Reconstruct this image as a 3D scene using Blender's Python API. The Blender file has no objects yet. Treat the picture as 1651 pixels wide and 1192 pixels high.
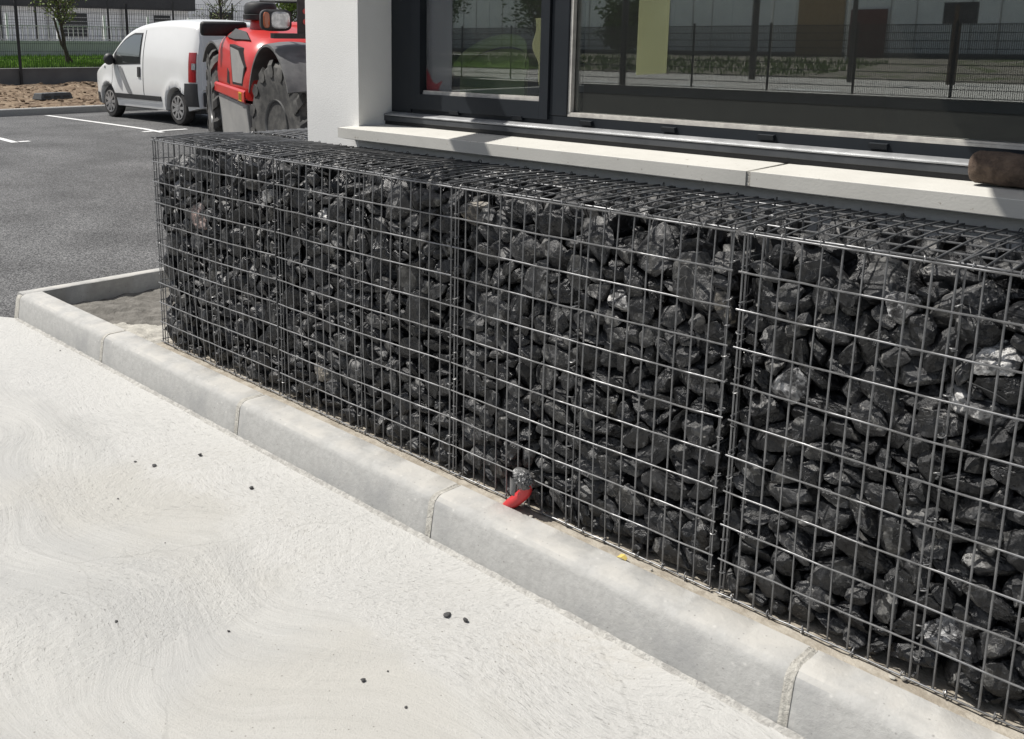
import bpy, bmesh, math, random
import numpy as np
from mathutils import Vector, Matrix, Quaternion, noise
R = math.radians
sc = bpy.context.scene
col = sc.collection

# ---------------------------------------------------------------- camera, sky, sun
def make_camera():
    yaw, pitch, roll = 0.801, 0.205, 0.006
    f = Vector((-math.sin(yaw)*math.cos(pitch), math.cos(yaw)*math.cos(pitch), -math.sin(pitch)))
    r = f.cross(Vector((0, 0, 1))).normalized(); u = r.cross(f)
    r2 = r*math.cos(roll) + u*math.sin(roll); u2 = u*math.cos(roll) - r*math.sin(roll)
    cd = bpy.data.cameras.new('camera'); cam = bpy.data.objects.new('camera', cd); col.objects.link(cam)
    m = Matrix((r2, u2, -f)).transposed().to_4x4(); m.translation = (4.239, -2.207, 1.464)
    cam.matrix_world = m
    cd.sensor_width = 36; cd.lens = 36*1545.92/1651
    cd.shift_x = 118.1/1651; cd.shift_y = -205.9/1651
    cd.clip_start = .05; cd.clip_end = 1000
    sc.camera = cam
make_camera()

SUN_EL, SUN_AZ = 57.0, 29.0           # light travels towards +X, +Y (azimuth of travel)
w = bpy.data.worlds.new("World"); sc.world = w; w.use_nodes = True
nt = w.node_tree
sky = nt.nodes.new('ShaderNodeTexSky'); sky.sky_type = 'NISHITA'; sky.sun_disc = False
sky.sun_elevation = R(SUN_EL); sky.sun_rotation = R(90-SUN_AZ+180); sky.air_density = 1.0; sky.dust_density = 2.0
bgn = nt.nodes['Background']; bgn.inputs['Strength'].default_value = .085
hs = nt.nodes.new('ShaderNodeHueSaturation'); hs.inputs['Saturation'].default_value = .55
nt.links.new(sky.outputs[0], hs.inputs['Color']); nt.links.new(hs.outputs[0], bgn.inputs[0])
sd = bpy.data.lights.new('sun', 'SUN'); sd.energy = 4.6; sd.angle = R(.53); sd.color = (1, .965, .91)
so = bpy.data.objects.new('sun', sd); col.objects.link(so)
tr = Vector((math.cos(R(SUN_EL))*math.cos(R(SUN_AZ)), math.cos(R(SUN_EL))*math.sin(R(SUN_AZ)), -math.sin(R(SUN_EL))))
so.rotation_euler = tr.to_track_quat('-Z', 'Y').to_euler(); so.location = (-6, -6, 12)
sc.view_settings.view_transform = 'Standard'; sc.view_settings.look = 'None'
sc.view_settings.exposure = .20; sc.view_settings.gamma = 1
sc.cycles.max_bounces = 8; sc.cycles.transparent_max_bounces = 12
sc.cycles.use_denoising = True; sc.cycles.denoising_prefilter = 'ACCURATE'
sc.cycles.caustics_reflective = False; sc.cycles.caustics_refractive = False

# ---------------------------------------------------------------- materials
def nd(t, typ, **kw):
    n = t.nodes.new(typ)
    for k, v in kw.items(): setattr(n, k, v)
    return n
def mat(name, c, rough=.6, c2=None, scale=5., metal=0., bump=0., bscale=60., bdist=.004, spec=.5, detail=6, lo=.35, hi=.65,
        c3=None, scale3=1.5, lo3=.45, hi3=.7, aniso=None, coat=0., rvar=0., distort=0., bump2=0., bscale2=300.):
    m = bpy.data.materials.new(name); m.use_nodes = True; t = m.node_tree
    b = t.nodes['Principled BSDF']
    b.inputs['Base Color'].default_value = (*c, 1); b.inputs['Roughness'].default_value = rough
    b.inputs['Metallic'].default_value = metal; b.inputs['Specular IOR Level'].default_value = spec
    b.inputs['Coat Weight'].default_value = coat; b.inputs['Coat Roughness'].default_value = .06
    tc = nd(t, 'ShaderNodeTexCoord')
    vec = tc.outputs['Object']
    if aniso:
        mp = nd(t, 'ShaderNodeMapping'); mp.inputs['Scale'].default_value = aniso
        t.links.new(vec, mp.inputs[0]); avec = mp.outputs[0]
    else: avec = vec
    def nz(sc_, v, det=detail, dis=0.):
        n = nd(t, 'ShaderNodeTexNoise'); n.inputs['Scale'].default_value = sc_; n.inputs['Detail'].default_value = det
        n.inputs['Distortion'].default_value = dis; n.inputs['Roughness'].default_value = .6
        t.links.new(v, n.inputs['Vector']); return n.outputs['Fac']
    def ramp(fac, a, b_):
        r = nd(t, 'ShaderNodeMapRange'); r.inputs[1].default_value = a; r.inputs[2].default_value = b_
        r.interpolation_type = 'SMOOTHSTEP'; t.links.new(fac, r.inputs[0]); return r.outputs[0]
    cur = None
    if c2:
        mx = nd(t, 'ShaderNodeMix', data_type='RGBA'); mx.inputs[6].default_value = (*c, 1); mx.inputs[7].default_value = (*c2, 1)
        t.links.new(ramp(nz(scale, vec, dis=distort), lo, hi), mx.inputs[0]); cur = mx.outputs[2]
    if c3:
        mx = nd(t, 'ShaderNodeMix', data_type='RGBA')
        if cur: t.links.new(cur, mx.inputs[6])
        else: mx.inputs[6].default_value = (*c, 1)
        mx.inputs[7].default_value = (*c3, 1)
        t.links.new(ramp(nz(scale3, vec, dis=distort), lo3, hi3), mx.inputs[0]); cur = mx.outputs[2]
    if cur: t.links.new(cur, b.inputs['Base Color'])
    if rvar:
        r = nd(t, 'ShaderNodeMapRange'); r.inputs[1].default_value = .3; r.inputs[2].default_value = .7
        r.inputs[3].default_value = rough-rvar; r.inputs[4].default_value = rough+rvar
        t.links.new(nz(scale*2.3, vec), r.inputs[0]); t.links.new(r.outputs[0], b.inputs['Roughness'])
    if bump:
        bp = nd(t, 'ShaderNodeBump'); bp.inputs['Strength'].default_value = bump; bp.inputs['Distance'].default_value = bdist
        t.links.new(nz(bscale, avec, dis=distort), bp.inputs['Height']); last = bp
        if bump2:
            b2 = nd(t, 'ShaderNodeBump'); b2.inputs['Strength'].default_value = bump2; b2.inputs['Distance'].default_value = bdist*.5
            t.links.new(nz(bscale2, vec, det=3), b2.inputs['Height']); t.links.new(bp.outputs[0], b2.inputs['Normal']); last = b2
        t.links.new(last.outputs[0], b.inputs['Normal'])
    return m

def glass_mat(name, base, k, tint, dust=.022):
    m = bpy.data.materials.new(name); m.use_nodes = True; t = m.node_tree; t.nodes.remove(t.nodes['Principled BSDF'])
    out = t.nodes['Material Output']
    tb = nd(t, 'ShaderNodeBsdfTransparent'); tb.inputs[0].default_value = (*tint, 1)
    gb = nd(t, 'ShaderNodeBsdfGlossy'); gb.inputs['Roughness'].default_value = .012; gb.inputs[0].default_value = (.93, .96, .95, 1)
    fr = nd(t, 'ShaderNodeLayerWeight'); fr.inputs['Blend'].default_value = .5
    pw = nd(t, 'ShaderNodeMath', operation='POWER'); pw.inputs[1].default_value = 2.5; t.links.new(fr.outputs['Facing'], pw.inputs[0])
    ma = nd(t, 'ShaderNodeMath', operation='MULTIPLY_ADD', use_clamp=True); ma.inputs[1].default_value = k; ma.inputs[2].default_value = base
    mx = nd(t, 'ShaderNodeMixShader')
    t.links.new(pw.outputs[0], ma.inputs[0]); t.links.new(ma.outputs[0], mx.inputs[0])
    t.links.new(tb.outputs[0], mx.inputs[1]); t.links.new(gb.outputs[0], mx.inputs[2]); df = nd(t, 'ShaderNodeBsdfDiffuse'); df.inputs[0].default_value = (.55, .54, .50, 1); m2 = nd(t, 'ShaderNodeMixShader'); m2.inputs[0].default_value = dust
    t.links.new(mx.outputs[0], m2.inputs[1]); t.links.new(df.outputs[0], m2.inputs[2]); t.links.new(m2.outputs[0], out.inputs[0])
    return m

def nzv(t, vec):
    n = nd(t, 'ShaderNodeTexNoise'); n.inputs['Scale'].default_value = 4.; n.inputs['Detail'].default_value = 6; t.links.new(vec, n.inputs['Vector'])
    m = nd(t, 'ShaderNodeVectorMath', operation='MULTIPLY_ADD'); m.inputs[1].default_value = (.22, .22, 0); t.links.new(n.outputs['Color'], m.inputs[0]); t.links.new(vec, m.inputs[2]); return m.outputs[0]
def concrete_floor():
    m = bpy.data.materials.new('trowelled_concrete'); m.use_nodes = True; t = m.node_tree; b = t.nodes['Principled BSDF']
    b.inputs['Roughness'].default_value = .85; b.inputs['Specular IOR Level'].default_value = .25
    tc = nd(t, 'ShaderNodeTexCoord'); vec = tc.outputs['Object']
    def nz(s, v, det=5, ro=.6, dis=0.):
        n = nd(t, 'ShaderNodeTexNoise'); n.inputs['Scale'].default_value = s; n.inputs['Detail'].default_value = det
        n.inputs['Roughness'].default_value = ro; n.inputs['Distortion'].default_value = dis
        t.links.new(v, n.inputs['Vector']); return n
    def mr(f, a, b_, c=0., d=1.):
        r = nd(t, 'ShaderNodeMapRange'); r.inputs[1].default_value = a; r.inputs[2].default_value = b_; r.inputs[3].default_value = c; r.inputs[4].default_value = d
        r.interpolation_type = 'SMOOTHSTEP'; t.links.new(f, r.inputs[0]); return r.outputs[0]
    def mth(op, a, b_):
        n = nd(t, 'ShaderNodeMath', operation=op)
        for i, x in enumerate((a, b_)):
            if isinstance(x, (int, float)): n.inputs[i].default_value = x
            else: t.links.new(x, n.inputs[i])
        return n.outputs[0]
    def mix(f, a, c):
        n = nd(t, 'ShaderNodeMix', data_type='RGBA')
        t.links.new(f, n.inputs[0])
        if isinstance(a, tuple): n.inputs[6].default_value = (*a, 1)
        else: t.links.new(a, n.inputs[6])
        n.inputs[7].default_value = (*c, 1); return n.outputs[2]
    def mapped(v, s, rot=0.):
        mp = nd(t, 'ShaderNodeMapping'); mp.inputs['Scale'].default_value = s; mp.inputs['Rotation'].default_value = (0, 0, R(rot)); t.links.new(v, mp.inputs[0]); return mp.outputs[0]
    # swirl: warp coordinates by a slow noise, then stretch -> arcs left by the float
    warp = nz(.55, vec, 2)
    sc1 = nd(t, 'ShaderNodeVectorMath', operation='SCALE'); sc1.inputs['Scale'].default_value = 1.6
    t.links.new(warp.outputs['Color'], sc1.inputs[0])
    add = nd(t, 'ShaderNodeVectorMath', operation='ADD'); t.links.new(vec, add.inputs[0]); t.links.new(sc1.outputs[0], add.inputs[1]); aw = add.outputs[0]
    smear = nz(1.0, mapped(aw, (1.1, 4.5, 1), 25), 7, .62).outputs['Fac']
    lines = nz(1.0, mapped(aw, (46, 260, 10), 25), 4, .6).outputs['Fac']
    patch = nz(1.2, aw, 4).outputs['Fac']
    grain = nz(210, vec, 5, .75).outputs['Fac']; mid = nz(38, aw, 5, .7).outputs['Fac']
    sp = nd(t, 'ShaderNodeSeparateXYZ'); t.links.new(vec, sp.inputs[0])
    wob = nz(2.2, vec, 4).outputs['Fac']
    band = mr(mth('ADD', sp.outputs[1], mth('MULTIPLY', wob, .55)), -.42, -.28)         # rougher, paler strip worked by hand along the kerb
    rough = mth('MAXIMUM', mr(patch, .46, .60, .12, 1.), band)
    sweep = nz(1.0, mapped(aw, (3.5, 75, 1), 25), 5, .6).outputs['Fac']                 # fine arcs of the trowel
    cut = mr(lines, .60, .74)                                                          # sparse short scratches
    h = mth('ADD', mth('MULTIPLY', grain, .48), mth('MULTIPLY', mth('MULTIPLY', mid, rough), 1.2))
    h = mth('ADD', h, mth('MULTIPLY', sweep, .45))
    h = mth('SUBTRACT', h, mth('MULTIPLY', mth('MULTIPLY', cut, rough), .40))
    bp = nd(t, 'ShaderNodeBump'); bp.inputs['Strength'].default_value = .8; bp.inputs['Distance'].default_value = .0065
    t.links.new(h, bp.inputs['Height']); t.links.new(bp.outputs[0], b.inputs['Normal'])
    c = mix(mr(smear, .34, .66), (.48, .475, .452), (.415, .413, .398))
    c = mix(mr(sweep, .50, .68, 0, .38), c, (.36, .357, .342)); c = mix(mr(sweep, .44, .30, 0, .35), c, (.54, .535, .515))
    c = mix(mr(nz(.9, aw, 5).outputs['Fac'], .52, .70, 0, .45), c, (.445, .428, .385))
    c = mix(mr(nz(.5, vec, 3, .5, 1.).outputs['Fac'], .66, .80, 0, .45), c, (.47, .415, .33))
    c = mix(mth('MULTIPLY', band, mr(mid, .3, .6, .35, .9)), c, (.515, .51, .49))
    c = mix(mr(mid, .56, .74, 0, .40), c, (.40, .395, .375))
    c = mix(mr(grain, .52, .68, 0, .5), c, (.31, .305, .29))
    c = mix(mth('MULTIPLY', mth('MULTIPLY', cut, rough), .45), c, (.32, .315, .30))
    v = nd(t, 'ShaderNodeTexVoronoi'); v.inputs['Scale'].default_value = 30; t.links.new(vec, v.inputs['Vector'])
    c = mix(mr(v.outputs['Distance'], .05, .10, .7, 0), c, (.20, .19, .17))
    # a hairline crack
    cv = nd(t, 'ShaderNodeTexVoronoi', feature='DISTANCE_TO_EDGE'); cv.inputs['Scale'].default_value = .42; t.links.new(nzv(t, vec), cv.inputs['Vector'])
    c = mix(mr(cv.outputs['Distance'], .0003, .0011, .20, 0), c, (.24, .235, .22))
    t.links.new(c, b.inputs['Base Color'])
    return m

def asphalt_mat():
    m = bpy.data.materials.new('asphalt'); m.use_nodes = True; t = m.node_tree; b = t.nodes['Principled BSDF']
    b.inputs['Roughness'].default_value = .75; b.inputs['Specular IOR Level'].default_value = .3
    tc = nd(t, 'ShaderNodeTexCoord')
    v = nd(t, 'ShaderNodeTexVoronoi'); v.inputs['Scale'].default_value = 125; t.links.new(tc.outputs['Object'], v.inputs['Vector'])
    n = nd(t, 'ShaderNodeTexNoise'); n.inputs['Scale'].default_value = 1.3; n.inputs['Detail'].default_value = 7; t.links.new(tc.outputs['Object'], n.inputs['Vector'])
    n2 = nd(t, 'ShaderNodeTexNoise'); n2.inputs['Scale'].default_value = 110; n2.inputs['Detail'].default_value = 4; t.links.new(tc.outputs['Object'], n2.inputs['Vector'])
    cr = nd(t, 'ShaderNodeValToRGB'); cr.color_ramp.elements[0].color = (.045, .045, .046, 1); cr.color_ramp.elements[1].color = (.215, .215, .213, 1)
    cr.color_ramp.elements[0].position = .25; cr.color_ramp.elements[1].position = .95
    sep = nd(t, 'ShaderNodeSeparateColor'); t.links.new(v.outputs['Color'], sep.inputs[0]); t.links.new(sep.outputs[0], cr.inputs[0])
    mx = nd(t, 'ShaderNodeMix', data_type='RGBA', blend_type='MULTIPLY'); mx.inputs[0].default_value = 1
    mr = nd(t, 'ShaderNodeMapRange'); mr.inputs[1].default_value = .3; mr.inputs[2].default_value = .7; mr.inputs[3].default_value = .62; mr.inputs[4].default_value = 1.12
    t.links.new(n.outputs[0], mr.inputs[0]); t.links.new(cr.outputs[0], mx.inputs[6]); t.links.new(mr.outputs[0], mx.inputs[7]); t.links.new(mx.outputs[2], b.inputs['Base Color'])
    bp = nd(t, 'ShaderNodeBump'); bp.inputs['Strength'].default_value = .7; bp.inputs['Distance'].default_value = .006
    t.links.new(n2.outputs[0], bp.inputs['Height']); t.links.new(bp.outputs[0], b.inputs['Normal'])
    return m

def stone_mat(name, attr=False, pale=None):
    m = bpy.data.materials.new(name); m.use_nodes = True; t = m.node_tree; b = t.nodes['Principled BSDF']
    tc = nd(t, 'ShaderNodeTexCoord'); vec = tc.outputs['Object']
    if attr:
        a = nd(t, 'ShaderNodeAttribute', attribute_name='tone'); rnd_ = a.outputs['Fac']
    else:
        a = nd(t, 'ShaderNodeObjectInfo'); rnd_ = a.outputs['Random']
    k = 15. if attr else 1.                       # loose stones share mesh space of about radius 1, merged ones are metres
    wv = nd(t, 'ShaderNodeVectorMath', operation='ADD'); t.links.new(vec, wv.inputs[0])
    cm = nd(t, 'ShaderNodeCombineXYZ'); mu = nd(t, 'ShaderNodeMath', operation='MULTIPLY'); mu.inputs[1].default_value = 40.; t.links.new(rnd_, mu.inputs[0])
    t.links.new(mu.outputs[0], cm.inputs[0]); t.links.new(cm.outputs[0], wv.inputs[1]); vec = wv.outputs[0]
    def nz(s, det=6, ro=.62, dis=0.):
        n = nd(t, 'ShaderNodeTexNoise'); n.inputs['Scale'].default_value = s*k; n.inputs['Detail'].default_value = det
        n.inputs['Roughness'].default_value = ro; n.inputs['Distortion'].default_value = dis; t.links.new(vec, n.inputs['Vector']); return n.outputs['Fac']
    def mr(f, a_, b_, c=0., d=1.):
        r = nd(t, 'ShaderNodeMapRange'); r.inputs[1].default_value = a_; r.inputs[2].default_value = b_; r.inputs[3].default_value = c; r.inputs[4].default_value = d
        t.links.new(f, r.inputs[0]); return r.outputs[0]
    def mix(f, a_, c):
        n = nd(t, 'ShaderNodeMix', data_type='RGBA'); t.links.new(f, n.inputs[0])
        if isinstance(a_, tuple): n.inputs[6].default_value = (*a_, 1)
        else: t.links.new(a_, n.inputs[6])
        n.inputs[7].default_value = (*c, 1); return n.outputs[2]
    if pale:
        c = mix(mr(nz(1.3, 7, .65, .8), .40, .54), pale, (.05, .05, .052))
        c = mix(mr(nz(3.5, 5), .56, .70), c, tuple(min(.8, x*1.35) for x in pale))
    else:
        c = mix(mr(nz(1.4), .35, .7), (.0065, .0068, .0077), (.021, .0215, .0232))
        c = mix(mr(rnd_, .55, 1.0, 0, .5), c, (.085, .085, .087))
        vein = nd(t, 'ShaderNodeMath', operation='ABSOLUTE'); sb = nd(t, 'ShaderNodeMath', operation='SUBTRACT'); sb.inputs[1].default_value = .5
        t.links.new(nz(1.0, 3, .5, 1.2), sb.inputs[0]); t.links.new(sb.outputs[0], vein.inputs[0])
        vm = nd(t, 'ShaderNodeMath', operation='MULTIPLY'); t.links.new(mr(vein.outputs[0], .0, .010, .8, 0), vm.inputs[0]); t.links.new(mr(rnd_, .70, .78), vm.inputs[1])
        c = mix(vm.outputs[0], c, (.34, .33, .31))
        dust = nd(t, 'ShaderNodeMath', operation='MULTIPLY'); t.links.new(mr(nz(2.6, 7, .7), .60, .74, 0, .55), dust.inputs[0])
        t.links.new(mr(rnd_, .1, .9, .3, 1), dust.inputs[1]); c = mix(dust.outputs[0], c, (.14, .138, .132))
    t.links.new(c, b.inputs['Base Color'])
    ra = nd(t, 'ShaderNodeMath', operation='MULTIPLY_ADD'); ra.inputs[1].default_value = .22; t.links.new(rnd_, ra.inputs[0]); t.links.new(mr(nz(2.2), .3, .7, .18, .44), ra.inputs[2]); t.links.new(ra.outputs[0], b.inputs['Roughness'])
    b.inputs['Specular IOR Level'].default_value = .62
    # flaky fracture: crumpled noise plus small facets
    vo = nd(t, 'ShaderNodeTexVoronoi', feature='F1', distance='EUCLIDEAN'); vo.inputs['Scale'].default_value = 3.6*k
    wn = nd(t, 'ShaderNodeTexNoise'); wn.inputs['Scale'].default_value = 3.0*k; wn.inputs['Detail'].default_value = 3; t.links.new(vec, wn.inputs['Vector'])
    sc2 = nd(t, 'ShaderNodeVectorMath', operation='MULTIPLY_ADD'); sc2.inputs[1].default_value = (.35/k*1.,)*3; t.links.new(wn.outputs['Color'], sc2.inputs[0]); t.links.new(vec, sc2.inputs[2])
    t.links.new(sc2.outputs[0], vo.inputs['Vector'])
    am = nd(t, 'ShaderNodeMath', operation='MULTIPLY_ADD'); am.inputs[1].default_value = .3; t.links.new(vo.outputs['Distance'], am.inputs[0]); t.links.new(nz(4.2, 9, .70, .5), am.inputs[2])
    # flat fracture faces: every cell tips the surface its own way
    geo = nd(t, 'ShaderNodeNewGeometry'); nrm = geo.outputs['Normal']
    for fs, am_ in ((1.7, .80), (4.4, .42)):
        v2 = nd(t, 'ShaderNodeTexVoronoi', feature='F1'); v2.inputs['Scale'].default_value = fs*k; t.links.new(sc2.outputs[0], v2.inputs['Vector'])
        su = nd(t, 'ShaderNodeVectorMath', operation='SUBTRACT'); su.inputs[1].default_value = (.5, .5, .5); t.links.new(v2.outputs['Color'], su.inputs[0])
        ml = nd(t, 'ShaderNodeVectorMath', operation='MULTIPLY_ADD'); ml.inputs[1].default_value = (am_,)*3; t.links.new(su.outputs[0], ml.inputs[0]); t.links.new(nrm, ml.inputs[2])
        nm_ = nd(t, 'ShaderNodeVectorMath', operation='NORMALIZE'); t.links.new(ml.outputs[0], nm_.inputs[0]); nrm = nm_.outputs[0]
        if fs < 2 and not pale:                          # a few fracture faces of paler mineral
            ss = nd(t, 'ShaderNodeSeparateColor'); t.links.new(v2.outputs['Color'], ss.inputs[0])
            mm = nd(t, 'ShaderNodeMath', operation='MULTIPLY'); t.links.new(mr(ss.outputs[1], .84, .86), mm.inputs[0]); t.links.new(mr(nz(3.1, 6, .7), .42, .58, .25, 1), mm.inputs[1])
            c = mix(mm.outputs[0], c, (.16, .158, .152)); t.links.new(c, b.inputs['Base Color'])
    bp = nd(t, 'ShaderNodeBump'); bp.inputs['Strength'].default_value = .8; bp.inputs['Distance'].default_value = .006
    t.links.new(nrm, bp.inputs['Normal'])
    t.links.new(am.outputs[0], bp.inputs['Height']); t.links.new(bp.outputs[0], b.inputs['Normal'])
    return m

M = {}
M['asphalt'] = asphalt_mat()
M['floor'] = concrete_floor()
M['kerb'] = mat('kerb_concrete', (.365, .362, .348), .85, (.41, .407, .392), 38, bump=.55, bscale=70, bdist=.004, c3=(.32, .32, .313), scale3=4.4, lo3=.5, hi3=.72, spec=.25, bump2=.35, bscale2=420)
def dust_lit_top(m, c, amt):
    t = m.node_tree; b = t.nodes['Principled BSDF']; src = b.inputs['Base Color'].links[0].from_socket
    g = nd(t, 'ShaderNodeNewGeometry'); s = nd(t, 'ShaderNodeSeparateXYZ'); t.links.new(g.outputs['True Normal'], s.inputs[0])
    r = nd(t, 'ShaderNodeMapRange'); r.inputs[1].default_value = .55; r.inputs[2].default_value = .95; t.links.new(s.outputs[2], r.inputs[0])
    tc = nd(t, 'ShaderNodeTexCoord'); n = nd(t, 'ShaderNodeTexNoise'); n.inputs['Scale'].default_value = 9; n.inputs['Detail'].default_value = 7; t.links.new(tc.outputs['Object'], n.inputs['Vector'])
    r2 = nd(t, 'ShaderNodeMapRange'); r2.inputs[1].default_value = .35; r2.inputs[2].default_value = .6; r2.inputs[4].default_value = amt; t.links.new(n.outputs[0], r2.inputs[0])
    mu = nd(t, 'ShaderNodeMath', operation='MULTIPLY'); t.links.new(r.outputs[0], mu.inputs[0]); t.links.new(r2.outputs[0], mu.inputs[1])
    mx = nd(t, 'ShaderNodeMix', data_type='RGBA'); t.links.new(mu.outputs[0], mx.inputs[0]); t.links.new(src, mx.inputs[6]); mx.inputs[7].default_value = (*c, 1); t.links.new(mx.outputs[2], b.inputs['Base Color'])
def specks(m, scale, r0, r1, c, amt):
    t = m.node_tree; b = t.nodes['Principled BSDF']; src = b.inputs['Base Color'].links[0].from_socket
    tc = nd(t, 'ShaderNodeTexCoord'); v = nd(t, 'ShaderNodeTexVoronoi'); v.inputs['Scale'].default_value = scale; t.links.new(tc.outputs['Object'], v.inputs['Vector'])
    se = nd(t, 'ShaderNodeSeparateColor'); t.links.new(v.outputs['Color'], se.inputs[0])
    th = nd(t, 'ShaderNodeMath', operation='MULTIPLY'); t.links.new(se.outputs[0], th.inputs[0]); th.inputs[1].default_value = r1
    lt = nd(t, 'ShaderNodeMapRange'); t.links.new(v.outputs['Distance'], lt.inputs[0]); lt.inputs[1].default_value = r0; t.links.new(th.outputs[0], lt.inputs[2]); lt.inputs[3].default_value = amt; lt.inputs[4].default_value = 0
    mx = nd(t, 'ShaderNodeMix', data_type='RGBA'); t.links.new(lt.outputs[0], mx.inputs[0]); t.links.new(src, mx.inputs[6]); mx.inputs[7].default_value = (*c, 1); t.links.new(mx.outputs[2], b.inputs['Base Color'])
dust_lit_top(M['kerb'], (.50, .485, .45), .8)                 # cement dust tint on upper faces; also paints in the lit top's extra brightness
M['slurry'] = mat('cement_slurry', (.47, .46, .43), .95, (.33, .32, .30), 45, bump=1., bscale=90, bdist=.008, spec=.1)
M['mortar'] = mat('joint_mortar', (.50, .485, .44), .95, (.38, .365, .33), 55, bump=1., bscale=130, bdist=.006, spec=.1)
M['bed'] = mat('mortar_bed', (.42, .385, .325), .95, (.30, .265, .215), 22, bump=.9, bscale=80, bdist=.006, spec=.1)
M['soil'] = mat('damp_soil', (.135, .128, .115), .95, (.20, .19, .172), 14, bump=1., bscale=45, bdist=.012, spec=.1)
M['lightsoil'] = mat('dry_sand', (.47, .45, .40), .95, (.34, .325, .29), 16, bump=1., bscale=50, bdist=.010, spec=.1)
M['plaster'] = mat('white_plaster', (.84, .835, .81), .9, (.80, .795, .77), 3, bump=.32, bscale=170, bdist=.004, spec=.2)
M['sill'] = mat('cast_sill', (.56, .548, .505), .8, (.60, .587, .543), 6, bump=.25, bscale=120, bdist=.002, c3=(.40, .37, .32), scale3=42, lo3=.66, hi3=.72, spec=.3)
specks(M['sill'], 30, .0, .16, (.25, .23, .20), .7)
M['frame'] = mat('anthracite_frame', (.015, .0185, .023), .5, (.018, .0215, .026), 4, spec=.28, bump=.05, bscale=300, bdist=.001)
M['gasket'] = mat('black_gasket', (.008, .008, .009), .6, (.014, .014, .015), 20)
M['alu'] = mat('bare_aluminium', (.44, .445, .45), .48, (.30, .305, .31), 9, metal=.4, bump=.12, bscale=14, bdist=.003, aniso=(1, 12, 12), rvar=.08)
M['railface_shaded'] = mat('rail_front', (.060, .064, .070), .42, (.080, .084, .090), 6, metal=.3)  # same aluminium as the rail top; its shade is put into this colour
M['bead'] = mat('pale_seal', (.60, .58, .53), .6, (.45, .43, .40), 30)
M['glass'] = glass_mat('window_glass', .21, .8, (.86, .90, .88))
M['wire'] = mat('galvanised_wire', (.17, .172, .176), .42, (.23, .232, .236), 40, metal=.6, rvar=.1)
M['ring'] = mat('bright_clip_wire', (.26, .26, .26), .4, (.18, .18, .18), 60, metal=.4)
M['stone'] = stone_mat('charcoal_stone'); M['stones'] = stone_mat('charcoal_stones', True)
M['pale_white'] = stone_mat('veined_white_stone', False, (.64, .63, .61))
M['pale_beige'] = stone_mat('beige_stone', False, (.27, .245, .205))
M['pale_grey'] = stone_mat('pale_grey_stone', False, (.38, .38, .38))
M['pale_pink'] = stone_mat('pinkish_stone', False, (.40, .30, .27))
M['redpipe'] = mat('red_conduit', (.55, .035, .04), .35, (.48, .03, .035), 12, bump=.1, bscale=60)
M['tape'] = mat('grey_duct_tape', (.17, .17, .17), .34, (.11, .11, .11), 20, metal=.1, bump=.7, bscale=55, bdist=.006)
M['brown'] = mat('brown_felt', (.085, .058, .043), .95, (.16, .115, .085), 11, bump=1., bscale=38, bdist=.016, c3=(.040, .028, .022), scale3=7)
M['line'] = mat('road_paint', (.74, .74, .73), .7, (.60, .60, .59), 25, bump=.3, bscale=120, bdist=.003)
M['pave'] = mat('light_paving', (.55, .53, .50), .9, (.46, .445, .42), 1.2, bump=.4, bscale=30)
def film_mat(name, c, a):
    m = mat(name, c, .45, tuple(x*.9 for x in c), 3); t = m.node_tree; b = t.nodes['Principled BSDF']; out = t.nodes['Material Output']
    tb = nd(t, 'ShaderNodeBsdfTransparent'); mx = nd(t, 'ShaderNodeMixShader'); mx.inputs[0].default_value = a
    t.links.new(tb.outputs[0], mx.inputs[1]); t.links.new(b.outputs[0], mx.inputs[2]); t.links.new(mx.outputs[0], out.inputs[0]); return m
M['sheet'] = film_mat('grey_film', (.24, .25, .26), .42)
M['redfilm'] = film_mat('red_film', (.30, .05, .06), .45)
M['limesheet'] = film_mat('lime_film', (.27, .285, .15), .42)
M['dirt'] = mat('bare_dirt', (.24, .18, .125), .98, (.14, .10, .07), 3, bump=1., bscale=14, bdist=.04, spec=.1, c3=(.36, .29, .21), scale3=9, lo3=.5, hi3=.7)
M['dirtclod'] = mat('soil_clod', (.20, .145, .10), .98, (.09, .065, .045), 2, spec=.1)
M['gravel'] = mat('rubble_verge', (.20, .18, .15), .98, (.32, .30, .27), 9, bump=1., bscale=10, bdist=.06, spec=.1, c3=(.10, .13, .05), scale3=.8)
M['yard'] = mat('dark_yard_asphalt', (.030, .030, .030), .85, (.042, .042, .040), 3, spec=0.)
M['grass'] = mat('grass_ground', (.085, .16, .022), .95, (.13, .22, .03), 2.5, bump=1., bscale=40, bdist=.04, spec=.1)
M['blade'] = mat('grass_blade', (.10, .20, .025), .8, (.16, .27, .04), 1.2, spec=.2)
M['lowwall'] = mat('grey_render', (.16, .16, .16), .9, (.125, .125, .126), 1.2, bump=.3, bscale=60)
M['farwall'] = mat('pale_grey_block', (.54, .53, .52), .9, (.46, .455, .45), 1.5, bump=.3, bscale=30)
M['white'] = mat('white_cladding', (.90, .90, .91), .7, (.85, .85, .86), .8)
M['fascia'] = mat('dark_fascia', (.028, .028, .032), .6, (.036, .036, .04), 2)
M['dark'] = mat('dark_opening', (.02, .021, .024), .3, (.03, .031, .034), 2)
M['clad'] = mat('grey_cladding', (.84, .88, .89), .65, (.78, .82, .83), .9)
specks(M['kerb'], 46, .0, .20, (.16, .155, .145), .75); specks(M['kerb'], 27, .0, .22, (.60, .59, .56), .55)
M['rawwall'] = mat('raw_concrete', (.50, .48, .44), .9, (.43, .41, .38), 4, bump=.3, bscale=60)
M['maroon'] = mat('maroon_door', (.10, .015, .02), .6, (.075, .012, .016), 3)
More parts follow.
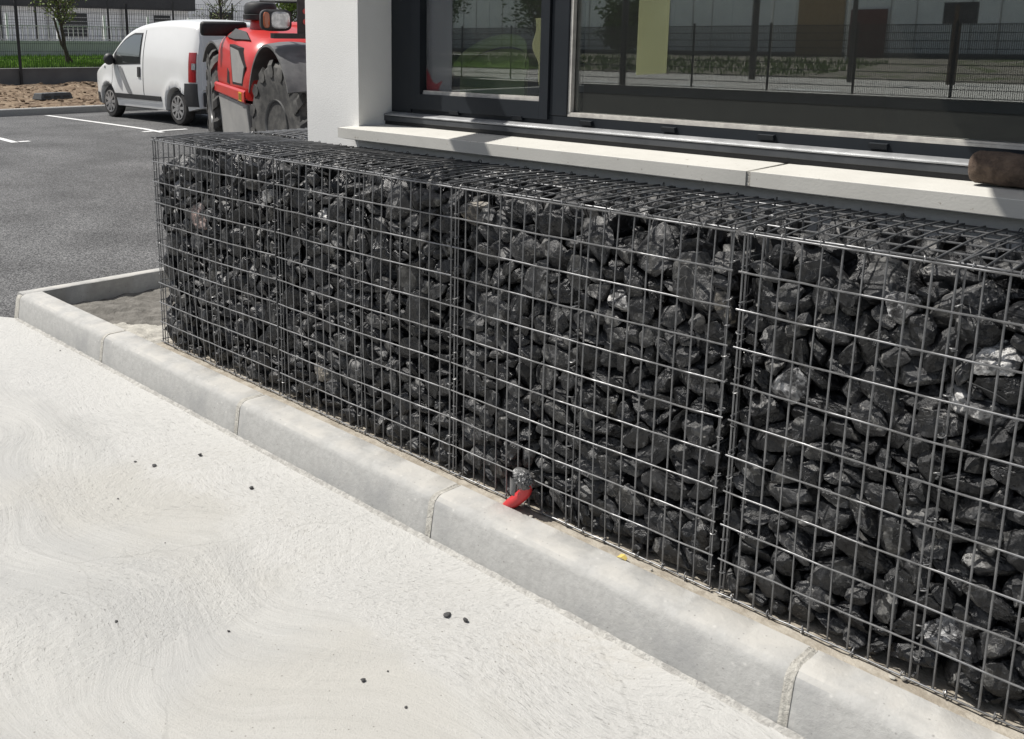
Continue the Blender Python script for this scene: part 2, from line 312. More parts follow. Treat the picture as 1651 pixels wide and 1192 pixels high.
M['fence'] = mat('black_fence', (.014, .014, .016), .5, (.022, .022, .024), 8)
M['bark'] = mat('bark', (.10, .075, .055), .95, (.055, .04, .03), 22, bump=1., bscale=40, bdist=.01)
M['leaf'] = mat('young_leaf', (.14, .19, .04), .6, (.20, .24, .06), 2.5, spec=.3)
M['leafdark'] = mat('dark_leaf', (.035, .075, .018), .6, (.06, .11, .025), 2.5, spec=.3)
M['plastic'] = mat('grey_plastic', (.055, .058, .062), .6, (.075, .078, .08), 12)
M['interior'] = mat('interior_paint', (.30, .31, .32), .9, (.27, .28, .29), 2)
M['floorin'] = mat('interior_floor', (.045, .043, .04), .6, (.06, .057, .052), 4)
M['lime'] = mat('lime_paint', (.42, .47, .20), .8, (.38, .43, .18), 2)
M['limeplastic'] = mat('lime_plastic', (.42, .54, .20), .3, (.38, .49, .17), 3, spec=.5)
M['redcloth'] = mat('red_cloth', (.20, .035, .04), .9, (.28, .025, .025), 9, bump=.5, bscale=20)
M['wood'] = mat('light_wood', (.36, .26, .15), .7, (.28, .19, .10), 6)
# vehicles
M['vanwhite'] = mat('white_paint', (.81, .81, .795), .3, (.78, .78, .765), 1.5, coat=.5)
M['bumper'] = mat('black_plastic', (.025, .025, .026), .55, (.034, .034, .035), 8)
M['vglass'] = glass_mat('van_glass', .10, .8, (.62, .68, .67))
M['tyre'] = mat('rubber', (.022, .021, .021), .8, (.045, .043, .04), 8, bump=.3, bscale=30)
M['dirtyre'] = mat('dusty_rubber', (.042, .041, .040), .85, (.11, .106, .098), 4.5, bump=.4, bscale=25, c3=(.03, .03, .03), scale3=7)
M['rim'] = mat('silver_rim', (.42, .42, .42), .35, (.33, .33, .33), 9, metal=.5)
M['taillight'] = mat('red_lens', (.30, .008, .012), .15, (.36, .012, .016), 8, coat=.6)
M['clear'] = mat('clear_lens', (.60, .61, .62), .1, (.35, .36, .37), 20, metal=.5, bump=.5, bscale=30)
M['orange'] = mat('orange_lens', (.45, .13, .05), .2, (.38, .10, .04), 8, coat=.5)
M['red'] = mat('red_machine_paint', (.56, .035, .030), .36, (.50, .032, .028), 3, coat=.25, c3=(.42, .05, .04), scale3=6, lo3=.6, hi3=.75)
M['machgrey'] = mat('grey_machine_paint', (.20, .20, .195), .55, (.155, .155, .15), 4, c3=(.25, .24, .22), scale3=9)
M['fender'] = mat('dusty_black_plastic', (.17, .17, .168), .38, (.10, .10, .10), 5)
M['panelgrey'] = mat('light_grey_panel', (.33, .325, .31), .55, (.29, .285, .275), 2, c3=(.35, .34, .32), scale3=5)
M['scrap'] = mat('pale_yellow_paper', (.62, .48, .14), .7, (.55, .42, .11), 30)
M['yellow'] = mat('yellow_sticker', (.75, .48, .02), .5, (.66, .42, .02), 12)
M['lettering'] = mat('dark_print', (.02, .02, .02), .6, (.03, .03, .03), 12)
M['tapegrey'] = mat('grey_stripe', (.27, .275, .28), .35, (.24, .245, .25), 6)
M['pebble'] = mat('dark_grit', (.05, .05, .052), .6, (.09, .088, .085), 60, bump=.6, bscale=120)
M['paleg'] = mat('pale_grit', (.42, .40, .35), .8, (.34, .32, .28), 60)

# ---------------------------------------------------------------- mesh helpers
class MB:
    def __init__(s): s.v = []; s.f = []
    def box(s, lo, hi):
        (x0, y0, z0), (x1, y1, z1) = lo, hi; n = len(s.v)
        s.v += [(x0,y0,z0),(x1,y0,z0),(x1,y1,z0),(x0,y1,z0),(x0,y0,z1),(x1,y0,z1),(x1,y1,z1),(x0,y1,z1)]
        s.f += [[n+a for a in q] for q in ((0,3,2,1),(4,5,6,7),(0,1,5,4),(1,2,6,5),(2,3,7,6),(3,0,4,7))]; return s
    def obox(s, c, ax, ay, az):
        n = len(s.v); c, ax, ay, az = map(Vector, (c, ax, ay, az))
        for k in (-1, 1):
            for i, j in ((-1,-1),(1,-1),(1,1),(-1,1)): s.v.append(tuple(c+ax*i+ay*j+az*k))
        s.f += [[n+a for a in q] for q in ((0,3,2,1),(4,5,6,7),(0,1,5,4),(1,2,6,5),(2,3,7,6),(3,0,4,7))]; return s
    def tube(s, pts, r, sides=6, cap=True):
        pts = [Vector(p) for p in pts]; n0 = len(s.v); N = len(pts)
        rr = r if isinstance(r, (list, tuple)) else [r]*N
        ref = None
        for i, p in enumerate(pts):
            d = (pts[min(i+1, N-1)]-pts[max(i-1, 0)]).normalized()
            if ref is None:
                ref = Vector((0,0,1)) if abs(d.z) < .9 else Vector((1,0,0))
                a = d.cross(ref).normalized()
            else: a = (a-d*a.dot(d)).normalized()
            b = d.cross(a)
            for k in range(sides):
                t = 2*math.pi*(k+.5)/sides; s.v.append(tuple(p+(a*math.cos(t)+b*math.sin(t))*rr[i]))
        for i in range(N-1):
            for k in range(sides):
                k2 = (k+1) % sides; s.f.append([n0+i*sides+k, n0+i*sides+k2, n0+(i+1)*sides+k2, n0+(i+1)*sides+k])
        if cap: s.f.append([n0+k for k in range(sides)][::-1]); s.f.append([n0+(N-1)*sides+k for k in range(sides)])
        return s
    def grid(s, fn, nu, nv):
        n = len(s.v)
        for j in range(nv+1):
            for i in range(nu+1): s.v.append(tuple(fn(i/nu, j/nv)))
        for j in range(nv):
            for i in range(nu): a = n+j*(nu+1)+i; s.f.append([a, a+1, a+nu+2, a+nu+1])
        return s
    def loft(s, rings, cap=True, closed=True):
        n = len(s.v); k = len(rings[0])
        for r in rings: s.v += [tuple(p) for p in r]
        for i in range(len(rings)-1):
            for j in range(k if closed else k-1):
                j2 = (j+1) % k; s.f.append([n+i*k+j, n+i*k+j2, n+(i+1)*k+j2, n+(i+1)*k+j])
        if cap: s.f.append([n+j for j in range(k)][::-1]); s.f.append([n+(len(rings)-1)*k+j for j in range(k)])
        return s
    def lathe(s, prof, c, axis='y', seg=32, cap=True):
        rings = []
        for a in range(seg+1):
            pass
        n = len(s.v); c = Vector(c)
        for h, r in prof:
            for a in range(seg):
                t = 2*math.pi*a/seg; x, y = r*math.cos(t), r*math.sin(t)
                p = {'y': (x, h, y), 'z': (x, y, h), 'x': (h, x, y)}[axis]
                s.v.append(tuple(c+Vector(p)))
        for i in range(len(prof)-1):
            for a in range(seg):
                a2 = (a+1) % seg; s.f.append([n+i*seg+a, n+i*seg+a2, n+(i+1)*seg+a2, n+(i+1)*seg+a])
        if cap: s.f.append([n+a for a in range(seg)][::-1]); s.f.append([n+(len(prof)-1)*seg+a for a in range(seg)])
        return s
    def build(s, name, m, parent=None, smooth=None, bevel=0, world=True, fix=True):
        me = bpy.data.meshes.new(name)
        off = Vector((0,0,0)); p = parent
        while p is not None and world: off += p.location; p = p.parent
        me.from_pydata([tuple(Vector(v)-off) for v in s.v], [], s.f)
        if fix or bevel:
            bm = bmesh.new(); bm.from_mesh(me)
            if bevel:
                bmesh.ops.remove_doubles(bm, verts=bm.verts, dist=1e-6)
                bmesh.ops.bevel(bm, geom=[e for e in bm.edges if len(e.link_faces) == 2 and e.calc_face_angle(0) > .5], offset=bevel, segments=2, affect='EDGES', profile=.5)
            bmesh.ops.recalc_face_normals(bm, faces=bm.faces); bm.to_mesh(me); bm.free()
        me.materials.append(m)
        if smooth is not None:
            me.shade_smooth(); me.set_sharp_from_angle(angle=R(smooth))
        o = bpy.data.objects.new(name, me); col.objects.link(o)
        if parent is not None: o.parent = parent
        return o

def tag(o, label=None, cat=None, group=None, kind=None):
    if label: o['label'] = label
    if cat: o['category'] = cat
    if group: o['group'] = group
    if kind: o['kind'] = kind
    return o
def empty(name, loc=(0,0,0), rz=0.):
    o = bpy.data.objects.new(name, None); col.objects.link(o); o.location = loc; o.rotation_euler = (0, 0, rz); o.empty_display_size = .1
    return o
def copy_tree(o, parent=None):
    c = o.copy(); col.objects.link(c); c.parent = parent
    for ch in list(o.children): copy_tree(ch, c)
    return c
# stones of a drop-and-settle packing, ten numbers each: basket, shape, size/2500, x y z in half mm, quaternion*127
STONES = [
3,8,230,1039,158,1796,23,-38,46,110,2,1,184,1787,54,1688,61,-53,-74,-63,3,13,230,1157,166,1351,32,32,12,118,3,8,230,655,169,1802,57,9,-15,-112,3,13,230,759,130,484,0,69,-106,-14,3,10,230,1155,157,873,11,-110,40,-49,
3,8,230,628,130,324,6,-46,66,98,3,7,199,1110,100,204,35,67,-96,33,3,13,178,1302,94,480,13,74,-102,-3,2,8,211,1486,91,1762,64,87,-18,64,3,5,178,1181,78,1606,40,113,-12,41,3,7,192,991,71,1266,5,6,-37,-121,
3,4,230,1245,143,658,20,105,63,-27,3,1,116,1091,36,1746,88,83,39,1,3,2,152,730,41,1314,57,-91,49,47,3,13,208,973,168,59,2,-126,18,-4,3,13,138,1389,46,132,53,93,-47,50,3,8,168,846,65,667,6,55,47,-104,
3,8,176,458,63,1573,3,9,108,66,3,2,212,482,81,1185,22,118,-40,-4,3,7,182,1231,73,1477,9,78,95,-29,3,6,170,955,60,1598,76,55,30,-80,3,13,213,342,174,659,1,5,20,125,2,13,159,1872,46,229,53,-54,-92,-44,
3,1,150,1116,66,1008,2,126,-1,15,2,13,230,1699,124,455,7,-71,105,-6,3,7,195,1025,592,1837,28,-105,31,-58,3,1,230,888,356,1843,17,75,-101,12,3,6,230,230,73,954,58,36,96,-48,3,10,230,637,137,1555,59,73,79,32,
3,4,230,1202,120,380,11,93,-78,-37,3,10,144,668,52,1190,78,-30,92,23,3,3,230,1208,95,65,50,-11,-33,111,3,10,157,1086,94,552,5,125,-16,-9,3,5,204,350,95,400,6,10,-58,112,3,7,174,889,102,1463,13,-37,-121,-9,
3,13,148,803,63,1157,29,49,92,67,3,13,201,225,151,93,49,-48,-39,-100,3,7,148,1337,57,335,7,-37,49,111,2,8,202,798,105,1844,0,-57,79,-81,3,13,169,704,96,666,38,54,-99,-44,3,1,128,255,30,1256,88,78,-40,28,
2,8,164,1856,64,841,31,41,-39,109,3,0,199,799,123,278,13,86,7,-93,3,13,163,144,85,489,12,13,123,26,3,5,215,136,90,1047,111,33,-52,-9,2,1,157,1097,44,1797,45,14,-81,85,3,2,110,1201,31,1216,18,-40,84,85,
3,7,166,917,90,210,7,103,-70,24,3,8,149,177,60,1451,58,109,-2,31,2,10,218,1743,123,611,112,42,43,10,3,7,168,523,86,622,26,-117,43,0,3,3,180,506,65,149,26,22,-120,24,3,1,230,1008,174,1551,66,-48,-50,83,
3,3,227,1280,111,1143,106,11,11,68,3,4,157,935,65,793,18,3,38,-120,3,1,111,395,40,1034,89,-83,-32,-15,3,0,165,823,98,1645,78,82,-11,56,3,8,141,788,61,814,14,59,-68,89,3,0,218,191,328,1808,31,45,38,-108,
2,10,184,563,68,1660,98,-33,63,37,3,8,149,709,85,145,0,56,-99,58,3,7,127,774,45,1744,93,-71,-50,-10,2,7,196,704,76,1464,68,-57,-86,-28,3,5,230,225,889,1833,98,36,0,-72,3,2,135,124,36,721,58,-93,46,45,
3,11,182,1058,112,1135,7,103,-58,46,3,5,138,1008,52,680,29,116,-25,-35,2,13,200,1047,311,1807,30,112,32,40,2,11,217,503,108,1865,22,52,-109,-31,3,1,230,534,898,1789,69,106,9,-10,3,6,165,598,52,990,3,53,115,6,
1,2,225,1352,69,1745,42,55,95,-49,2,8,217,1910,147,719,58,-27,-101,43,3,0,159,326,99,1821,16,121,32,16,3,13,167,1416,47,811,92,-43,46,61,2,11,230,1504,74,121,122,22,13,25,2,3,230,546,70,1299,24,-93,-43,-71,
3,8,176,515,118,1415,6,-2,116,-51,3,12,199,1021,76,350,49,-21,46,106,2,1,155,327,45,1254,15,-14,-95,-82,3,8,148,317,63,810,37,-63,63,82,2,10,156,1005,52,1594,50,52,-39,97,1,1,162,1653,47,1071,71,-61,-65,-56,
2,8,168,1905,82,66,10,14,64,108,3,5,172,93,68,1677,4,34,-23,120,1,0,230,1560,85,1276,76,75,57,-37,2,2,209,567,63,623,120,41,8,8,3,7,119,1246,65,796,29,17,117,38,3,1,94,905,43,1365,110,35,-20,49,
2,7,230,1855,773,1783,14,58,-111,14,3,4,147,1029,63,920,117,25,-9,-43,3,1,220,1246,198,1766,10,74,-102,-9,3,0,111,888,29,430,22,-12,-98,-77,3,11,148,985,69,512,9,80,-8,98,3,13,169,106,100,372,8,-102,-75,5,
2,9,197,1680,57,71,1,12,112,-58,2,0,230,836,112,651,86,-20,-24,-88,3,4,145,413,49,1726,115,3,52,-15,2,11,204,1448,83,661,47,109,-28,34,2,7,170,1407,69,265,112,-56,-10,19,3,9,167,436,83,1306,112,-19,21,53,
2,2,227,1613,102,1105,81,49,-37,-76,1,7,230,1848,144,342,6,-105,66,27,2,1,186,843,76,979,14,46,107,-48,2,8,181,1094,79,1089,14,-24,68,104,3,2,214,104,95,646,82,-12,42,-87,3,0,187,143,124,265,10,-123,-22,18,
3,3,119,851,31,1678,60,-102,21,40,2,0,125,1925,71,1803,58,-112,-6,18,2,1,192,1108,110,437,104,27,-12,67,2,11,230,1506,118,1546,46,48,60,90,2,0,154,1776,67,1116,95,-24,65,48,2,7,171,1351,95,1626,77,73,-51,-48,
3,9,117,969,35,1069,72,-77,-58,-41,1,10,217,1137,115,1266,59,-63,68,64,3,6,218,110,153,1846,115,10,-51,-13,2,6,150,1940,46,1594,60,-51,-100,2,3,13,147,1120,112,753,66,-3,15,107,3,12,138,525,30,1781,87,-91,9,14,
2,13,130,1461,40,1459,63,-33,85,62,2,6,188,404,55,1047,94,83,3,-22,3,13,169,501,107,742,3,93,82,-29,3,10,230,378,453,1777,15,-118,12,-42,2,4,230,160,85,330,126,-6,-14,1,2,4,188,857,66,1469,6,39,95,75,
2,1,154,1717,118,1802,100,-70,-2,34,3,2,120,124,34,131,78,51,84,-21,3,1,192,520,199,398,11,-80,93,-31,3,6,138,383,40,578,49,28,79,-82,2,13,204,1003,538,1801,70,1,-93,-50,2,6,191,1534,61,601,48,24,110,32,
2,7,164,1256,84,1493,8,105,-50,-50,3,0,136,550,62,1086,75,-18,-38,-93,2,2,168,1523,77,856,118,7,47,-1,2,13,191,1837,140,1498,7,89,85,-30,3,4,128,418,42,805,40,-38,58,99,3,8,137,293,64,270,87,-52,-38,-66,
2,1,142,123,45,1105,67,-108,4,-4,2,10,169,1928,270,118,87,-3,-45,81,3,3,129,242,35,1689,49,-96,-36,-57,2,12,166,1635,54,737,95,68,7,49,2,1,230,1595,564,1804,46,-8,-117,-16,3,0,144,839,96,1021,5,25,41,118,
1,2,189,1497,53,729,28,33,110,-46,1,13,178,1262,55,1416,71,94,-35,30,3,13,118,452,77,916,27,118,-32,23,3,0,117,849,126,1795,34,70,91,-43,2,0,230,155,119,626,20,125,5,-4,2,7,230,368,110,1782,18,31,-26,119,
3,8,127,1159,90,1126,15,62,-51,-97,2,11,148,1644,36,1450,23,-10,103,69,3,7,188,613,693,1766,74,-42,30,-89,3,1,195,538,169,852,77,-1,9,101,2,8,157,1937,186,1152,10,87,-92,1,3,8,133,412,53,76,80,16,91,35,
2,1,146,1744,245,1891,69,-45,-77,58,1,0,209,1135,258,1868,6,-21,22,-123,2,13,142,1518,77,1161,75,64,56,58,2,4,158,1940,159,1297,94,46,72,1,3,0,167,604,121,52,19,-119,39,-3,1,8,191,769,75,619,36,45,-26,110,
3,2,137,298,59,1445,93,18,-83,17,2,8,200,1860,254,1773,31,118,-13,-34,3,7,117,702,47,263,16,120,4,38,2,5,187,1378,94,806,34,64,-95,43,0,13,214,1318,62,1850,10,12,-83,95,2,3,230,1251,138,775,71,-57,-5,-88,
3,3,126,917,60,1121,64,-35,-47,-93,3,8,93,754,40,1521,69,100,-3,-36,3,7,107,1096,38,446,23,-53,-35,-107,3,13,218,808,165,1316,12,79,99,-3,2,11,151,1065,36,859,115,50,16,-15,2,8,214,579,159,812,57,43,-76,-72,
1,7,220,1805,806,1831,5,-40,-120,15,2,10,125,1736,75,1271,29,-66,99,-34,1,9,179,1943,87,957,87,40,83,6,3,0,129,377,69,1464,60,62,-91,21,2,10,158,1153,106,941,36,92,-65,46,0,7,230,1829,101,709,84,77,-57,9,
3,1,136,786,121,49,36,-101,65,-21,2,5,189,199,67,144,104,33,-40,52,2,12,170,1283,58,456,80,-65,22,71,2,10,144,1423,88,1070,41,-24,103,-57,3,13,90,77,34,1533,60,76,-42,70,2,10,169,1316,121,968,52,20,-106,42,
3,1,143,800,128,912,69,67,-80,-21,1,1,197,1828,135,806,106,-41,20,53,2,8,128,737,59,1209,61,39,51,-92,1,1,156,488,36,1162,57,60,72,-64,2,1,145,894,64,212,1,-127,1,-3,2,8,230,1494,396,1771,34,55,-100,44,
2,1,230,1083,178,1235,19,-21,-122,-19,1,10,169,1879,90,60,31,-120,9,-25,2,7,156,1594,101,1261,121,-17,17,-29,3,2,85,946,29,924,100,48,61,3,2,3,142,1045,37,1293,64,-108,8,18,2,6,158,1276,51,580,16,35,120,14,
2,4,158,631,82,993,65,-79,-54,53,3,1,113,618,85,902,122,-7,34,10,2,3,150,1832,79,985,112,-36,-13,47,3,0,91,712,52,45,110,60,19,14,2,4,198,1085,112,654,104,-9,-4,72,3,7,184,357,172,1092,11,-62,110,3,
2,13,154,75,65,1830,99,-41,-57,-37,3,11,126,1264,80,1013,58,-70,82,-32,2,3,193,1255,84,1123,80,-85,-49,8,2,12,214,1416,124,499,95,35,7,76,2,9,142,1911,42,1207,39,47,25,-108,2,0,109,1931,43,1424,38,120,-7,19,
3,5,122,580,48,1319,46,-99,-35,-56,3,3,97,1253,24,135,21,37,-66,100,1,10,189,71,128,860,66,82,-66,-27,1,7,150,1931,67,1220,2,104,-16,70,2,3,213,1090,74,80,32,16,-83,90,3,6,122,103,36,1813,20,17,94,-81,
2,13,160,591,114,295,27,-106,-33,-55,2,0,151,204,58,1576,19,63,-84,70,3,12,155,1356,49,945,49,94,-61,32,3,12,109,693,26,1598,89,-72,-53,-14,3,7,131,67,57,1347,13,-49,-36,111,2,0,159,1258,96,659,97,-12,19,79,
3,0,196,122,139,1512,44,3,-70,-96,1,2,199,109,877,1862,46,7,113,-35,3,10,87,697,49,1694,11,10,-19,125,1,4,175,1900,87,1585,12,24,68,-104,2,4,131,1720,51,1366,117,-35,36,-1,2,9,150,1617,52,955,32,118,-15,30,
2,5,151,1920,64,1080,115,38,-26,-28,3,6,201,881,152,543,24,86,35,84,2,8,150,752,61,534,32,27,97,70,2,3,150,1139,75,532,16,50,-77,-87,2,7,123,1730,53,1012,8,45,8,118,2,2,124,816,32,1695,65,-102,35,19,
1,4,188,1757,57,561,60,-92,-22,-60,2,7,155,899,89,319,4,-50,113,-30,2,7,149,507,82,345,94,29,6,-80,2,7,132,1123,49,1508,35,-122,6,-3,2,8,135,457,46,449,111,-8,-61,5,2,9,130,1897,34,548,93,52,-54,42,
2,0,102,1307,28,1265,80,-61,56,52,2,6,176,1510,99,995,13,-117,-31,37,2,4,188,403,65,805,58,-104,23,-39,1,7,224,553,255,1773,50,-93,54,-45,1,13,153,1454,55,131,30,-34,-110,-44,1,5,214,715,77,1444,81,61,76,-7,
2,2,204,1637,162,311,85,21,-34,86,2,3,127,1706,34,229,21,-38,-61,-102,2,13,155,52,111,1421,14,108,31,58,1,9,205,947,59,1651,17,-1,-111,59,2,3,154,1300,39,324,60,97,-32,46,2,9,174,188,45,811,105,64,28,-13,
2,8,160,660,112,1263,84,60,-73,10,1,10,186,792,88,976,11,42,-62,-102,2,5,153,1105,50,214,28,-8,-14,-123,2,8,133,849,51,1264,20,-39,-86,-83,2,10,176,598,107,464,29,-85,-89,-8,3,2,108,1273,63,1347,44,-37,113,10,
3,12,132,760,49,1007,45,87,-20,-78,3,13,132,316,777,1809,88,33,-65,-56,2,0,167,908,114,425,116,5,23,47,2,0,125,1417,60,1325,56,3,-109,-34,3,7,100,549,37,1469,42,-113,-4,-40,1,10,192,1879,173,172,2,-1,-115,54,
3,9,133,723,54,927,89,-27,-24,-84,2,10,154,1918,283,414,94,55,-35,-55,3,10,106,280,66,505,20,-45,110,-41,3,12,169,327,85,1684,63,-60,-22,90,0,1,154,754,45,1355,50,-44,-82,-70,2,5,180,1019,86,534,88,67,-62,-9,
2,10,109,790,37,882,54,53,-40,94,1,6,189,1117,55,785,113,-20,15,53,1,0,195,981,120,231,37,21,4,120,2,1,154,1701,125,857,83,-59,-42,63,2,10,157,865,92,1115,3,123,31,5,3,6,230,472,162,530,91,-57,-14,66,
3,12,130,694,54,1062,38,-90,81,-12,3,5,118,1407,42,610,75,6,-83,61,1,2,151,1947,131,461,20,93,21,-81,1,7,200,966,116,1771,30,117,20,35,2,8,106,1763,54,294,8,54,-115,-1,3,8,113,1333,44,1240,12,9,126,-3,
0,5,230,1854,83,102,61,-111,12,-7,1,5,143,1934,49,1734,29,47,-10,-114,1,10,170,1500,93,1549,95,-39,43,-60,2,11,139,1631,50,348,19,-36,-120,-7,2,7,108,1742,69,726,120,34,-8,-22,3,9,166,56,75,1179,75,-71,57,-47,
3,4,107,119,48,1243,117,-21,24,38,2,3,143,974,61,914,51,-21,111,-28,1,7,213,450,100,567,17,-19,1,-124,1,6,204,798,71,802,65,95,-52,13,3,7,123,515,91,1706,23,123,-17,-7,2,1,125,1941,149,870,51,-81,73,-39,
2,12,186,177,55,1391,7,-15,115,50,1,10,198,1367,129,804,18,15,-108,62,2,0,150,1120,89,1379,83,-41,87,6,1,4,214,929,97,1300,110,37,-6,-52,3,11,171,136,110,1328,93,58,-21,-60,1,13,162,1201,82,873,1,-71,104,-12,
2,11,109,1937,46,1720,2,15,-46,117,2,13,161,255,112,1667,29,95,-78,6,0,1,163,1515,42,1263,73,67,-64,47,2,5,122,1937,44,422,89,61,67,-1,2,2,132,224,37,1014,20,8,-86,-91,2,5,154,874,74,795,2,7,69,-107,
0,10,222,161,79,1005,116,-39,33,1,1,12,181,1491,37,322,40,-31,82,83,1,1,142,150,43,1347,30,-30,91,77,2,12,118,1952,25,737,69,-63,55,66,0,8,148,1817,66,1869,72,79,3,69,2,7,167,1796,129,1359,66,79,-74,6,
3,9,124,841,53,154,112,-3,-15,-58,1,10,153,182,76,1525,26,79,92,-29,3,13,144,809,582,1842,17,52,25,112,2,1,230,101,191,440,31,87,-87,6,2,8,167,1108,764,1808,16,-121,-32,-16,1,7,155,1590,51,221,61,18,-69,85,
2,9,176,432,104,75,20,33,2,121,3,6,95,1098,47,1451,5,65,26,106,2,5,143,680,46,176,122,-12,29,-17,3,9,165,181,110,809,28,-11,122,17,3,0,155,1173,154,1222,10,64,104,-33,1,0,101,1945,45,1439,24,90,-19,85,
2,5,110,1898,51,1306,64,20,81,-71,0,1,151,1008,45,1778,60,-64,68,62,1,3,172,936,47,426,56,-89,-41,-58,2,2,163,1800,84,360,22,85,-91,-7,2,11,144,1303,74,1741,48,114,-20,-21,2,2,110,1286,33,203,38,-9,-104,62,
2,1,100,335,29,591,66,-79,-47,-58,1,6,157,1762,46,1873,112,-36,-10,47,2,7,113,402,40,135,39,-45,-99,-53,2,3,108,1481,36,1322,38,-77,57,74,0,7,200,314,96,1743,48,-76,-89,13,2,7,101,1795,37,1451,41,9,-87,83,
2,10,118,1396,75,1184,109,0,23,-60,1,1,215,1228,566,1760,6,-113,19,-55,3,1,178,1516,127,55,119,1,5,45,2,11,182,761,90,56,85,33,23,85,1,1,131,1876,51,761,41,118,-15,17,1,2,136,1735,45,1767,41,-117,11,-27,
3,12,133,194,46,29,126,1,-6,-13,3,4,108,44,45,422,16,72,-66,-80,3,1,114,749,92,1443,30,-112,-18,48,1,6,145,1946,86,1891,41,16,-38,113,2,4,111,1241,40,1378,8,-31,63,-105,3,2,154,174,183,1736,56,-54,3,100,
1,11,161,1651,49,1608,72,-89,-29,-47,3,7,209,1223,218,1577,12,57,-62,94,0,11,211,1768,57,962,75,100,11,-20,1,11,175,1729,85,709,68,49,36,88,0,0,186,1544,79,1470,4,9,102,-74,1,2,230,1781,501,1803,17,41,118,-14,
2,4,124,531,41,736,69,102,-8,-30,1,8,132,1933,902,1829,64,-62,-87,26,2,6,164,355,77,1474,51,52,-45,94,0,13,230,687,101,1715,51,75,-85,25,1,5,173,1240,70,484,27,110,-15,56,2,5,181,1350,118,63,55,-4,4,114,
2,9,128,711,38,746,50,-97,60,26,2,0,205,822,154,1573,30,-10,69,102,2,4,111,1347,36,1137,79,8,-99,-1,2,11,181,505,98,1488,27,-28,-4,121,1,7,170,232,61,1716,94,-49,48,49,2,0,129,888,47,103,90,-53,-21,-70,
2,11,140,1201,48,165,94,-77,-32,19,2,9,109,1161,31,761,86,-90,-7,23,1,7,183,871,81,1472,79,-18,-60,78,0,0,169,1888,102,224,10,-2,-118,46,1,10,143,614,72,746,11,-78,41,91,2,4,230,570,143,124,5,96,-83,1,
0,0,167,1550,50,956,84,-78,-34,-42,2,1,91,245,29,1825,76,-101,7,-5,2,13,95,1258,40,1681,116,37,11,35,1,13,135,1361,66,447,64,62,-87,-25,1,13,141,1342,72,1608,105,-54,-13,-45,1,10,131,995,52,1449,59,4,107,34,
1,13,133,1898,82,1398,36,-56,60,90,3,6,223,1044,244,582,70,-53,56,-72,3,9,75,1040,20,788,68,-84,-56,-36,3,0,104,52,45,990,89,-66,14,-61,0,4,225,157,75,731,69,102,-8,-30,2,5,124,1941,145,1022,6,-105,-71,7,
2,2,230,1865,147,1669,63,81,-72,22,0,4,220,701,72,1100,66,106,-24,-8,1,10,175,663,552,1865,27,-78,70,-66,2,3,203,471,111,209,9,-89,-90,-8,1,9,161,1219,54,1168,32,6,116,-42,3,7,72,885,24,870,62,-104,18,34,
1,1,128,493,32,290,1,7,100,-78,1,8,206,1125,110,327,86,20,23,88,2,9,119,1191,49,307,114,44,-5,35,2,12,141,1054,39,1425,93,-33,54,59,2,7,119,1952,281,1603,4,-59,14,-112,1,12,230,1411,105,954,12,-116,4,51,
2,10,142,86,90,190,22,11,96,-79,2,13,138,960,106,1766,97,0,-10,81,3,0,142,432,164,286,43,-20,24,115,0,5,215,748,77,390,110,53,13,31,2,2,105,1622,55,865,34,2,118,32,2,9,146,433,45,1533,40,-42,105,43,
2,13,157,1209,113,1614,15,20,122,-26,3,3,187,300,201,170,67,-93,15,-53,3,6,145,1356,117,585,53,89,13,72,1,0,126,1794,62,1049,11,1,110,-62,1,10,156,1938,188,1466,48,-45,17,-108,1,12,223,1873,188,1703,1,-5,90,90,
2,0,170,1032,160,1648,39,-17,67,99,3,10,115,1076,501,1780,96,-11,37,74,0,13,198,862,101,1755,43,72,-94,-14,3,5,124,1253,117,241,92,41,18,-76,3,4,88,278,26,1536,18,-5,-56,-112,0,4,230,1196,706,1843,34,-67,96,36,
2,5,167,544,152,1747,11,48,36,-112,3,12,166,1377,132,373,114,-27,34,36,0,7,124,1933,41,1251,85,84,27,34,1,9,140,1364,35,1077,111,53,24,-22,2,7,128,1805,131,1199,37,-90,-81,11,0,1,118,1958,88,1507,94,2,-84,-14,
0,1,125,1357,58,1460,7,43,-54,-106,1,10,139,598,71,918,85,-91,-25,-1,1,10,160,597,84,1331,25,112,-20,52,2,6,135,753,45,292,99,-68,32,25,3,11,131,1453,89,235,31,16,-105,-62,0,5,230,183,82,1370,111,51,5,34,
1,3,183,621,50,463,59,110,3,-23,1,8,163,1084,59,469,125,-1,-18,14,1,0,157,1590,88,892,127,-4,-7,3,1,2,114,1240,32,1606,60,-99,37,37,2,5,230,1202,213,1732,37,-66,-28,98,2,0,110,348,49,1629,92,-21,-78,-34,
2,5,213,1278,123,1293,31,12,-28,-119,3,12,124,44,45,52,46,100,-18,-60,3,9,176,878,219,1825,82,-29,5,-93,0,8,157,1594,70,1852,14,-4,-71,-104,1,13,155,1824,101,935,49,11,29,113,3,5,108,56,50,1438,109,53,-9,-38,
1,2,140,1654,55,350,57,-12,17,-112,1,2,230,1596,101,434,26,-17,109,-58,1,2,111,1847,35,1281,105,38,-36,48,3,11,69,1176,16,398,22,-22,-90,-84,3,13,118,391,235,1761,19,38,-117,-25,1,8,132,847,51,1217,23,10,-37,119,
2,9,96,1130,24,1602,105,48,42,-31,1,1,122,1895,93,679,107,-19,-5,66,2,9,140,1533,86,336,11,-83,-32,89,2,2,218,1696,366,1711,47,51,79,-71,0,8,150,1509,60,417,52,-58,-64,-77,0,13,203,1730,109,580,35,80,-92,-2,
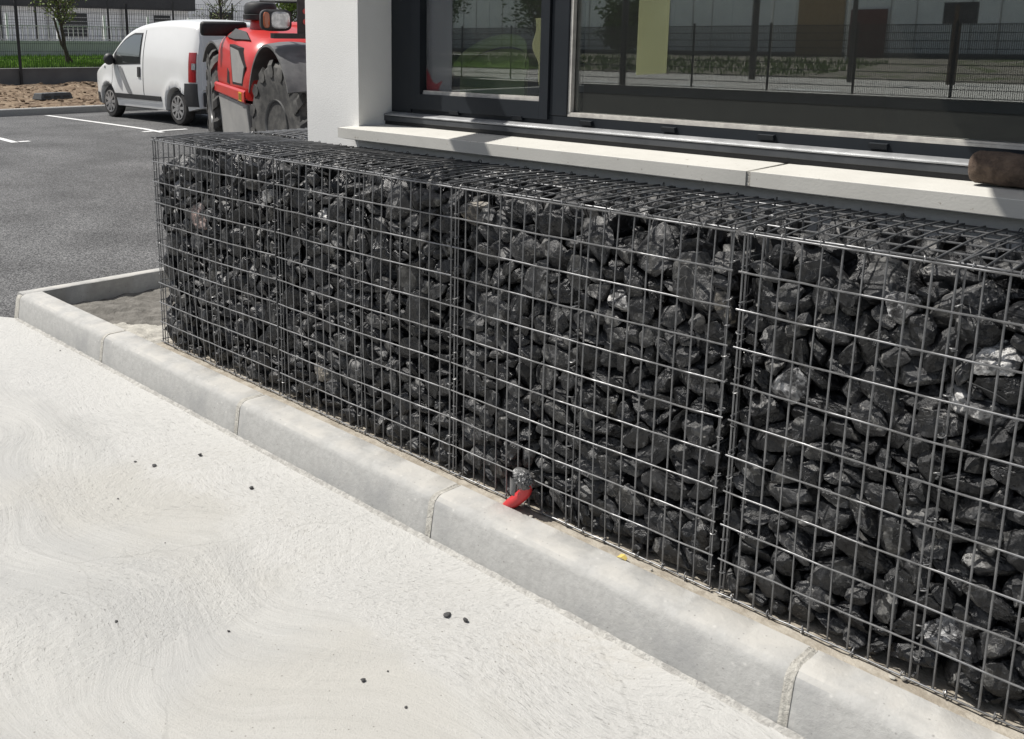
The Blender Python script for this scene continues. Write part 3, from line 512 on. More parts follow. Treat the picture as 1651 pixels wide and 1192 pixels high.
1,1,179,912,130,885,123,-24,3,-18,1,13,108,1533,44,1706,78,55,28,-79,1,0,162,815,169,1831,11,-113,-56,10,2,11,129,899,41,536,33,13,92,80,2,12,220,1913,319,832,23,106,-51,43,2,10,118,52,73,972,90,-42,26,-75,
2,8,94,953,35,1182,35,-17,-120,12,1,6,180,246,51,131,55,40,86,-64,1,13,128,1576,78,1820,52,107,-16,-40,2,5,110,1279,40,86,57,16,-112,13,2,10,120,1448,139,390,60,-76,-82,-2,3,4,81,334,29,1614,41,96,-47,54,
3,0,216,153,672,1805,20,13,44,117,1,3,180,304,62,1030,78,2,-60,80,1,13,114,1760,79,1525,28,-30,38,114,3,3,96,318,37,25,0,9,124,-26,0,13,188,1576,111,525,21,51,64,94,2,6,230,74,173,1593,91,-72,5,-51,
1,7,115,1929,40,610,30,5,102,69,2,4,102,1644,39,1344,118,-23,33,-25,3,1,151,129,229,1071,120,-39,4,-12,3,6,148,280,110,1574,85,36,18,86,0,13,183,1245,899,1811,3,-80,-90,-39,0,12,218,1906,217,1862,7,121,-1,-37,
1,9,150,680,44,222,86,-84,10,40,3,11,122,1271,61,1689,31,121,-5,-20,0,10,201,1376,126,439,27,81,-94,3,2,7,130,313,89,355,87,-41,52,-64,2,3,117,284,31,475,24,-46,-59,-100,2,0,201,114,133,1280,29,17,-120,26,
1,8,170,80,90,655,37,-103,25,60,2,5,106,785,34,434,20,-47,7,-116,2,12,121,393,69,1360,43,57,-12,105,1,2,136,1233,66,661,121,-12,36,1,1,0,121,108,37,1048,67,108,-7,5,2,13,164,1899,306,1073,111,55,-25,16,
1,6,128,1844,72,449,4,-120,-38,-18,2,8,112,319,84,191,42,-19,53,-106,2,12,216,1539,129,1386,76,-16,8,-100,3,10,117,228,195,1828,10,102,-48,57,0,10,211,891,126,239,21,64,106,19,0,5,215,1161,94,277,96,31,43,65,
1,2,117,529,33,985,4,-29,88,87,1,8,172,1795,100,1155,43,18,41,111,2,11,112,298,26,814,73,-69,-57,-53,1,13,141,826,58,299,44,93,-67,33,1,7,138,1486,65,558,18,11,-5,-125,1,13,98,1720,29,1269,55,46,-64,83,
1,8,173,286,93,1369,25,-70,-31,-98,2,10,91,926,50,1330,63,-30,-95,46,0,2,158,1367,44,1254,78,-97,26,3,1,13,191,465,85,837,4,-54,-111,30,2,0,131,658,74,1107,122,-17,28,-10,3,6,107,77,73,845,81,-55,7,-81,
0,13,122,1862,39,462,79,94,-13,29,3,2,81,356,53,944,63,87,0,68,0,3,145,1954,75,1083,58,-67,-86,31,1,13,182,1002,98,607,62,23,-108,-8,1,11,180,1724,113,219,50,-30,30,109,1,6,142,1331,44,346,35,16,101,-67,
1,5,125,1014,42,1205,1,112,-21,56,1,13,122,1161,71,1721,76,26,21,96,2,11,159,87,76,45,87,19,-1,91,2,0,97,226,41,915,101,76,2,15,3,3,80,602,35,786,5,32,-122,15,0,13,230,1033,118,118,68,22,102,23,
0,11,163,1922,77,368,1,-113,-4,-58,1,1,202,210,693,1834,9,-101,75,-15,0,9,156,1433,47,558,75,-66,38,69,0,4,128,1842,40,1670,22,14,-53,-112,1,5,162,564,68,1487,36,-21,110,-47,2,13,119,324,66,916,116,-8,-48,-18,
1,8,143,1026,51,72,122,6,32,13,1,10,108,409,63,1856,106,-1,-41,-57,1,3,141,564,79,1622,97,-27,59,-49,0,1,198,606,99,153,28,5,79,95,0,13,178,1697,79,838,43,38,-109,32,0,3,162,514,43,1745,62,-105,17,32,
1,5,133,1170,48,42,110,54,17,29,2,11,230,1842,146,174,84,94,-6,17,0,8,160,110,62,230,37,61,-23,102,1,3,134,1093,68,638,104,-42,60,8,1,9,202,187,425,1802,0,55,-18,-113,1,5,138,1138,87,1812,32,-3,11,122,
2,5,131,1947,155,383,78,69,-48,55,3,4,165,465,162,197,0,8,-125,-23,0,1,111,1716,26,242,92,84,17,-12,0,13,147,593,203,1860,67,105,-10,24,3,10,105,813,806,1823,72,-101,18,-18,1,1,146,1187,105,223,34,68,100,20,
1,4,163,1831,82,1704,10,-122,-18,30,2,2,117,634,34,42,51,110,-32,19,1,4,132,421,42,1673,17,-6,126,-6,2,13,115,1000,43,768,85,41,-76,38,1,9,230,187,89,226,2,23,-123,19,1,13,188,77,388,1828,6,-99,-47,-64,
2,1,102,991,45,45,29,-33,-97,69,2,6,178,1854,200,927,52,61,-53,84,2,3,126,483,71,910,8,-110,-49,-39,2,1,156,1687,143,1557,90,-14,-85,23,2,13,130,695,323,1817,4,-14,-106,-68,0,5,160,454,59,147,113,5,51,-25,
0,13,181,794,88,738,17,67,-106,12,1,1,230,1150,210,985,56,5,-1,-114,1,13,123,1790,90,1405,3,-93,31,-81,2,9,96,421,30,1614,79,-97,-19,10,3,10,230,851,256,1670,68,-97,44,17,0,10,177,729,103,582,42,-100,-33,-57,
0,2,161,1552,75,1725,0,16,125,-12,1,0,186,570,125,57,14,-124,-22,8,1,0,129,1422,79,1446,38,-86,-82,25,2,2,136,1868,143,507,2,-36,13,121,1,6,141,1949,335,1861,12,52,-111,-31,2,6,176,1349,153,1756,10,-14,-120,38,
1,0,119,1561,58,620,99,-37,-8,-71,1,5,140,479,41,1770,120,-43,1,-1,2,1,68,600,20,1181,74,-63,-62,-53,3,6,126,1318,120,193,61,37,-40,-97,0,10,169,1176,90,977,39,-14,70,98,0,0,187,724,648,1847,79,79,50,-31,
1,13,230,704,219,1648,1,-56,37,108,1,11,164,726,72,1276,44,93,74,2,1,0,199,622,133,310,120,-3,31,25,1,1,134,127,76,1224,19,-40,-103,-59,2,7,93,1956,245,948,67,-48,-93,26,0,4,207,1435,117,158,23,-32,-58,106,
0,3,160,1366,42,1125,53,110,-18,30,0,13,148,550,79,887,26,72,-101,-12,1,10,126,1350,82,85,1,94,-81,-26,1,3,162,297,80,489,7,-14,-125,-18,1,13,128,1055,782,1839,45,85,-2,83,0,6,167,1151,53,780,106,63,23,-20,
0,1,197,1374,168,1873,20,-35,-67,-100,1,4,214,121,130,345,11,114,53,-12,1,9,161,494,84,440,115,20,6,49,1,9,130,63,59,1449,73,-82,-64,4,2,11,144,1853,104,437,67,-5,-3,-107,2,1,129,1855,247,1362,15,-107,67,-11,
0,11,150,1838,47,1764,121,19,-26,20,1,10,105,1565,53,43,108,51,2,44,1,8,210,653,141,1083,3,124,26,-12,1,10,101,778,47,1726,51,-59,-28,-96,1,8,135,1343,71,216,66,-9,4,108,2,6,203,1589,212,1468,39,49,-110,9,
0,1,177,1117,120,701,37,3,-116,-35,0,0,144,1915,71,889,57,-96,56,-24,1,2,160,1872,189,1124,9,59,95,59,0,0,208,1699,94,410,61,-89,65,-12,1,8,141,952,109,1021,54,-73,63,-62,1,0,120,581,78,1739,77,12,-4,100,
1,7,116,145,49,1813,11,20,-56,-112,2,8,87,582,34,1080,11,-21,80,95,0,5,156,1018,59,1270,70,-11,45,95,1,9,136,382,47,1308,29,-73,54,84,2,4,119,382,959,1768,96,-53,36,53,2,2,134,1604,135,1600,9,96,83,-4,
0,2,175,1218,87,171,16,-5,124,19,1,7,131,773,69,471,32,43,-31,111,1,8,99,1077,38,1027,29,27,-34,116,3,13,127,376,144,950,102,58,-8,-48,1,10,82,1937,27,153,64,101,0,42,1,8,127,286,59,643,94,-8,-63,-57,
2,3,175,323,92,58,26,-68,-103,-12,3,2,143,903,591,1792,5,87,71,-59,0,3,139,1529,37,48,64,-110,2,6,0,1,181,1303,150,765,60,-32,104,-28,0,13,145,1024,81,967,46,-58,84,-60,1,1,90,1783,29,183,4,-9,-107,68,
1,3,123,845,33,1577,26,32,56,-106,1,6,161,1518,166,1868,65,-6,73,-81,2,0,124,690,77,899,23,-83,-41,-83,2,6,90,804,26,1529,90,66,-49,37,1,12,125,870,28,61,81,-79,31,49,1,3,162,418,64,45,14,-53,-109,35,
1,7,120,691,71,110,21,-38,-118,16,1,6,109,1651,36,520,19,-44,-116,21,1,0,195,279,129,741,44,27,-41,-109,2,9,84,1958,106,462,14,-105,69,12,1,13,117,1341,63,712,53,13,50,103,2,4,87,1479,36,32,23,10,121,-28,
2,8,97,691,41,652,20,38,114,36,2,2,143,1572,133,1691,9,-21,3,125,3,1,103,967,123,1034,45,-16,-6,118,3,4,163,498,234,1793,41,-40,109,30,0,5,129,1167,48,1505,20,125,-9,6,1,9,155,1214,73,139,30,-96,77,-1,
1,4,100,1829,61,1501,41,99,66,-22,2,9,179,1348,209,360,23,-58,-110,-7,0,7,108,1954,79,524,65,35,-103,-6,0,7,138,879,57,1365,56,62,-84,46,1,0,120,1739,60,413,121,-15,24,28,1,2,185,277,175,890,7,-96,-77,-30,
2,1,79,296,31,717,65,109,8,-1,0,9,127,1188,33,1214,86,57,66,-34,1,3,155,166,52,454,9,-35,-116,37,0,6,156,455,71,403,65,85,-53,-44,0,4,187,592,65,560,53,-93,0,-68,1,3,134,42,48,1689,86,1,-83,42,
2,12,116,836,36,58,38,27,-111,42,0,7,202,789,869,1800,78,-35,-71,62,0,2,142,1100,91,1812,61,70,80,-35,1,6,119,1202,41,572,64,14,27,-106,1,1,181,445,161,716,107,8,-5,-67,2,5,103,1948,404,1792,99,69,12,-38,
2,0,186,793,258,1810,17,119,-7,40,3,13,95,950,159,1085,23,114,19,48,0,2,230,1282,103,582,89,0,25,-87,1,0,130,45,73,470,37,81,-54,-73,1,2,184,501,826,1835,81,-5,61,-76,2,4,198,1906,364,1525,31,85,-59,-67,
0,8,131,1405,45,859,84,-40,59,63,0,11,141,1880,38,1528,92,68,-46,32,0,11,195,1750,69,1614,30,-36,-115,-25,1,13,93,1320,40,585,6,56,105,44,1,11,211,1224,117,1063,9,113,58,-5,0,9,222,773,133,1534,21,51,86,75,
1,3,122,1069,47,1125,0,-14,-7,126,2,10,166,366,128,560,99,60,51,-4,2,13,118,967,889,1797,25,95,57,57,3,4,123,170,104,1185,19,-113,51,22,0,13,131,1853,144,1732,31,50,112,7,0,12,142,785,29,1627,64,-67,-64,-58,
0,7,147,1728,85,1478,96,-69,1,-46,1,9,150,629,76,1201,6,-23,123,23,2,11,124,389,68,359,25,80,17,94,0,5,144,293,53,51,78,-93,-10,34,0,9,159,1154,93,514,53,-101,-34,44,0,12,137,1366,28,1643,80,-74,42,49,
1,5,99,1405,53,611,86,2,61,-71,1,13,153,1498,125,1003,13,-120,6,38,1,10,144,1053,128,1466,111,-15,29,-52,1,12,147,56,41,1558,41,-75,-67,-66,2,11,89,913,43,1697,86,-62,-42,56,3,5,104,111,85,49,66,91,-58,-9,
3,1,145,1058,190,248,26,93,-29,77,0,11,207,1781,87,1205,78,85,-53,3,1,2,158,731,790,1823,1,124,-16,-21,0,13,107,1664,58,1191,31,-83,-64,-64,1,13,85,1717,43,47,63,-20,44,99,1,0,137,189,236,1868,71,9,-58,-88,
2,9,112,1222,78,41,45,-98,-41,53,2,1,140,1335,324,1836,81,-64,66,-32,0,1,150,1422,66,694,0,127,-1,3,0,9,160,1080,49,1595,4,-7,76,101,2,5,110,1930,337,1778,8,9,-46,118,0,1,171,381,150,183,58,25,-97,-52,
0,5,157,1712,92,1348,95,-5,36,-76,1,4,105,787,35,221,1,-26,-63,-107,1,13,109,990,86,777,29,-40,12,-116,1,1,138,71,133,1794,20,83,-84,43,1,10,101,365,47,1774,45,-32,-53,-101,3,2,181,990,185,386,51,110,35,15,
0,5,149,388,49,1164,14,-26,12,-123,1,12,137,791,43,1119,5,-13,119,42,2,4,87,263,28,1431,112,1,59,-8,3,6,139,1338,126,986,116,-9,-50,-8,0,13,175,968,84,485,108,-12,10,64,0,11,128,1048,36,845,69,-89,41,42,
0,4,136,1608,52,1608,13,9,124,-23,1,13,171,1662,139,639,1,17,-124,-24,1,8,199,1662,615,1782,69,-15,-97,-42,2,10,104,1955,236,307,32,-88,47,71,2,12,106,63,31,1192,109,62,-19,5,0,10,118,241,41,173,59,84,-8,74,
0,1,158,699,83,275,4,-125,21,-3,0,6,201,316,96,1550,8,-66,-1,-108,0,10,179,1215,297,1881,82,-94,25,1,1,3,96,1647,47,1415,107,-38,-48,-31,2,8,173,739,138,361,121,30,12,-18,0,0,230,164,128,592,5,58,-113,-1,
1,10,107,1412,64,1182,33,10,-118,32,2,4,184,1924,372,1377,57,-89,67,23,0,13,114,315,32,1311,6,-7,-97,82,0,9,121,1900,35,1358,37,-12,82,89,1,13,107,1489,73,1096,42,24,26,115,1,11,98,167,34,667,69,92,-18,51,
1,7,119,1897,118,1832,104,28,62,-29,2,8,78,465,55,1777,77,-6,-31,-96,0,5,145,199,64,1670,75,-86,17,-52,1,5,106,948,36,293,17,7,10,-125,1,9,123,224,38,588,52,115,-2,-9,1,3,152,1778,119,1600,2,-91,-88,4,
1,0,130,419,88,1475,23,-119,-31,-22,2,5,162,1910,270,566,107,-24,61,-23,2,4,110,50,54,862,94,-15,-43,-73,3,7,98,908,95,333,5,74,22,101,3,11,227,1342,304,548,17,-64,93,56,0,7,184,363,87,600,37,-75,-92,25,
0,2,161,56,79,1187,78,-21,89,40,0,9,143,1465,45,1061,27,-34,110,46,0,0,114,1434,61,1718,77,77,-53,-38,1,10,95,242,50,385,83,-42,81,-30,1,11,224,478,99,1575,118,-3,5,47,2,4,128,1011,102,308,41,88,71,42,
2,12,79,1044,23,939,91,56,-28,63,0,2,138,927,41,693,39,103,-44,46,0,7,177,312,75,777,8,103,6,74,2,11,121,613,60,699,2,87,88,29,2,5,168,515,106,1142,43,103,-57,18,3,1,175,762,564,1761,25,56,-110,-14,
0,7,122,1582,70,793,69,99,-29,-29,0,13,99,1961,121,1330,24,79,-63,-74,0,6,118,1450,37,1585,52,-116,7,6,2,3,208,952,167,86,3,49,-69,95,2,11,168,1109,962,1782,1,-8,-58,-113,3,4,230,648,403,1721,104,-8,5,72,
0,9,178,649,67,692,4,-120,39,14,3,10,115,1033,219,1165,20,-11,114,-51,0,5,109,1274,35,289,32,-31,-86,-81,0,10,147,464,96,1044,9,-118,-44,17,0,10,130,1077,78,1417,94,82,8,-23,1,8,109,322,48,315,47,24,89,74,
2,3,166,1925,399,1649,15,-105,69,-16,0,11,111,1587,27,215,108,40,46,-26,0,13,148,555,66,788,8,60,109,-25,0,12,144,1314,52,951,42,107,-4,-54,0,7,132,883,61,1087,20,122,-27,12,0,10,178,1256,128,1412,26,-37,85,-83,
1,4,120,333,65,1166,62,-44,27,98,1,7,123,1252,956,1807,20,11,117,-43,2,9,75,1949,65,600,22,-19,-25,121,3,0,158,405,827,1716,65,-70,-76,35,3,11,130,353,150,1376,41,40,-16,112,0,8,185,1578,139,140,99,36,61,-37,
0,11,173,541,60,1330,68,107,7,-1,1,5,125,84,45,39,124,20,-14,-6,1,6,81,1968,165,1600,24,-73,12,101,0,8,105,1240,36,1634,48,-9,-117,-3,1,2,138,478,61,167,32,-70,85,-54,1,3,101,387,25,938,26,39,74,-92,
1,12,121,768,59,1617,24,124,-3,16,0,7,109,1475,49,777,114,-48,-8,28,1,0,129,897,89,700,67,-53,78,-52,3,4,202,1158,455,1724,10,-8,51,116,0,13,114,910,57,48,3,81,85,49,0,5,178,664,101,892,83,-68,43,-53,
0,7,146,1494,600,1791,5,-112,9,-58,1,5,99,468,34,1330,39,-27,105,54,1,6,223,1128,145,1570,26,103,32,-62,1,5,120,1914,152,1317,121,20,7,32,1,13,124,668,407,1800,47,85,-81,-4,2,5,225,1026,195,805,100,72,31,6,
2,7,145,988,117,1367,47,-12,-67,96,3,9,173,59,115,151,94,-39,70,-30,3,5,145,297,184,1696,63,44,-93,-39,0,4,134,411,47,316,61,109,-12,-17,0,13,84,1813,33,336,60,-20,-92,-60,0,3,138,352,50,503,123,29,1,-16,
1,8,129,190,91,1106,17,53,-92,68,1,6,137,842,101,1709,63,23,40,100,2,9,90,1960,164,582,10,102,-62,42,2,5,110,420,81,1199,77,-29,89,-38,2,4,116,1291,242,1796,15,-55,-56,99,0,13,137,768,99,995,39,-116,-22,-26,
0,4,197,1874,135,1034,116,39,24,-24,0,1,143,642,104,1531,70,-22,-45,94,1,2,177,555,141,618,16,34,23,119,1,4,95,392,36,747,117,19,-43,16,1,1,179,284,153,1537,32,-66,-81,64,2,12,77,287,24,1084,58,26,50,-98,
3,10,140,385,227,392,86,-11,-19,91,3,9,85,237,76,1318,33,68,48,-90,0,3,210,1228,83,58,1,126,-14,7,0,10,90,1688,43,34,22,13,-51,-114,0,0,108,145,35,63,36,49,79,-79,0,6,135,403,43,722,114,-17,-37,38,
0,11,187,443,122,847,23,-80,53,-80,0,9,114,976,45,1051,106,3,-65,-24,0,7,230,1452,178,1576,55,74,-80,33,0,9,125,678,36,1609,97,76,-18,26,1,6,109,1727,61,109,53,-55,5,102,1,13,95,510,55,1406,17,-70,103,20,
3,12,144,1438,50,460,49,81,82,-19,3,9,138,404,168,827,84,56,41,64,3,4,125,241,191,991,68,31,-54,-87,0,6,106,603,30,1228,24,-47,57,101,0,4,101,1846,33,1131,69,89,11,-58,0,8,186,1843,156,1407,43,-83,48,-72,
1,7,127,1292,84,937,66,-37,-81,62,3,5,230,287,240,506,62,-7,-91,63,0,9,90,1940,25,970,13,32,-67,102,0,1,130,49,98,1514,42,-77,29,-87,1,5,131,889,101,536,77,81,-31,51,1,0,154,1571,194,789,10,-121,-37,-10,
1,11,88,662,27,1568,112,-47,-37,-9,1,13,171,1053,599,1767,15,59,-109,-22,2,7,125,921,221,1794,37,44,-100,53,3,3,128,1068,175,442,74,-52,73,-50,3,11,146,1474,91,369,22,40,-30,-115,3,12,177,1160,201,602,52,-94,-5,68,
0,0,146,484,87,517,10,-95,-28,79,0,8,111,472,50,655,69,-105,-4,-17,0,11,177,234,83,1173,5,-11,9,126,0,0,187,492,97,1194,110,-35,18,-49,1,1,108,1108,126,115,115,-1,33,43,1,3,129,1880,152,600,102,-28,-8,70,
2,1,134,1549,166,43,125,10,1,22,2,8,123,1016,166,977,115,51,-17,5,3,4,189,657,207,192,18,-75,98,26,0,1,184,544,138,348,36,5,117,32,0,2,99,1353,35,169,27,-40,95,70,0,1,111,945,64,781,1,-65,80,-75,
0,9,147,1620,79,1075,109,11,40,51,0,11,139,909,43,1225,11,24,89,87,0,13,182,443,101,1431,111,17,-53,-26,0,1,131,120,68,1554,66,37,-96,35,0,12,131,1003,46,1493,23,113,-39,37,1,4,122,1691,62,1359,92,-29,27,-78,
2,7,203,783,217,493,14,-6,7,126,2,5,151,568,778,1753,70,89,-48,-33,3,2,142,531,221,1613,68,96,44,-18,0,2,119,1046,72,371,52,109,39,-5,0,7,229,1221,151,1095,23,104,-55,41,1,3,112,302,51,35,10,3,126,5,
1,12,162,150,70,1664,39,93,-63,-44,2,13,159,682,140,1703,55,32,-107,22,3,8,188,1012,272,973,2,-74,-66,-79,0,7,119,1125,85,420,102,11,1,74,0,6,101,421,26,986,66,-64,-85,-20,1,2,169,1461,125,420,41,-8,120,2,
1,3,101,265,26,1139,63,108,5,-22,1,2,138,955,65,1135,62,-22,70,-83,2,3,114,51,56,769,65,-25,-63,85,3,8,194,1029,325,717,9,29,-52,-112,3,3,141,61,134,919,78,-8,-28,96,0,9,98,1742,36,725,13,111,-26,-54,
0,2,163,1942,179,1692,9,-103,-44,-59,1,4,102,66,44,169,81,70,-67,-8,1,2,74,1438,19,1507,73,-101,26,-3,2,3,120,1734,167,33,9,-53,-112,24,2,2,162,294,120,1401,56,68,-79,-46,3,6,173,1154,244,726,40,29,117,3,
3,5,107,788,128,739,51,38,-24,-107,3,13,181,539,193,989,117,35,-29,-19,3,2,187,427,259,1290,118,19,-25,-34,0,7,165,253,83,338,23,-118,39,-11,0,11,86,1690,24,1080,46,-63,67,75,0,6,111,449,29,1542,41,9,100,66,
0,7,212,1845,761,1792,37,87,-83,18,3,1,108,1358,143,42,89,-39,-17,80,3,2,201,568,327,62,12,-53,-115,2,3,0,230,411,225,1513,43,-32,-70,-91,3,0,88,375,164,1452,50,-5,76,89,0,4,115,910,47,382,42,-118,-12,20,
0,9,139,140,91,371,3,-112,-59,-11,0,8,141,533,86,1623,96,52,44,48,2,5,219,1202,249,884,19,8,-122,30,2,5,184,1084,500,1729,93,48,-65,30,2,11,147,1347,179,1523,17,15,120,36,0,8,175,748,188,65,69,24,-42,-95,
0,11,110,1404,39,54,22,-52,-59,-97,1,1,155,797,119,48,52,4,-9,-115,2,5,123,788,104,154,34,17,-91,-80,2,10,203,1872,317,1245,79,22,37,90,3,8,111,1100,244,1249,12,-86,87,32,0,2,87,1568,26,724,30,-17,-107,58,
1,7,117,390,61,174,80,-20,-40,88,1,10,224,203,180,1221,97,-2,80,17,3,9,90,31,111,848,69,-67,-80,25,3,3,230,611,238,1151,110,-11,31,-54,0,12,146,217,48,454,59,-8,-67,-90,0,13,161,1909,216,656,122,28,1,24,
0,5,136,1326,69,1538,117,29,-13,38,0,0,118,235,58,1526,103,-21,68,21,1,12,90,1507,32,1455,4,23,-121,33,2,3,145,190,108,42,51,-12,-31,112,2,6,179,1040,208,1122,52,-25,102,-50,3,6,215,914,236,168,11,-120,21,36,
3,3,203,94,212,780,41,-51,-101,-39,0,8,88,1060,39,586,73,82,-1,64,0,7,100,591,33,1472,47,76,79,-43,0,4,114,558,59,1541,36,118,28,-13,1,0,74,1791,47,117,27,-105,-42,-51,2,13,123,318,131,263,87,16,21,89,
3,10,131,78,202,1250,34,-14,-19,-120,3,2,139,846,333,1137,77,-79,17,61,0,12,131,66,44,428,19,-12,-70,104,1,11,214,801,160,149,47,107,17,45,1,12,109,853,74,116,109,-9,-3,65,1,5,141,1001,953,1835,17,-40,-12,119,
1,0,113,1734,159,1806,41,5,-97,70,2,13,104,1919,339,927,76,-15,-77,-64,3,12,175,674,172,913,53,-10,36,109,3,13,214,261,179,1295,116,17,-18,44,0,2,161,62,203,835,16,-108,-49,41,0,0,125,1410,94,982,77,35,85,-43,
0,11,106,839,28,1177,27,3,-96,79,1,10,195,439,153,972,119,44,1,10,1,8,163,1789,203,1013,27,-39,-79,87,1,9,160,1791,121,1287,34,-122,-5,0,1,12,125,1239,764,1809,35,38,-50,-105,2,7,200,1815,193,1075,17,-64,-98,-47,
2,11,106,1652,917,1756,80,39,26,87,2,4,138,492,126,1022,7,-13,-29,-123,2,1,99,783,133,1374,125,1,-14,-15,2,7,148,583,920,1733,36,-57,-107,4,3,12,174,64,854,1790,47,93,-54,-50,0,1,113,648,83,975,1,41,118,23,
0,7,107,1716,64,1804,112,-53,26,-9,1,9,101,352,35,243,32,9,76,96,1,13,134,345,139,1772,2,-44,-110,-44,2,11,150,1563,224,533,9,-24,124,12,0,9,86,1288,24,847,23,-50,90,70,0,13,230,831,169,1197,9,-74,-101,-21,
0,2,83,53,38,1659,43,-75,-60,-72,0,7,135,76,109,1687,33,-10,-107,60,0,7,88,1070,86,1684,55,21,-58,97,2,8,117,1648,196,763,13,71,-67,-80,2,11,230,518,630,1708,109,61,-14,-14,0,1,134,1109,107,1266,77,-42,-25,88,
0,7,201,1894,445,1752,32,-75,-55,-80,1,4,180,1503,156,62,85,93,-5,-14,1,11,150,1654,130,69,37,-50,-15,-110,1,13,75,890,64,1092,18,-120,35,15,1,6,230,1620,175,1695,18,76,83,55,1,4,199,327,354,1759,113,54,-20,3,
2,10,196,1453,276,950,5,109,60,25,2,6,163,135,875,1768,33,-35,-45,108,2,3,165,779,198,1677,6,119,-31,30,3,9,145,226,167,1162,26,-64,-75,76,3,7,115,691,138,1025,102,-14,-24,70,3,0,156,712,739,1819,2,-102,-56,51,
0,8,122,765,98,188,79,26,-24,93,0,6,230,1441,196,269,6,-23,-2,125,0,5,79,1955,27,627,5,-104,27,-67,0,9,93,43,28,831,40,-43,90,67,0,6,112,892,58,947,57,-45,76,-71,0,10,103,1228,66,890,39,-63,84,-60,
0,11,181,162,132,1264,65,-8,-22,106,0,10,169,661,382,1848,20,41,-38,-112,1,11,131,559,58,165,77,20,82,57,1,1,130,354,103,419,18,91,77,40,1,11,126,1816,333,1844,16,21,89,86,1,2,143,1434,120,1653,15,-46,116,-17,
1,13,134,1766,252,1805,42,59,-95,-44,0,6,126,338,82,1406,51,69,6,93,0,9,84,1663,29,1346,35,100,-11,-68,1,12,183,1622,119,1491,78,64,-17,-75,2,0,116,210,186,1463,32,-76,63,-73,2,5,159,1604,952,1690,3,-4,-43,119,
0,1,98,1023,73,302,13,-112,-44,39,0,13,107,1961,134,308,65,41,84,58,0,5,88,1078,41,917,20,-13,73,-101,0,6,148,1730,71,1109,110,-59,4,-24,0,11,230,1024,137,1146,105,16,-2,-70,1,6,79,197,27,307,49,10,68,-95,
1,10,167,454,162,1120,16,24,-44,-116,1,0,189,1294,167,1366,90,-71,1,-55,1,9,73,1351,26,1491,26,85,12,-90,1,10,128,1872,253,1820,49,-14,95,68,1,9,143,1196,847,1798,83,-44,76,39,1,3,99,1965,479,1777,6,-90,-45,77,
2,11,94,1737,135,311,1,-48,42,-110,3,3,128,921,248,1432,81,-36,29,-86,3,9,158,964,401,1425,115,25,-33,34,0,9,191,1718,164,162,87,50,27,73,0,4,129,321,86,1093,10,79,-22,96,0,0,100,1885,82,1174,5,83,41,87,
0,0,172,723,108,1284,57,-75,-85,-7,0,8,185,1679,184,1786,113,-28,-28,-43,1,11,189,897,205,334,30,4,21,122,1,3,134,82,133,1011,55,-15,31,-109,3,10,143,1341,244,1227,66,40,-56,-84,0,2,95,493,62,26,123,-24,18,12,
0,3,84,592,29,22,26,-124,5,1,0,4,171,1009,165,1038,100,-78,8,-7,0,1,205,1436,178,1276,7,-4,123,-31,1,8,142,851,917,1834,95,72,2,45,2,5,159,264,120,722,40,-54,-15,-106,3,4,230,1338,289,237,13,-47,-17,116,
3,5,181,229,243,316,82,96,-6,9,3,0,107,894,99,905,48,27,81,81,0,8,97,1704,84,1890,83,-33,-72,-53,0,4,147,995,219,1866,86,-9,92,-12,1,2,120,1839,123,538,45,-18,-29,114,1,8,110,238,114,1802,105,56,-44,2,
2,12,167,1216,122,252,57,101,-39,36,2,10,81,1100,73,794,88,70,20,56,2,10,144,435,211,1459,113,-30,10,49,3,1,193,147,296,934,110,-23,26,-52,3,11,107,717,137,825,98,77,9,-20,3,6,230,997,324,1275,53,49,-88,-56,
3,8,152,1116,231,1497,79,-30,-6,95,0,0,121,966,68,578,100,29,13,-72,0,9,84,118,22,1251,53,23,-94,62,0,2,187,1042,168,1536,49,108,21,41,1,10,124,1806,165,664,48,35,43,104,2,4,146,1578,310,47,24,-22,-34,118,
2,9,182,1830,357,669,92,61,-5,-63,2,5,130,842,161,1317,86,86,-25,26,3,11,175,894,738,1791,40,113,35,23,3,6,230,1058,375,1680,48,73,-89,23,0,7,107,46,48,135,68,54,9,92,0,1,180,1765,169,264,4,8,126,-14,
2,0,192,1882,367,310,114,52,11,-21,2,3,160,1185,195,579,13,15,97,80,2,2,169,1800,437,1667,20,5,104,70,3,10,145,1358,178,133,35,-85,-87,5,0,9,90,292,27,559,80,29,-84,42,0,4,105,451,61,1690,72,73,-2,74,
1,0,142,423,138,374,82,25,-10,93,2,5,139,1930,414,706,34,31,31,114,2,2,141,1543,150,751,116,-48,11,-17,2,10,198,1205,373,1700,31,-44,-91,-70,2,6,165,1502,218,1316,48,42,-21,108,2,10,141,1394,190,1423,50,107,-27,40,
3,1,125,348,941,1727,60,100,28,-41,3,7,177,572,161,1281,5,-116,-48,-20,3,10,103,56,162,1603,7,-69,75,-75,3,11,119,740,115,1580,98,7,70,-39,0,12,84,1288,23,135,30,-18,-114,-42,1,10,205,454,189,1252,92,29,49,66,
1,4,128,1886,187,1237,18,-50,111,-32,1,10,99,1499,137,1752,30,-118,25,-27,2,2,145,242,231,791,30,66,97,38,2,0,230,244,251,1288,33,15,-119,27,2,8,142,362,640,1793,114,36,19,39,3,13,117,247,252,1423,52,-59,-44,-90,
3,3,70,449,120,1674,53,-29,33,107,0,1,70,1131,28,1180,11,34,-19,120,0,5,160,916,103,1624,79,-89,3,-45,1,9,131,695,876,1809,64,32,4,-105,2,12,164,1531,201,1757,33,11,98,73,3,10,145,1129,257,1112,75,-96,-34,-15,
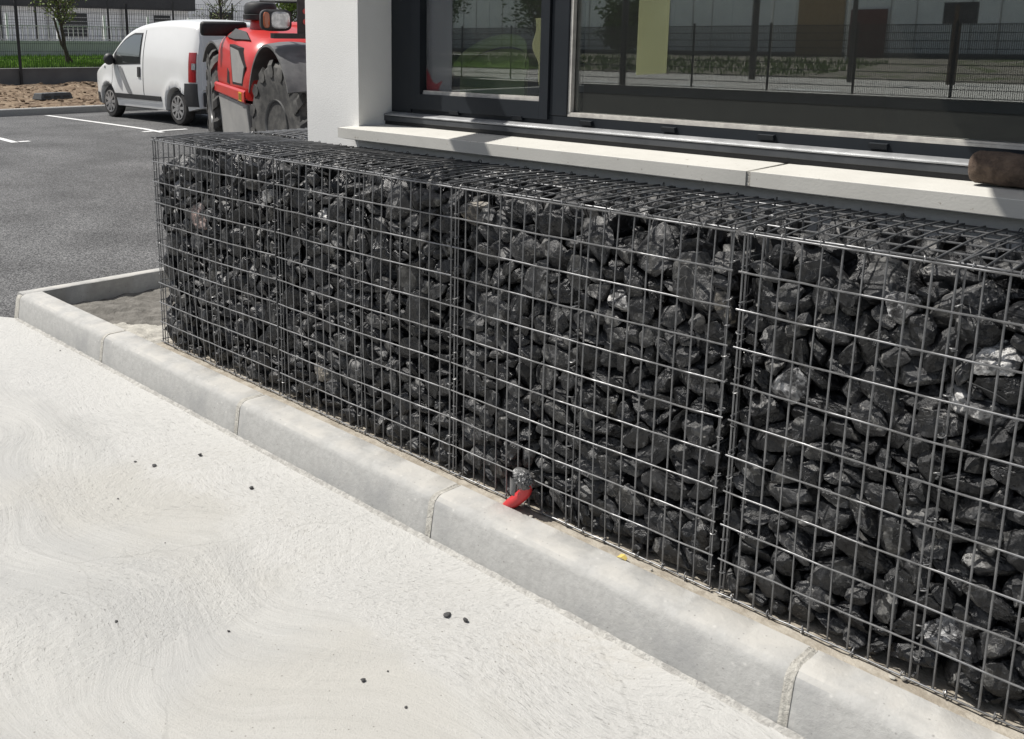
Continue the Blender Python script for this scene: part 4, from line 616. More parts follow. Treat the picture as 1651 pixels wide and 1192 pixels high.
3,6,96,825,212,1163,9,-95,-61,58,0,12,230,176,180,845,31,-57,-108,16,3,0,189,1355,239,705,61,58,44,84,3,13,155,927,239,1139,46,90,15,76,1,8,181,1419,220,1397,100,11,72,27,1,10,182,415,251,1671,67,27,-96,42,
2,3,167,179,104,1055,1,7,-37,121,2,8,105,1817,560,1749,111,59,-4,-15,2,12,151,1035,122,1508,92,32,18,-80,3,0,199,917,197,880,67,47,-72,65,0,3,69,49,28,1468,23,8,13,-124,0,0,122,1707,421,1808,112,21,-41,-37,
0,7,85,1754,40,1701,6,-92,-87,8,1,1,199,1486,193,622,33,-25,-39,-113,1,4,180,628,191,867,25,-22,40,-116,1,2,179,1909,211,880,28,95,-74,-28,1,10,120,519,697,1874,57,-82,77,-15,1,11,106,1218,107,1648,7,127,-4,-4,
2,1,184,488,257,292,2,0,122,-35,2,9,130,1944,350,654,34,88,84,6,2,5,212,1182,283,670,125,-3,-16,12,2,1,68,716,100,781,92,81,-28,-15,2,8,136,71,186,1153,49,43,-103,-36,2,1,81,32,209,1709,50,75,60,66,
3,10,125,73,200,46,10,-77,91,-42,3,8,101,222,157,1397,24,58,110,-2,3,7,129,81,204,1716,86,32,-31,-83,0,2,157,845,115,545,122,-24,-19,-17,0,1,176,1915,218,521,4,94,78,-36,0,5,118,1411,120,628,29,6,-111,54,
0,7,230,863,141,838,21,-111,-40,42,0,11,133,953,99,1378,5,-62,-71,-84,1,11,142,937,143,60,27,-31,27,-117,1,5,119,1938,243,519,89,27,84,-19,1,2,153,781,190,692,16,-41,51,108,1,0,201,1817,313,1613,5,103,-73,-17,
2,1,139,766,167,239,33,-104,-65,2,2,13,104,240,110,1133,34,-80,-62,68,2,0,138,46,877,1708,93,0,85,-16,3,4,139,909,191,680,34,81,72,-57,3,2,140,1374,199,821,98,7,48,65,3,6,117,479,134,1773,37,53,104,-34,
0,6,133,1007,82,659,98,-8,60,-54,0,12,155,445,133,705,14,65,108,11,0,7,130,324,129,1268,81,93,27,-11,0,7,112,733,744,1851,42,-119,-14,-6,1,4,138,1673,136,986,20,49,-110,-33,1,5,219,443,645,1760,10,101,-13,-75,
1,10,86,795,293,1806,61,4,-105,-36,1,7,156,452,406,1796,52,-112,28,-14,1,10,155,1821,220,1486,62,-53,47,-86,2,4,82,1286,100,203,43,-22,14,116,2,4,173,1183,186,1072,74,-38,88,38,2,13,120,882,162,1211,29,-27,94,-76,
3,2,174,1082,308,64,3,16,112,58,3,11,230,115,274,139,125,-12,-13,11,3,11,140,258,249,1167,8,-19,-65,107,3,9,99,1054,83,1683,57,-7,108,-33,0,3,186,353,206,54,114,-25,-9,49,0,8,68,382,51,408,19,-105,68,15,
0,5,199,1889,198,824,116,-46,-20,-13,1,7,103,1583,877,1811,20,-32,89,-83,2,6,72,1181,107,170,42,-59,-75,-73,2,8,134,116,673,1773,32,12,-117,37,3,7,194,440,231,71,36,-47,-109,28,3,10,113,1033,278,414,64,0,-76,-79,
3,3,114,145,183,1606,11,86,75,-55,0,13,139,1954,265,83,5,-66,33,104,2,0,224,151,232,137,56,78,59,-59,2,1,112,1794,324,484,31,41,116,5,2,10,114,1035,208,569,26,-112,-31,43,2,4,123,1605,143,848,46,103,-53,-24,
2,3,87,1953,378,991,7,44,-103,60,2,0,175,602,239,1338,8,91,54,-71,2,8,134,613,251,1830,5,106,-32,62,2,7,131,1749,233,1406,59,-34,-103,32,2,0,230,1404,341,1440,103,-10,72,16,3,0,186,268,321,52,112,8,-16,-56,
3,4,160,446,285,1072,81,-42,70,-53,3,5,165,1251,218,1020,96,80,4,22,3,0,151,92,957,1722,3,3,100,78,0,8,159,920,874,1803,81,-24,-15,-93,0,8,134,1609,112,1286,124,18,18,-3,0,9,184,993,703,1796,5,-20,-81,95,
1,8,150,1254,163,88,23,90,-25,-82,1,5,120,106,106,130,4,-58,35,-107,1,2,126,1292,127,574,22,45,99,-62,1,11,230,198,223,1001,39,-94,72,-27,1,3,141,1211,152,1766,109,-39,2,51,1,3,146,909,727,1779,40,-109,-13,-49,
1,4,144,1320,187,1668,51,69,-22,91,2,0,159,302,186,462,28,99,-59,-45,2,7,169,1124,166,324,56,-110,-22,21,2,11,108,1532,149,561,16,-57,99,53,2,13,90,344,179,1085,24,-15,55,-111,2,0,176,1748,887,1705,20,43,33,113,
2,13,163,1664,201,1787,95,34,67,-38,2,11,109,454,143,1556,6,5,127,1,3,13,161,337,223,853,76,74,38,58,3,10,158,494,328,1691,69,-62,-75,44,0,2,199,1299,169,339,104,-42,59,12,0,13,195,103,131,474,14,-27,-119,32,
0,11,196,1766,225,869,68,38,-24,-97,0,3,88,48,48,1383,53,-28,-104,-41,0,8,155,1429,853,1780,107,37,-41,-41,1,4,75,867,116,301,50,110,-24,-33,1,5,104,1341,496,1811,49,-100,56,-23,2,13,124,1933,422,201,19,-56,98,56,
2,8,124,342,138,1151,24,4,-44,-116,2,11,125,1670,197,1423,53,-70,67,-63,2,5,176,399,166,1286,69,40,32,-93,2,2,108,44,777,1765,61,-2,-51,99,2,7,230,1553,304,1561,46,48,-97,47,3,0,93,743,196,133,31,27,118,23,
3,3,158,955,213,487,22,-103,43,-57,3,4,230,1471,152,526,80,43,-84,-28,3,12,122,179,317,997,3,-44,-4,-119,0,1,148,473,935,1836,32,5,-119,29,1,13,171,1033,229,96,2,83,-86,-41,1,9,172,1931,272,633,17,67,8,-106,
1,9,129,150,131,533,96,1,-18,-81,1,4,172,65,168,1125,27,65,-77,-72,1,9,202,1926,326,1682,102,-29,15,-68,1,2,86,591,113,1686,102,-21,41,-60,1,2,157,827,271,1587,57,-30,56,95,2,2,118,754,134,800,73,-71,67,37,
3,11,199,1230,207,212,52,-21,100,55,3,1,84,1168,164,246,10,-48,-55,-103,0,3,136,1948,170,1170,65,-71,-21,-80,0,8,168,1910,204,1550,39,-17,11,-119,1,7,186,673,193,558,63,-59,-76,53,1,4,144,1091,911,1797,66,-59,65,-64,
1,10,154,1853,721,1748,96,36,-37,-65,2,10,182,563,229,651,79,-73,-64,22,2,0,160,1649,255,943,66,-20,-66,84,2,10,126,969,188,693,78,18,-14,-98,2,13,137,1577,278,809,37,91,-79,-10,2,11,103,898,100,885,38,22,-47,-110,
2,10,111,1331,190,1095,64,-46,-100,2,2,12,175,1455,895,1740,94,16,0,-84,3,12,173,772,232,971,105,-10,-4,70,3,13,212,347,388,1636,60,-47,-14,-100,3,8,91,678,193,1371,28,-81,-27,90,3,8,230,1135,819,1796,1,124,25,-10,
0,8,126,1333,116,1006,104,-6,36,63,0,7,95,1338,130,1651,92,-41,75,-17,0,10,137,1398,682,1799,66,1,45,99,0,9,225,718,253,1795,110,-11,-38,-50,1,10,230,1856,359,394,23,47,-51,-104,1,2,177,1089,179,1084,118,14,6,-46,
1,10,134,54,734,1789,73,81,-65,-12,1,6,176,77,141,1632,31,87,-56,-67,2,7,186,1598,334,610,67,7,-103,32,2,8,189,588,335,962,55,95,-54,33,2,9,161,816,200,851,38,21,6,119,2,0,121,924,211,980,15,-48,40,109,
2,12,203,1021,284,951,99,61,-6,-50,2,13,189,860,909,1712,20,85,66,65,2,9,152,280,122,976,109,29,-8,-59,2,2,81,1142,173,1531,15,-82,-76,-57,3,13,168,1215,308,974,38,-58,86,62,0,8,209,1084,182,549,84,-20,65,66,
0,0,164,1076,171,849,70,19,-38,-97,0,9,197,1079,169,1333,8,94,-84,14,0,13,196,1160,141,1620,88,-83,-40,-4,0,0,169,411,156,1588,2,-112,-29,52,0,3,126,992,118,1822,59,-105,-30,26,1,6,132,1822,243,43,21,7,-29,122,
1,8,230,1469,260,283,110,-13,-12,-62,1,6,158,1027,162,1631,24,60,10,-109,2,3,146,1520,177,234,112,-8,2,59,2,3,119,1818,242,312,115,-3,31,-45,2,1,119,684,197,606,71,26,-58,-84,2,6,179,709,197,746,45,6,118,7,
2,4,123,1920,436,1000,53,13,59,-98,2,12,109,231,108,883,56,91,53,-45,2,8,152,126,136,924,70,-65,-82,-15,2,10,164,649,329,1645,60,21,-75,80,2,8,128,1194,187,1413,67,5,-56,-92,2,1,158,517,279,1622,108,44,-11,-50,
3,9,172,900,212,293,11,0,-23,124,3,13,131,560,305,696,17,84,-91,-23,0,13,147,660,133,1416,10,6,-126,14,0,7,118,1868,120,1287,43,-107,48,-24,1,2,171,1529,241,140,4,-58,-26,110,1,3,194,1124,221,740,35,-12,114,42,
1,13,230,822,200,1151,23,-64,-102,33,1,5,133,497,150,1688,95,-16,12,82,1,12,151,1649,125,1832,104,-24,58,38,2,5,191,1874,415,59,118,29,2,37,2,1,192,816,301,932,68,-27,-1,-104,2,5,230,1072,336,1490,66,1,-69,-83,
2,1,127,269,502,1724,74,-66,-80,-5,2,1,223,478,372,1739,4,18,-121,33,3,6,131,686,272,324,18,-68,-40,-98,3,8,111,799,177,662,7,117,13,46,0,3,230,1338,341,367,114,-36,19,-40,0,6,116,1000,122,1735,80,68,-29,65,
1,13,199,190,212,60,94,-3,-37,-77,1,9,152,1721,206,84,83,9,-76,-59,1,8,139,1232,196,671,51,98,-48,-38,1,0,141,188,168,793,118,14,-29,-33,1,8,104,1935,187,1061,100,-54,26,-50,1,8,180,816,241,987,1,15,126,3,
1,11,102,1655,209,1043,48,102,-57,14,1,4,191,838,409,1781,53,50,-14,-103,2,11,142,665,250,332,23,74,-54,-85,2,5,106,1269,130,347,110,42,46,-15,2,4,198,1482,258,1132,119,34,-29,2,2,0,114,235,769,1751,106,-7,33,-61,
2,6,149,1103,205,1353,40,-15,53,-107,2,2,130,658,231,1567,24,47,-115,6,2,5,127,1840,299,1429,48,63,-61,-79,2,0,108,403,137,1627,10,24,107,-64,3,5,175,1360,333,428,59,-4,108,32,3,12,128,955,102,628,103,21,49,52,
3,11,196,752,215,1122,2,71,33,100,3,5,147,1252,381,1227,80,-74,63,-14,0,7,96,1365,102,1201,9,-124,16,-20,0,7,173,1490,167,797,21,90,87,-7,0,3,230,1562,367,1784,70,-95,22,-41,0,7,168,1750,578,1759,67,-73,-79,13,
0,13,144,1428,468,1793,86,-21,-72,-55,0,10,154,1312,530,1809,35,5,-34,-117,1,9,130,1404,143,297,23,-84,10,-92,1,0,167,95,210,684,54,80,-80,19,1,11,158,1714,177,865,2,-15,-126,-4,1,1,151,140,197,1616,63,-2,-96,54,
1,4,125,1547,185,1540,78,-15,68,72,2,11,129,1238,133,117,117,34,-35,10,2,1,151,1319,227,461,27,33,-119,-8,2,11,157,1875,445,598,80,97,5,-15,2,10,148,707,299,823,32,35,-82,85,2,10,186,403,270,708,62,-40,-6,103,
2,11,220,511,243,926,50,-32,68,89,2,0,153,710,171,1106,0,-85,-74,58,2,1,103,130,174,1434,105,-19,-69,3,3,9,194,816,274,72,35,-8,-29,-118,3,9,207,214,345,1118,62,55,27,-92,3,4,111,866,131,1093,11,95,-83,-10,
3,6,167,260,345,1496,26,-119,-1,-36,3,9,161,1285,239,1315,51,26,111,21,0,4,125,1640,139,1145,111,-37,37,32,0,10,142,1252,213,1716,103,21,68,21,1,8,230,1298,247,328,47,58,-41,-94,1,5,167,1766,239,582,63,106,-32,-4,
1,1,100,52,210,1271,64,41,-50,-89,1,3,77,546,95,1178,29,-120,-1,30,1,1,81,1658,138,1151,0,-96,59,59,1,13,109,935,231,1464,52,-43,-66,-85,1,3,178,1867,310,1192,16,-116,-14,-47,1,8,97,1955,254,1574,27,-74,-43,-90,
1,9,189,867,313,1388,51,5,-43,108,1,4,174,1133,424,1820,64,-90,-11,61,2,2,104,1233,266,99,16,-35,-117,-30,2,13,194,1331,213,215,32,34,-118,9,2,7,134,1454,284,480,36,-46,-109,28,2,9,134,830,179,745,27,26,121,5,
2,6,101,1796,243,829,4,-103,-71,-22,2,9,114,879,214,1039,25,72,-13,-101,2,8,143,1938,931,1697,65,34,-54,88,2,2,109,953,154,1480,55,-68,76,-52,2,4,132,548,289,1514,39,-13,110,-49,2,4,163,1406,177,1265,48,-81,85,-12,
2,12,73,1357,199,1171,8,91,-60,-65,2,4,82,1659,670,1751,74,35,16,-96,2,7,124,1327,248,1613,4,-73,103,-12,2,3,131,1204,207,1517,62,3,2,111,2,3,170,1390,283,1670,12,32,-114,44,3,4,161,360,430,260,97,45,-53,45,
3,11,159,1210,443,210,86,88,-20,23,3,6,112,326,178,298,39,115,36,-11,3,12,111,1256,268,350,104,-18,58,-41,3,13,105,372,275,553,12,115,30,-43,3,4,99,1322,187,549,32,84,9,90,3,5,158,736,255,845,37,-84,85,-25,
3,6,168,800,294,1050,39,80,-89,17,3,10,98,1214,439,1137,19,123,-24,1,3,10,106,426,377,1157,8,-97,-70,43,3,2,158,542,307,1367,9,44,114,33,0,1,190,201,164,188,99,31,-19,71,0,10,144,388,192,356,39,-81,59,-68,
0,6,113,1824,186,491,30,-63,-101,-33,0,5,196,1572,250,343,93,33,15,79,0,8,123,1855,124,415,18,-43,-21,117,0,9,204,1731,277,571,55,-23,108,30,0,13,177,587,205,641,33,-80,92,14,0,2,145,1658,224,727,4,121,39,3,
0,1,126,351,123,922,18,85,-89,27,0,7,111,50,169,1113,45,-78,-58,69,0,3,131,1327,242,1317,31,-35,23,116,0,13,215,1764,386,1675,32,118,-32,-15,0,13,142,1528,187,1151,14,-99,-30,-73,0,0,150,698,802,1772,48,-70,-72,62,
1,6,105,1122,176,31,100,-24,31,-67,1,1,209,1369,309,163,105,-14,4,-71,1,13,213,407,202,282,23,-37,118,19,1,8,169,953,168,491,76,-92,39,18,1,11,114,1788,144,456,110,8,-35,53,1,0,141,871,203,605,97,17,0,80,
1,9,197,1774,312,846,8,-44,-32,-114,1,5,141,86,250,1791,16,-115,-11,49,1,10,122,1245,159,1561,93,15,-86,0,1,5,197,235,221,1739,104,9,-72,4,2,3,115,565,209,247,114,6,-57,-2,2,7,121,1740,181,753,54,-93,58,-35,
2,9,125,895,174,906,105,-52,14,-47,2,7,230,1301,303,1224,44,15,65,-99,2,6,128,592,191,1167,18,112,3,58,2,7,107,482,236,1314,59,-25,-84,70,2,12,92,194,179,1811,106,24,7,66,3,9,109,389,269,297,71,54,-28,-86,
3,11,110,1178,203,489,25,32,-119,-17,3,6,125,788,221,738,34,-34,-85,-81,3,1,86,1100,292,1587,23,-101,27,-67,3,7,108,54,216,1372,101,-31,38,-59,3,11,143,1185,354,1298,48,92,51,52,3,3,176,1213,261,1411,28,115,-46,-10,
0,5,137,1467,142,53,49,106,-50,12,0,13,96,934,170,543,68,10,62,87,0,7,188,1747,213,999,17,-16,-122,-28,0,8,181,807,266,986,110,18,15,59,0,2,190,1725,210,1151,64,102,-40,12,0,13,169,1798,240,1225,100,-40,-38,-55,
0,12,224,1431,192,1427,13,33,114,-42,0,0,139,1382,290,1809,68,63,75,-44,0,8,212,1113,427,1805,44,27,37,110,0,1,94,1824,226,1667,85,-20,52,-76,1,0,209,1883,381,196,54,-97,-35,-51,1,1,102,1733,249,160,75,-33,-25,-93,
1,11,120,610,130,204,3,123,27,18,1,5,137,424,231,473,53,44,-13,106,1,1,214,247,270,486,13,-15,123,24,1,2,156,1833,324,655,36,-7,111,50,1,10,211,1452,916,1732,49,-7,-87,-78,1,2,111,1518,231,697,82,90,-25,27,
1,9,199,1717,258,760,21,-23,-67,-103,1,1,206,1478,286,907,49,-85,-80,-13,1,7,101,1952,244,1157,48,84,-21,-79,1,9,115,755,166,1471,63,103,-14,-36,1,2,223,533,250,1363,1,-124,-26,5,1,7,68,1581,158,1778,32,62,-104,20,
1,0,96,1931,234,1302,23,-30,-76,95,1,10,212,1154,282,1687,11,46,-116,18,1,10,84,644,959,1807,81,14,-88,42,2,10,230,1720,320,212,0,73,-95,43,2,11,90,1810,210,422,16,93,85,8,2,11,130,980,188,479,124,-22,-8,14,
2,2,190,1286,288,555,49,-24,-1,115,2,9,160,1012,435,589,111,-61,1,8,2,13,139,1323,221,782,54,102,36,-39,2,5,230,1680,360,791,49,-100,60,-10,2,1,101,146,162,821,5,-53,113,22,2,5,160,310,208,1649,116,-34,-8,-39,
2,10,103,455,159,915,110,-43,44,20,2,7,151,989,257,1672,106,-54,-16,43,2,7,125,748,168,1215,19,12,-76,99,2,6,176,511,191,1224,57,42,46,-95,2,12,133,185,439,1264,90,-68,-20,-54,2,0,177,1172,908,1711,33,76,96,-9,
3,7,207,487,351,225,115,-40,33,-14,3,12,172,483,236,652,19,46,91,-73,3,7,230,849,849,1706,35,-81,-91,4,3,6,193,74,272,1546,41,5,-98,69,3,9,230,73,344,1398,76,13,-81,60,0,12,218,1764,251,47,22,-4,-7,-125,
0,9,128,862,139,48,39,118,7,26,0,10,153,1240,273,203,122,7,30,17,0,10,193,1072,227,326,33,31,-97,68,0,8,101,57,218,193,76,94,-37,-8,0,5,68,1878,155,337,77,30,25,93,0,4,162,344,219,1017,33,90,83,8,
0,3,189,1261,225,915,10,51,90,72,0,9,69,336,95,1000,15,-9,-27,-123,0,6,117,260,196,1309,107,34,-13,57,0,3,130,385,152,1114,51,8,-114,21,0,12,90,114,165,1082,60,66,-23,-87,0,7,211,1585,866,1775,118,-21,-21,35,
1,6,128,233,176,370,23,109,48,37,1,8,220,1223,230,487,85,88,-9,34,1,12,152,557,211,488,89,37,-3,83,1,7,157,1136,146,575,22,-26,-88,85,1,8,136,959,234,746,42,39,-112,-20,1,6,85,1461,200,511,61,-55,81,-53,
1,12,195,1060,225,860,24,-89,-87,-11,1,8,169,1087,398,1161,70,75,-11,74,1,10,117,1406,152,1116,65,-109,0,0,1,4,175,1558,173,1087,43,62,93,42,1,6,129,249,203,1407,4,-99,39,70,1,0,109,1838,203,1364,8,112,-57,15,
1,6,137,1387,250,1635,34,87,10,-86,1,11,99,1271,256,1610,75,47,14,-90,1,4,125,363,128,1666,105,-51,-11,-48,2,6,214,1757,275,67,123,-33,-2,2,2,11,230,1127,226,202,124,14,19,-10,2,2,110,709,211,214,113,-8,37,43,
2,11,125,1055,154,242,31,-9,-38,117,2,6,113,851,245,194,118,8,-45,6,2,5,207,431,276,451,54,113,10,-19,2,13,106,1828,268,465,12,125,-11,14,2,10,71,76,219,644,2,46,-63,100,2,6,123,1533,251,740,41,10,64,-101,
2,3,128,40,160,1034,46,-76,-17,89,2,5,134,548,216,1086,34,-26,-50,-109,2,8,129,871,202,1403,12,13,46,117,2,2,155,125,515,1716,92,-3,87,-2,2,5,104,623,213,952,92,45,72,20,2,1,148,625,254,1455,18,57,110,-24,
2,11,230,1235,363,1420,30,-115,39,-20,2,8,185,1480,645,1783,25,48,-107,41,2,11,133,1114,404,1567,115,-9,19,-50,3,4,116,1414,153,250,15,-47,69,95,3,12,220,1202,318,446,122,33,-3,14,3,6,230,478,360,590,55,-25,-48,-101,
3,9,121,620,330,752,64,-38,-43,94,3,1,108,734,300,1229,58,3,-65,-92,3,12,106,1169,347,1204,91,59,52,39,3,8,90,682,143,1229,25,-102,11,71,3,5,214,1112,385,1376,45,59,-50,-90,3,9,106,1163,266,1221,49,9,106,50,
3,4,111,192,119,1675,9,66,105,26,0,4,187,1884,343,91,111,17,21,55,0,6,116,506,254,160,108,-20,47,-42,0,4,96,38,130,205,79,-36,93,1,0,0,217,1730,277,402,46,-6,118,9,0,3,137,467,290,368,94,56,-43,-47,
0,7,140,508,200,462,3,-116,27,-43,0,5,157,1942,274,379,25,105,54,-39,0,4,113,328,117,466,29,0,-120,29,0,3,120,1474,200,466,85,88,18,-28,0,7,151,1455,241,669,32,-5,122,11,0,4,168,1901,261,958,46,-1,13,118,
0,0,138,892,160,972,18,-11,-118,43,0,3,166,1521,196,916,44,-32,-109,-34,0,4,112,245,230,898,48,12,-13,116,0,4,181,1108,269,1000,58,98,-24,52,0,13,129,1538,201,1048,69,20,-1,-105,0,2,122,590,106,1219,52,40,-103,35,
0,13,216,1637,255,1597,19,-41,-38,112,0,10,131,656,935,1830,18,24,118,-37,0,5,134,1458,168,1098,57,-61,-47,83,0,6,174,241,195,1211,25,118,-31,27,0,12,105,1827,151,1187,30,37,99,-64,0,0,122,1067,218,1429,97,-29,-10,76,
0,2,113,128,951,1780,40,118,17,-16,0,11,91,1546,234,1366,0,120,21,36,0,10,168,1084,890,1811,54,71,-71,56,0,1,119,1549,167,1763,33,-2,46,113,0,11,114,878,132,1435,89,24,62,62,0,4,150,436,159,1712,35,-38,18,115,
1,11,101,1769,150,48,38,-68,90,-44,1,3,139,44,163,58,67,-63,-45,76,1,9,230,152,329,264,10,-49,116,10,1,4,206,774,292,182,122,15,-17,28,1,11,171,1734,336,260,86,-4,-17,-92,1,5,97,545,124,243,25,-111,-42,38,
1,10,116,248,156,598,10,-19,-121,-33,1,12,133,815,258,766,87,-69,54,-31,1,9,172,718,212,759,113,-37,-26,35,1,11,178,1121,315,822,114,24,-41,-30,1,13,126,298,287,964,18,-1,125,17,1,5,156,1589,211,929,90,68,-26,52,
1,1,180,911,364,987,35,-115,-6,-40,1,0,230,1335,263,1207,39,-118,-16,-21,1,0,183,1452,270,1071,71,-97,-37,16,1,4,123,311,206,1037,35,51,52,-98,1,8,170,1775,240,1239,1,-8,16,126,1,7,179,84,141,1400,80,30,-18,92,
1,11,117,1323,284,1011,50,32,-18,-111,1,6,230,1692,228,1397,19,60,-108,22,1,5,169,1274,898,1697,93,-40,-42,-64,1,0,216,1229,320,1522,44,37,19,-111,1,5,98,953,178,1419,21,-47,-116,-9,1,9,123,633,175,1302,84,37,69,-55,
1,0,105,560,439,1767,80,-52,-46,70,1,7,144,1905,454,1737,23,69,103,-18,1,3,182,793,229,1509,63,74,-82,5,2,10,99,684,218,151,113,35,33,-34,2,4,136,428,373,128,32,-12,55,-109,2,3,85,1892,229,303,11,-85,25,-90,
2,2,98,388,143,324,88,-78,39,-28,2,10,68,1256,239,389,92,-50,7,72,2,1,173,614,319,399,75,-73,10,72,2,6,159,912,211,306,41,-96,-44,-58,2,7,138,504,212,529,15,74,-1,102,2,13,87,287,195,635,49,19,106,-47,
2,0,121,955,256,550,20,-79,22,95,2,11,230,1114,369,530,12,-26,-21,-122,2,8,155,994,317,747,35,62,43,-96,2,3,120,1463,197,600,54,-90,3,-71,2,10,120,1383,200,673,62,-16,12,109,2,0,114,576,310,793,92,82,30,9,
2,11,117,410,192,837,41,-21,-17,-117,2,10,112,660,283,1157,62,97,-45,-30,2,4,132,1077,198,1470,52,4,4,-116,2,11,168,1817,364,993,3,-5,-84,95,2,11,153,1625,216,1305,31,-120,16,-21,2,6,230,349,851,1696,18,113,54,-1,
2,5,175,465,268,1708,83,95,-14,11,2,11,186,1002,307,1404,40,-81,30,-84,2,6,148,1684,304,1447,22,-95,-8,81,2,5,101,737,236,1322,54,108,34,-21,2,2,114,834,240,1242,3,-112,10,58,2,1,226,219,314,1494,108,-32,42,41,
2,11,188,749,393,1547,36,86,73,-47,2,6,86,1165,137,1325,11,30,-87,-86,2,12,128,1093,338,1627,28,-26,103,65,2,13,97,1584,853,1679,31,17,-52,-110,2,3,164,706,390,1692,67,15,-104,26,2,10,129,142,201,1726,29,118,-9,36,
3,10,114,50,419,110,67,71,80,1,3,10,103,705,362,172,105,-67,20,14,3,2,98,1239,390,186,121,-27,-20,20,3,4,146,634,334,263,84,-17,6,-94,3,6,169,78,312,236,77,23,19,97,3,1,171,869,404,348,1,-3,-127,6,
3,6,108,1146,285,599,98,76,21,-18,3,2,230,1132,380,635,19,49,54,-102,3,7,159,216,221,784,68,-53,88,31,3,0,123,812,334,881,39,-13,-54,-107,3,5,103,386,219,1361,104,-64,32,-11,3,5,186,239,246,1593,79,29,-58,-75,
3,12,132,1230,294,1186,13,-66,105,-25,3,4,170,691,309,1325,70,-12,93,50,3,2,230,1220,373,1621,113,28,-38,33,3,1,110,856,412,1326,34,-77,92,23,0,4,133,1931,227,227,14,-43,33,114,0,1,186,723,233,378,25,124,-10,1,
0,4,230,1849,375,273,15,-80,-59,78,0,0,152,1933,393,575,39,72,28,93,0,3,134,1942,251,741,30,-97,76,-11,0,10,117,1755,212,740,16,108,64,5,0,13,138,1950,420,921,10,80,-51,-84,0,4,105,711,195,806,33,-6,24,120,
0,8,140,1932,279,1110,50,47,103,-28,0,11,177,260,207,1093,3,10,-22,-125,0,7,183,1879,375,1171,67,90,-35,48,0,13,196,112,441,1716,1,-23,-124,14,0,1,123,367,248,1751,34,-107,38,-45,0,0,154,1945,582,1741,4,-107,14,68,
0,1,166,1635,560,1729,92,-4,23,-84,0,7,156,1930,320,1325,92,18,-16,-84,0,2,92,1633,138,1629,68,-74,78,6,0,3,145,861,482,1807,78,-97,-13,-21,0,4,176,321,714,1760,82,-44,18,-85,0,0,189,222,196,1453,18,92,-63,58,
0,1,166,1692,248,1369,111,19,8,57,0,2,116,206,895,1821,8,101,-77,-6,0,6,129,373,504,1789,49,81,-45,-71,0,1,223,1052,306,1703,89,38,-78,-23,0,10,82,1940,195,1334,44,98,-24,64,0,12,164,433,706,1783,86,-46,-79,22,
0,4,143,818,144,1364,84,-31,15,89,0,3,177,171,576,1769,20,105,-69,6,0,7,176,752,227,1660,50,105,-45,-23,0,4,161,384,871,1763,103,5,57,-47,0,0,151,543,635,1797,124,9,-22,-14,0,11,130,1922,312,1738,33,104,60,28,
0,11,150,41,854,1703,88,-33,-82,-26,0,6,133,258,917,1779,10,99,79,3,0,2,155,1354,377,1739,49,-84,70,43,0,10,230,522,339,1714,84,61,-66,-29,0,12,156,803,384,1779,118,44,15,-5,0,6,128,834,742,1787,8,123,-29,14,
0,1,176,911,245,1741,49,0,-113,31,0,9,143,933,540,1787,92,21,38,-77,0,5,166,200,813,1743,126,-7,17,6,0,10,121,729,523,1789,69,-3,-20,-105,0,10,116,1938,300,1659,64,-86,-66,18,1,2,136,1901,308,38,51,-29,-2,113,
1,7,160,1599,257,58,17,111,-54,25,1,12,137,695,146,184,52,28,109,25,1,6,164,637,223,435,39,-52,105,28,1,10,139,1906,292,994,37,-117,27,-14,1,4,194,120,320,845,46,-110,-42,14,1,12,97,1177,202,897,22,-29,121,-9,
1,10,139,1909,585,1719,2,70,42,-97,1,6,108,1887,154,976,68,94,24,45,1,8,230,728,576,1730,35,-104,64,5,1,7,195,1859,926,1714,123,31,-8,-2,1,6,216,1315,446,1742,66,12,27,104,1,7,170,269,709,1689,55,-23,53,-99,
1,0,203,114,868,1729,16,38,-29,-117,1,8,230,986,269,1239,98,77,15,-22,1,7,211,1023,849,1721,80,-30,58,-74,1,12,130,1370,788,1748,107,-30,32,-53,1,4,133,1907,346,1776,16,-29,-18,-121,1,6,113,759,159,1332,96,-83,-2,1,
1,13,126,1340,204,1536,46,-108,-37,-32,1,5,137,1423,125,1286,15,-46,61,101,1,1,129,1397,695,1743,106,-65,-8,-24,1,7,107,1951,706,1697,69,-55,69,-60,1,4,179,1148,781,1741,58,-64,-12,92,1,2,209,1538,308,1414,70,87,58,-19,
1,2,68,1973,241,1224,62,81,-44,-62,1,7,230,954,364,1722,116,-39,-28,-16,1,10,148,884,624,1764,43,-63,-39,94,1,1,123,1294,764,1732,10,73,51,-90,1,3,157,327,754,1767,58,-44,-98,36,1,11,133,547,609,1782,78,80,58,19,
1,8,110,839,546,1812,37,77,-21,91,1,2,138,1472,778,1767,28,1,120,32,1,7,116,1325,603,1741,4,103,-63,40,1,11,129,782,694,1797,96,59,46,36,1,1,113,1159,895,1715,34,-39,99,61,1,3,167,567,737,1763,27,-2,109,-60,
1,5,127,1317,155,1796,124,-10,22,12,1,2,174,1666,292,1761,17,-99,72,30,1,3,134,1953,351,1454,56,-74,-23,-84,1,8,137,144,541,1803,40,81,-89,-10,2,3,112,663,160,37,41,-82,78,-42,2,0,187,121,336,294,84,26,-22,-89,
2,10,119,1419,264,242,100,7,24,-74,2,1,136,1498,249,306,0,105,-68,22,2,8,183,1893,400,486,45,-2,95,71,2,10,119,1558,203,640,42,111,-38,26,2,8,138,111,160,736,29,10,28,120,2,9,171,1913,434,834,31,-54,45,101,
2,12,185,227,941,1730,83,-80,8,-52,2,12,157,1952,537,1689,60,57,-54,-80,2,10,90,602,153,1491,121,-29,26,-2,2,2,230,1101,664,1708,7,-46,-15,117,2,4,105,708,624,1735,27,54,-35,-106,2,5,142,1912,817,1684,69,-95,44,-22,
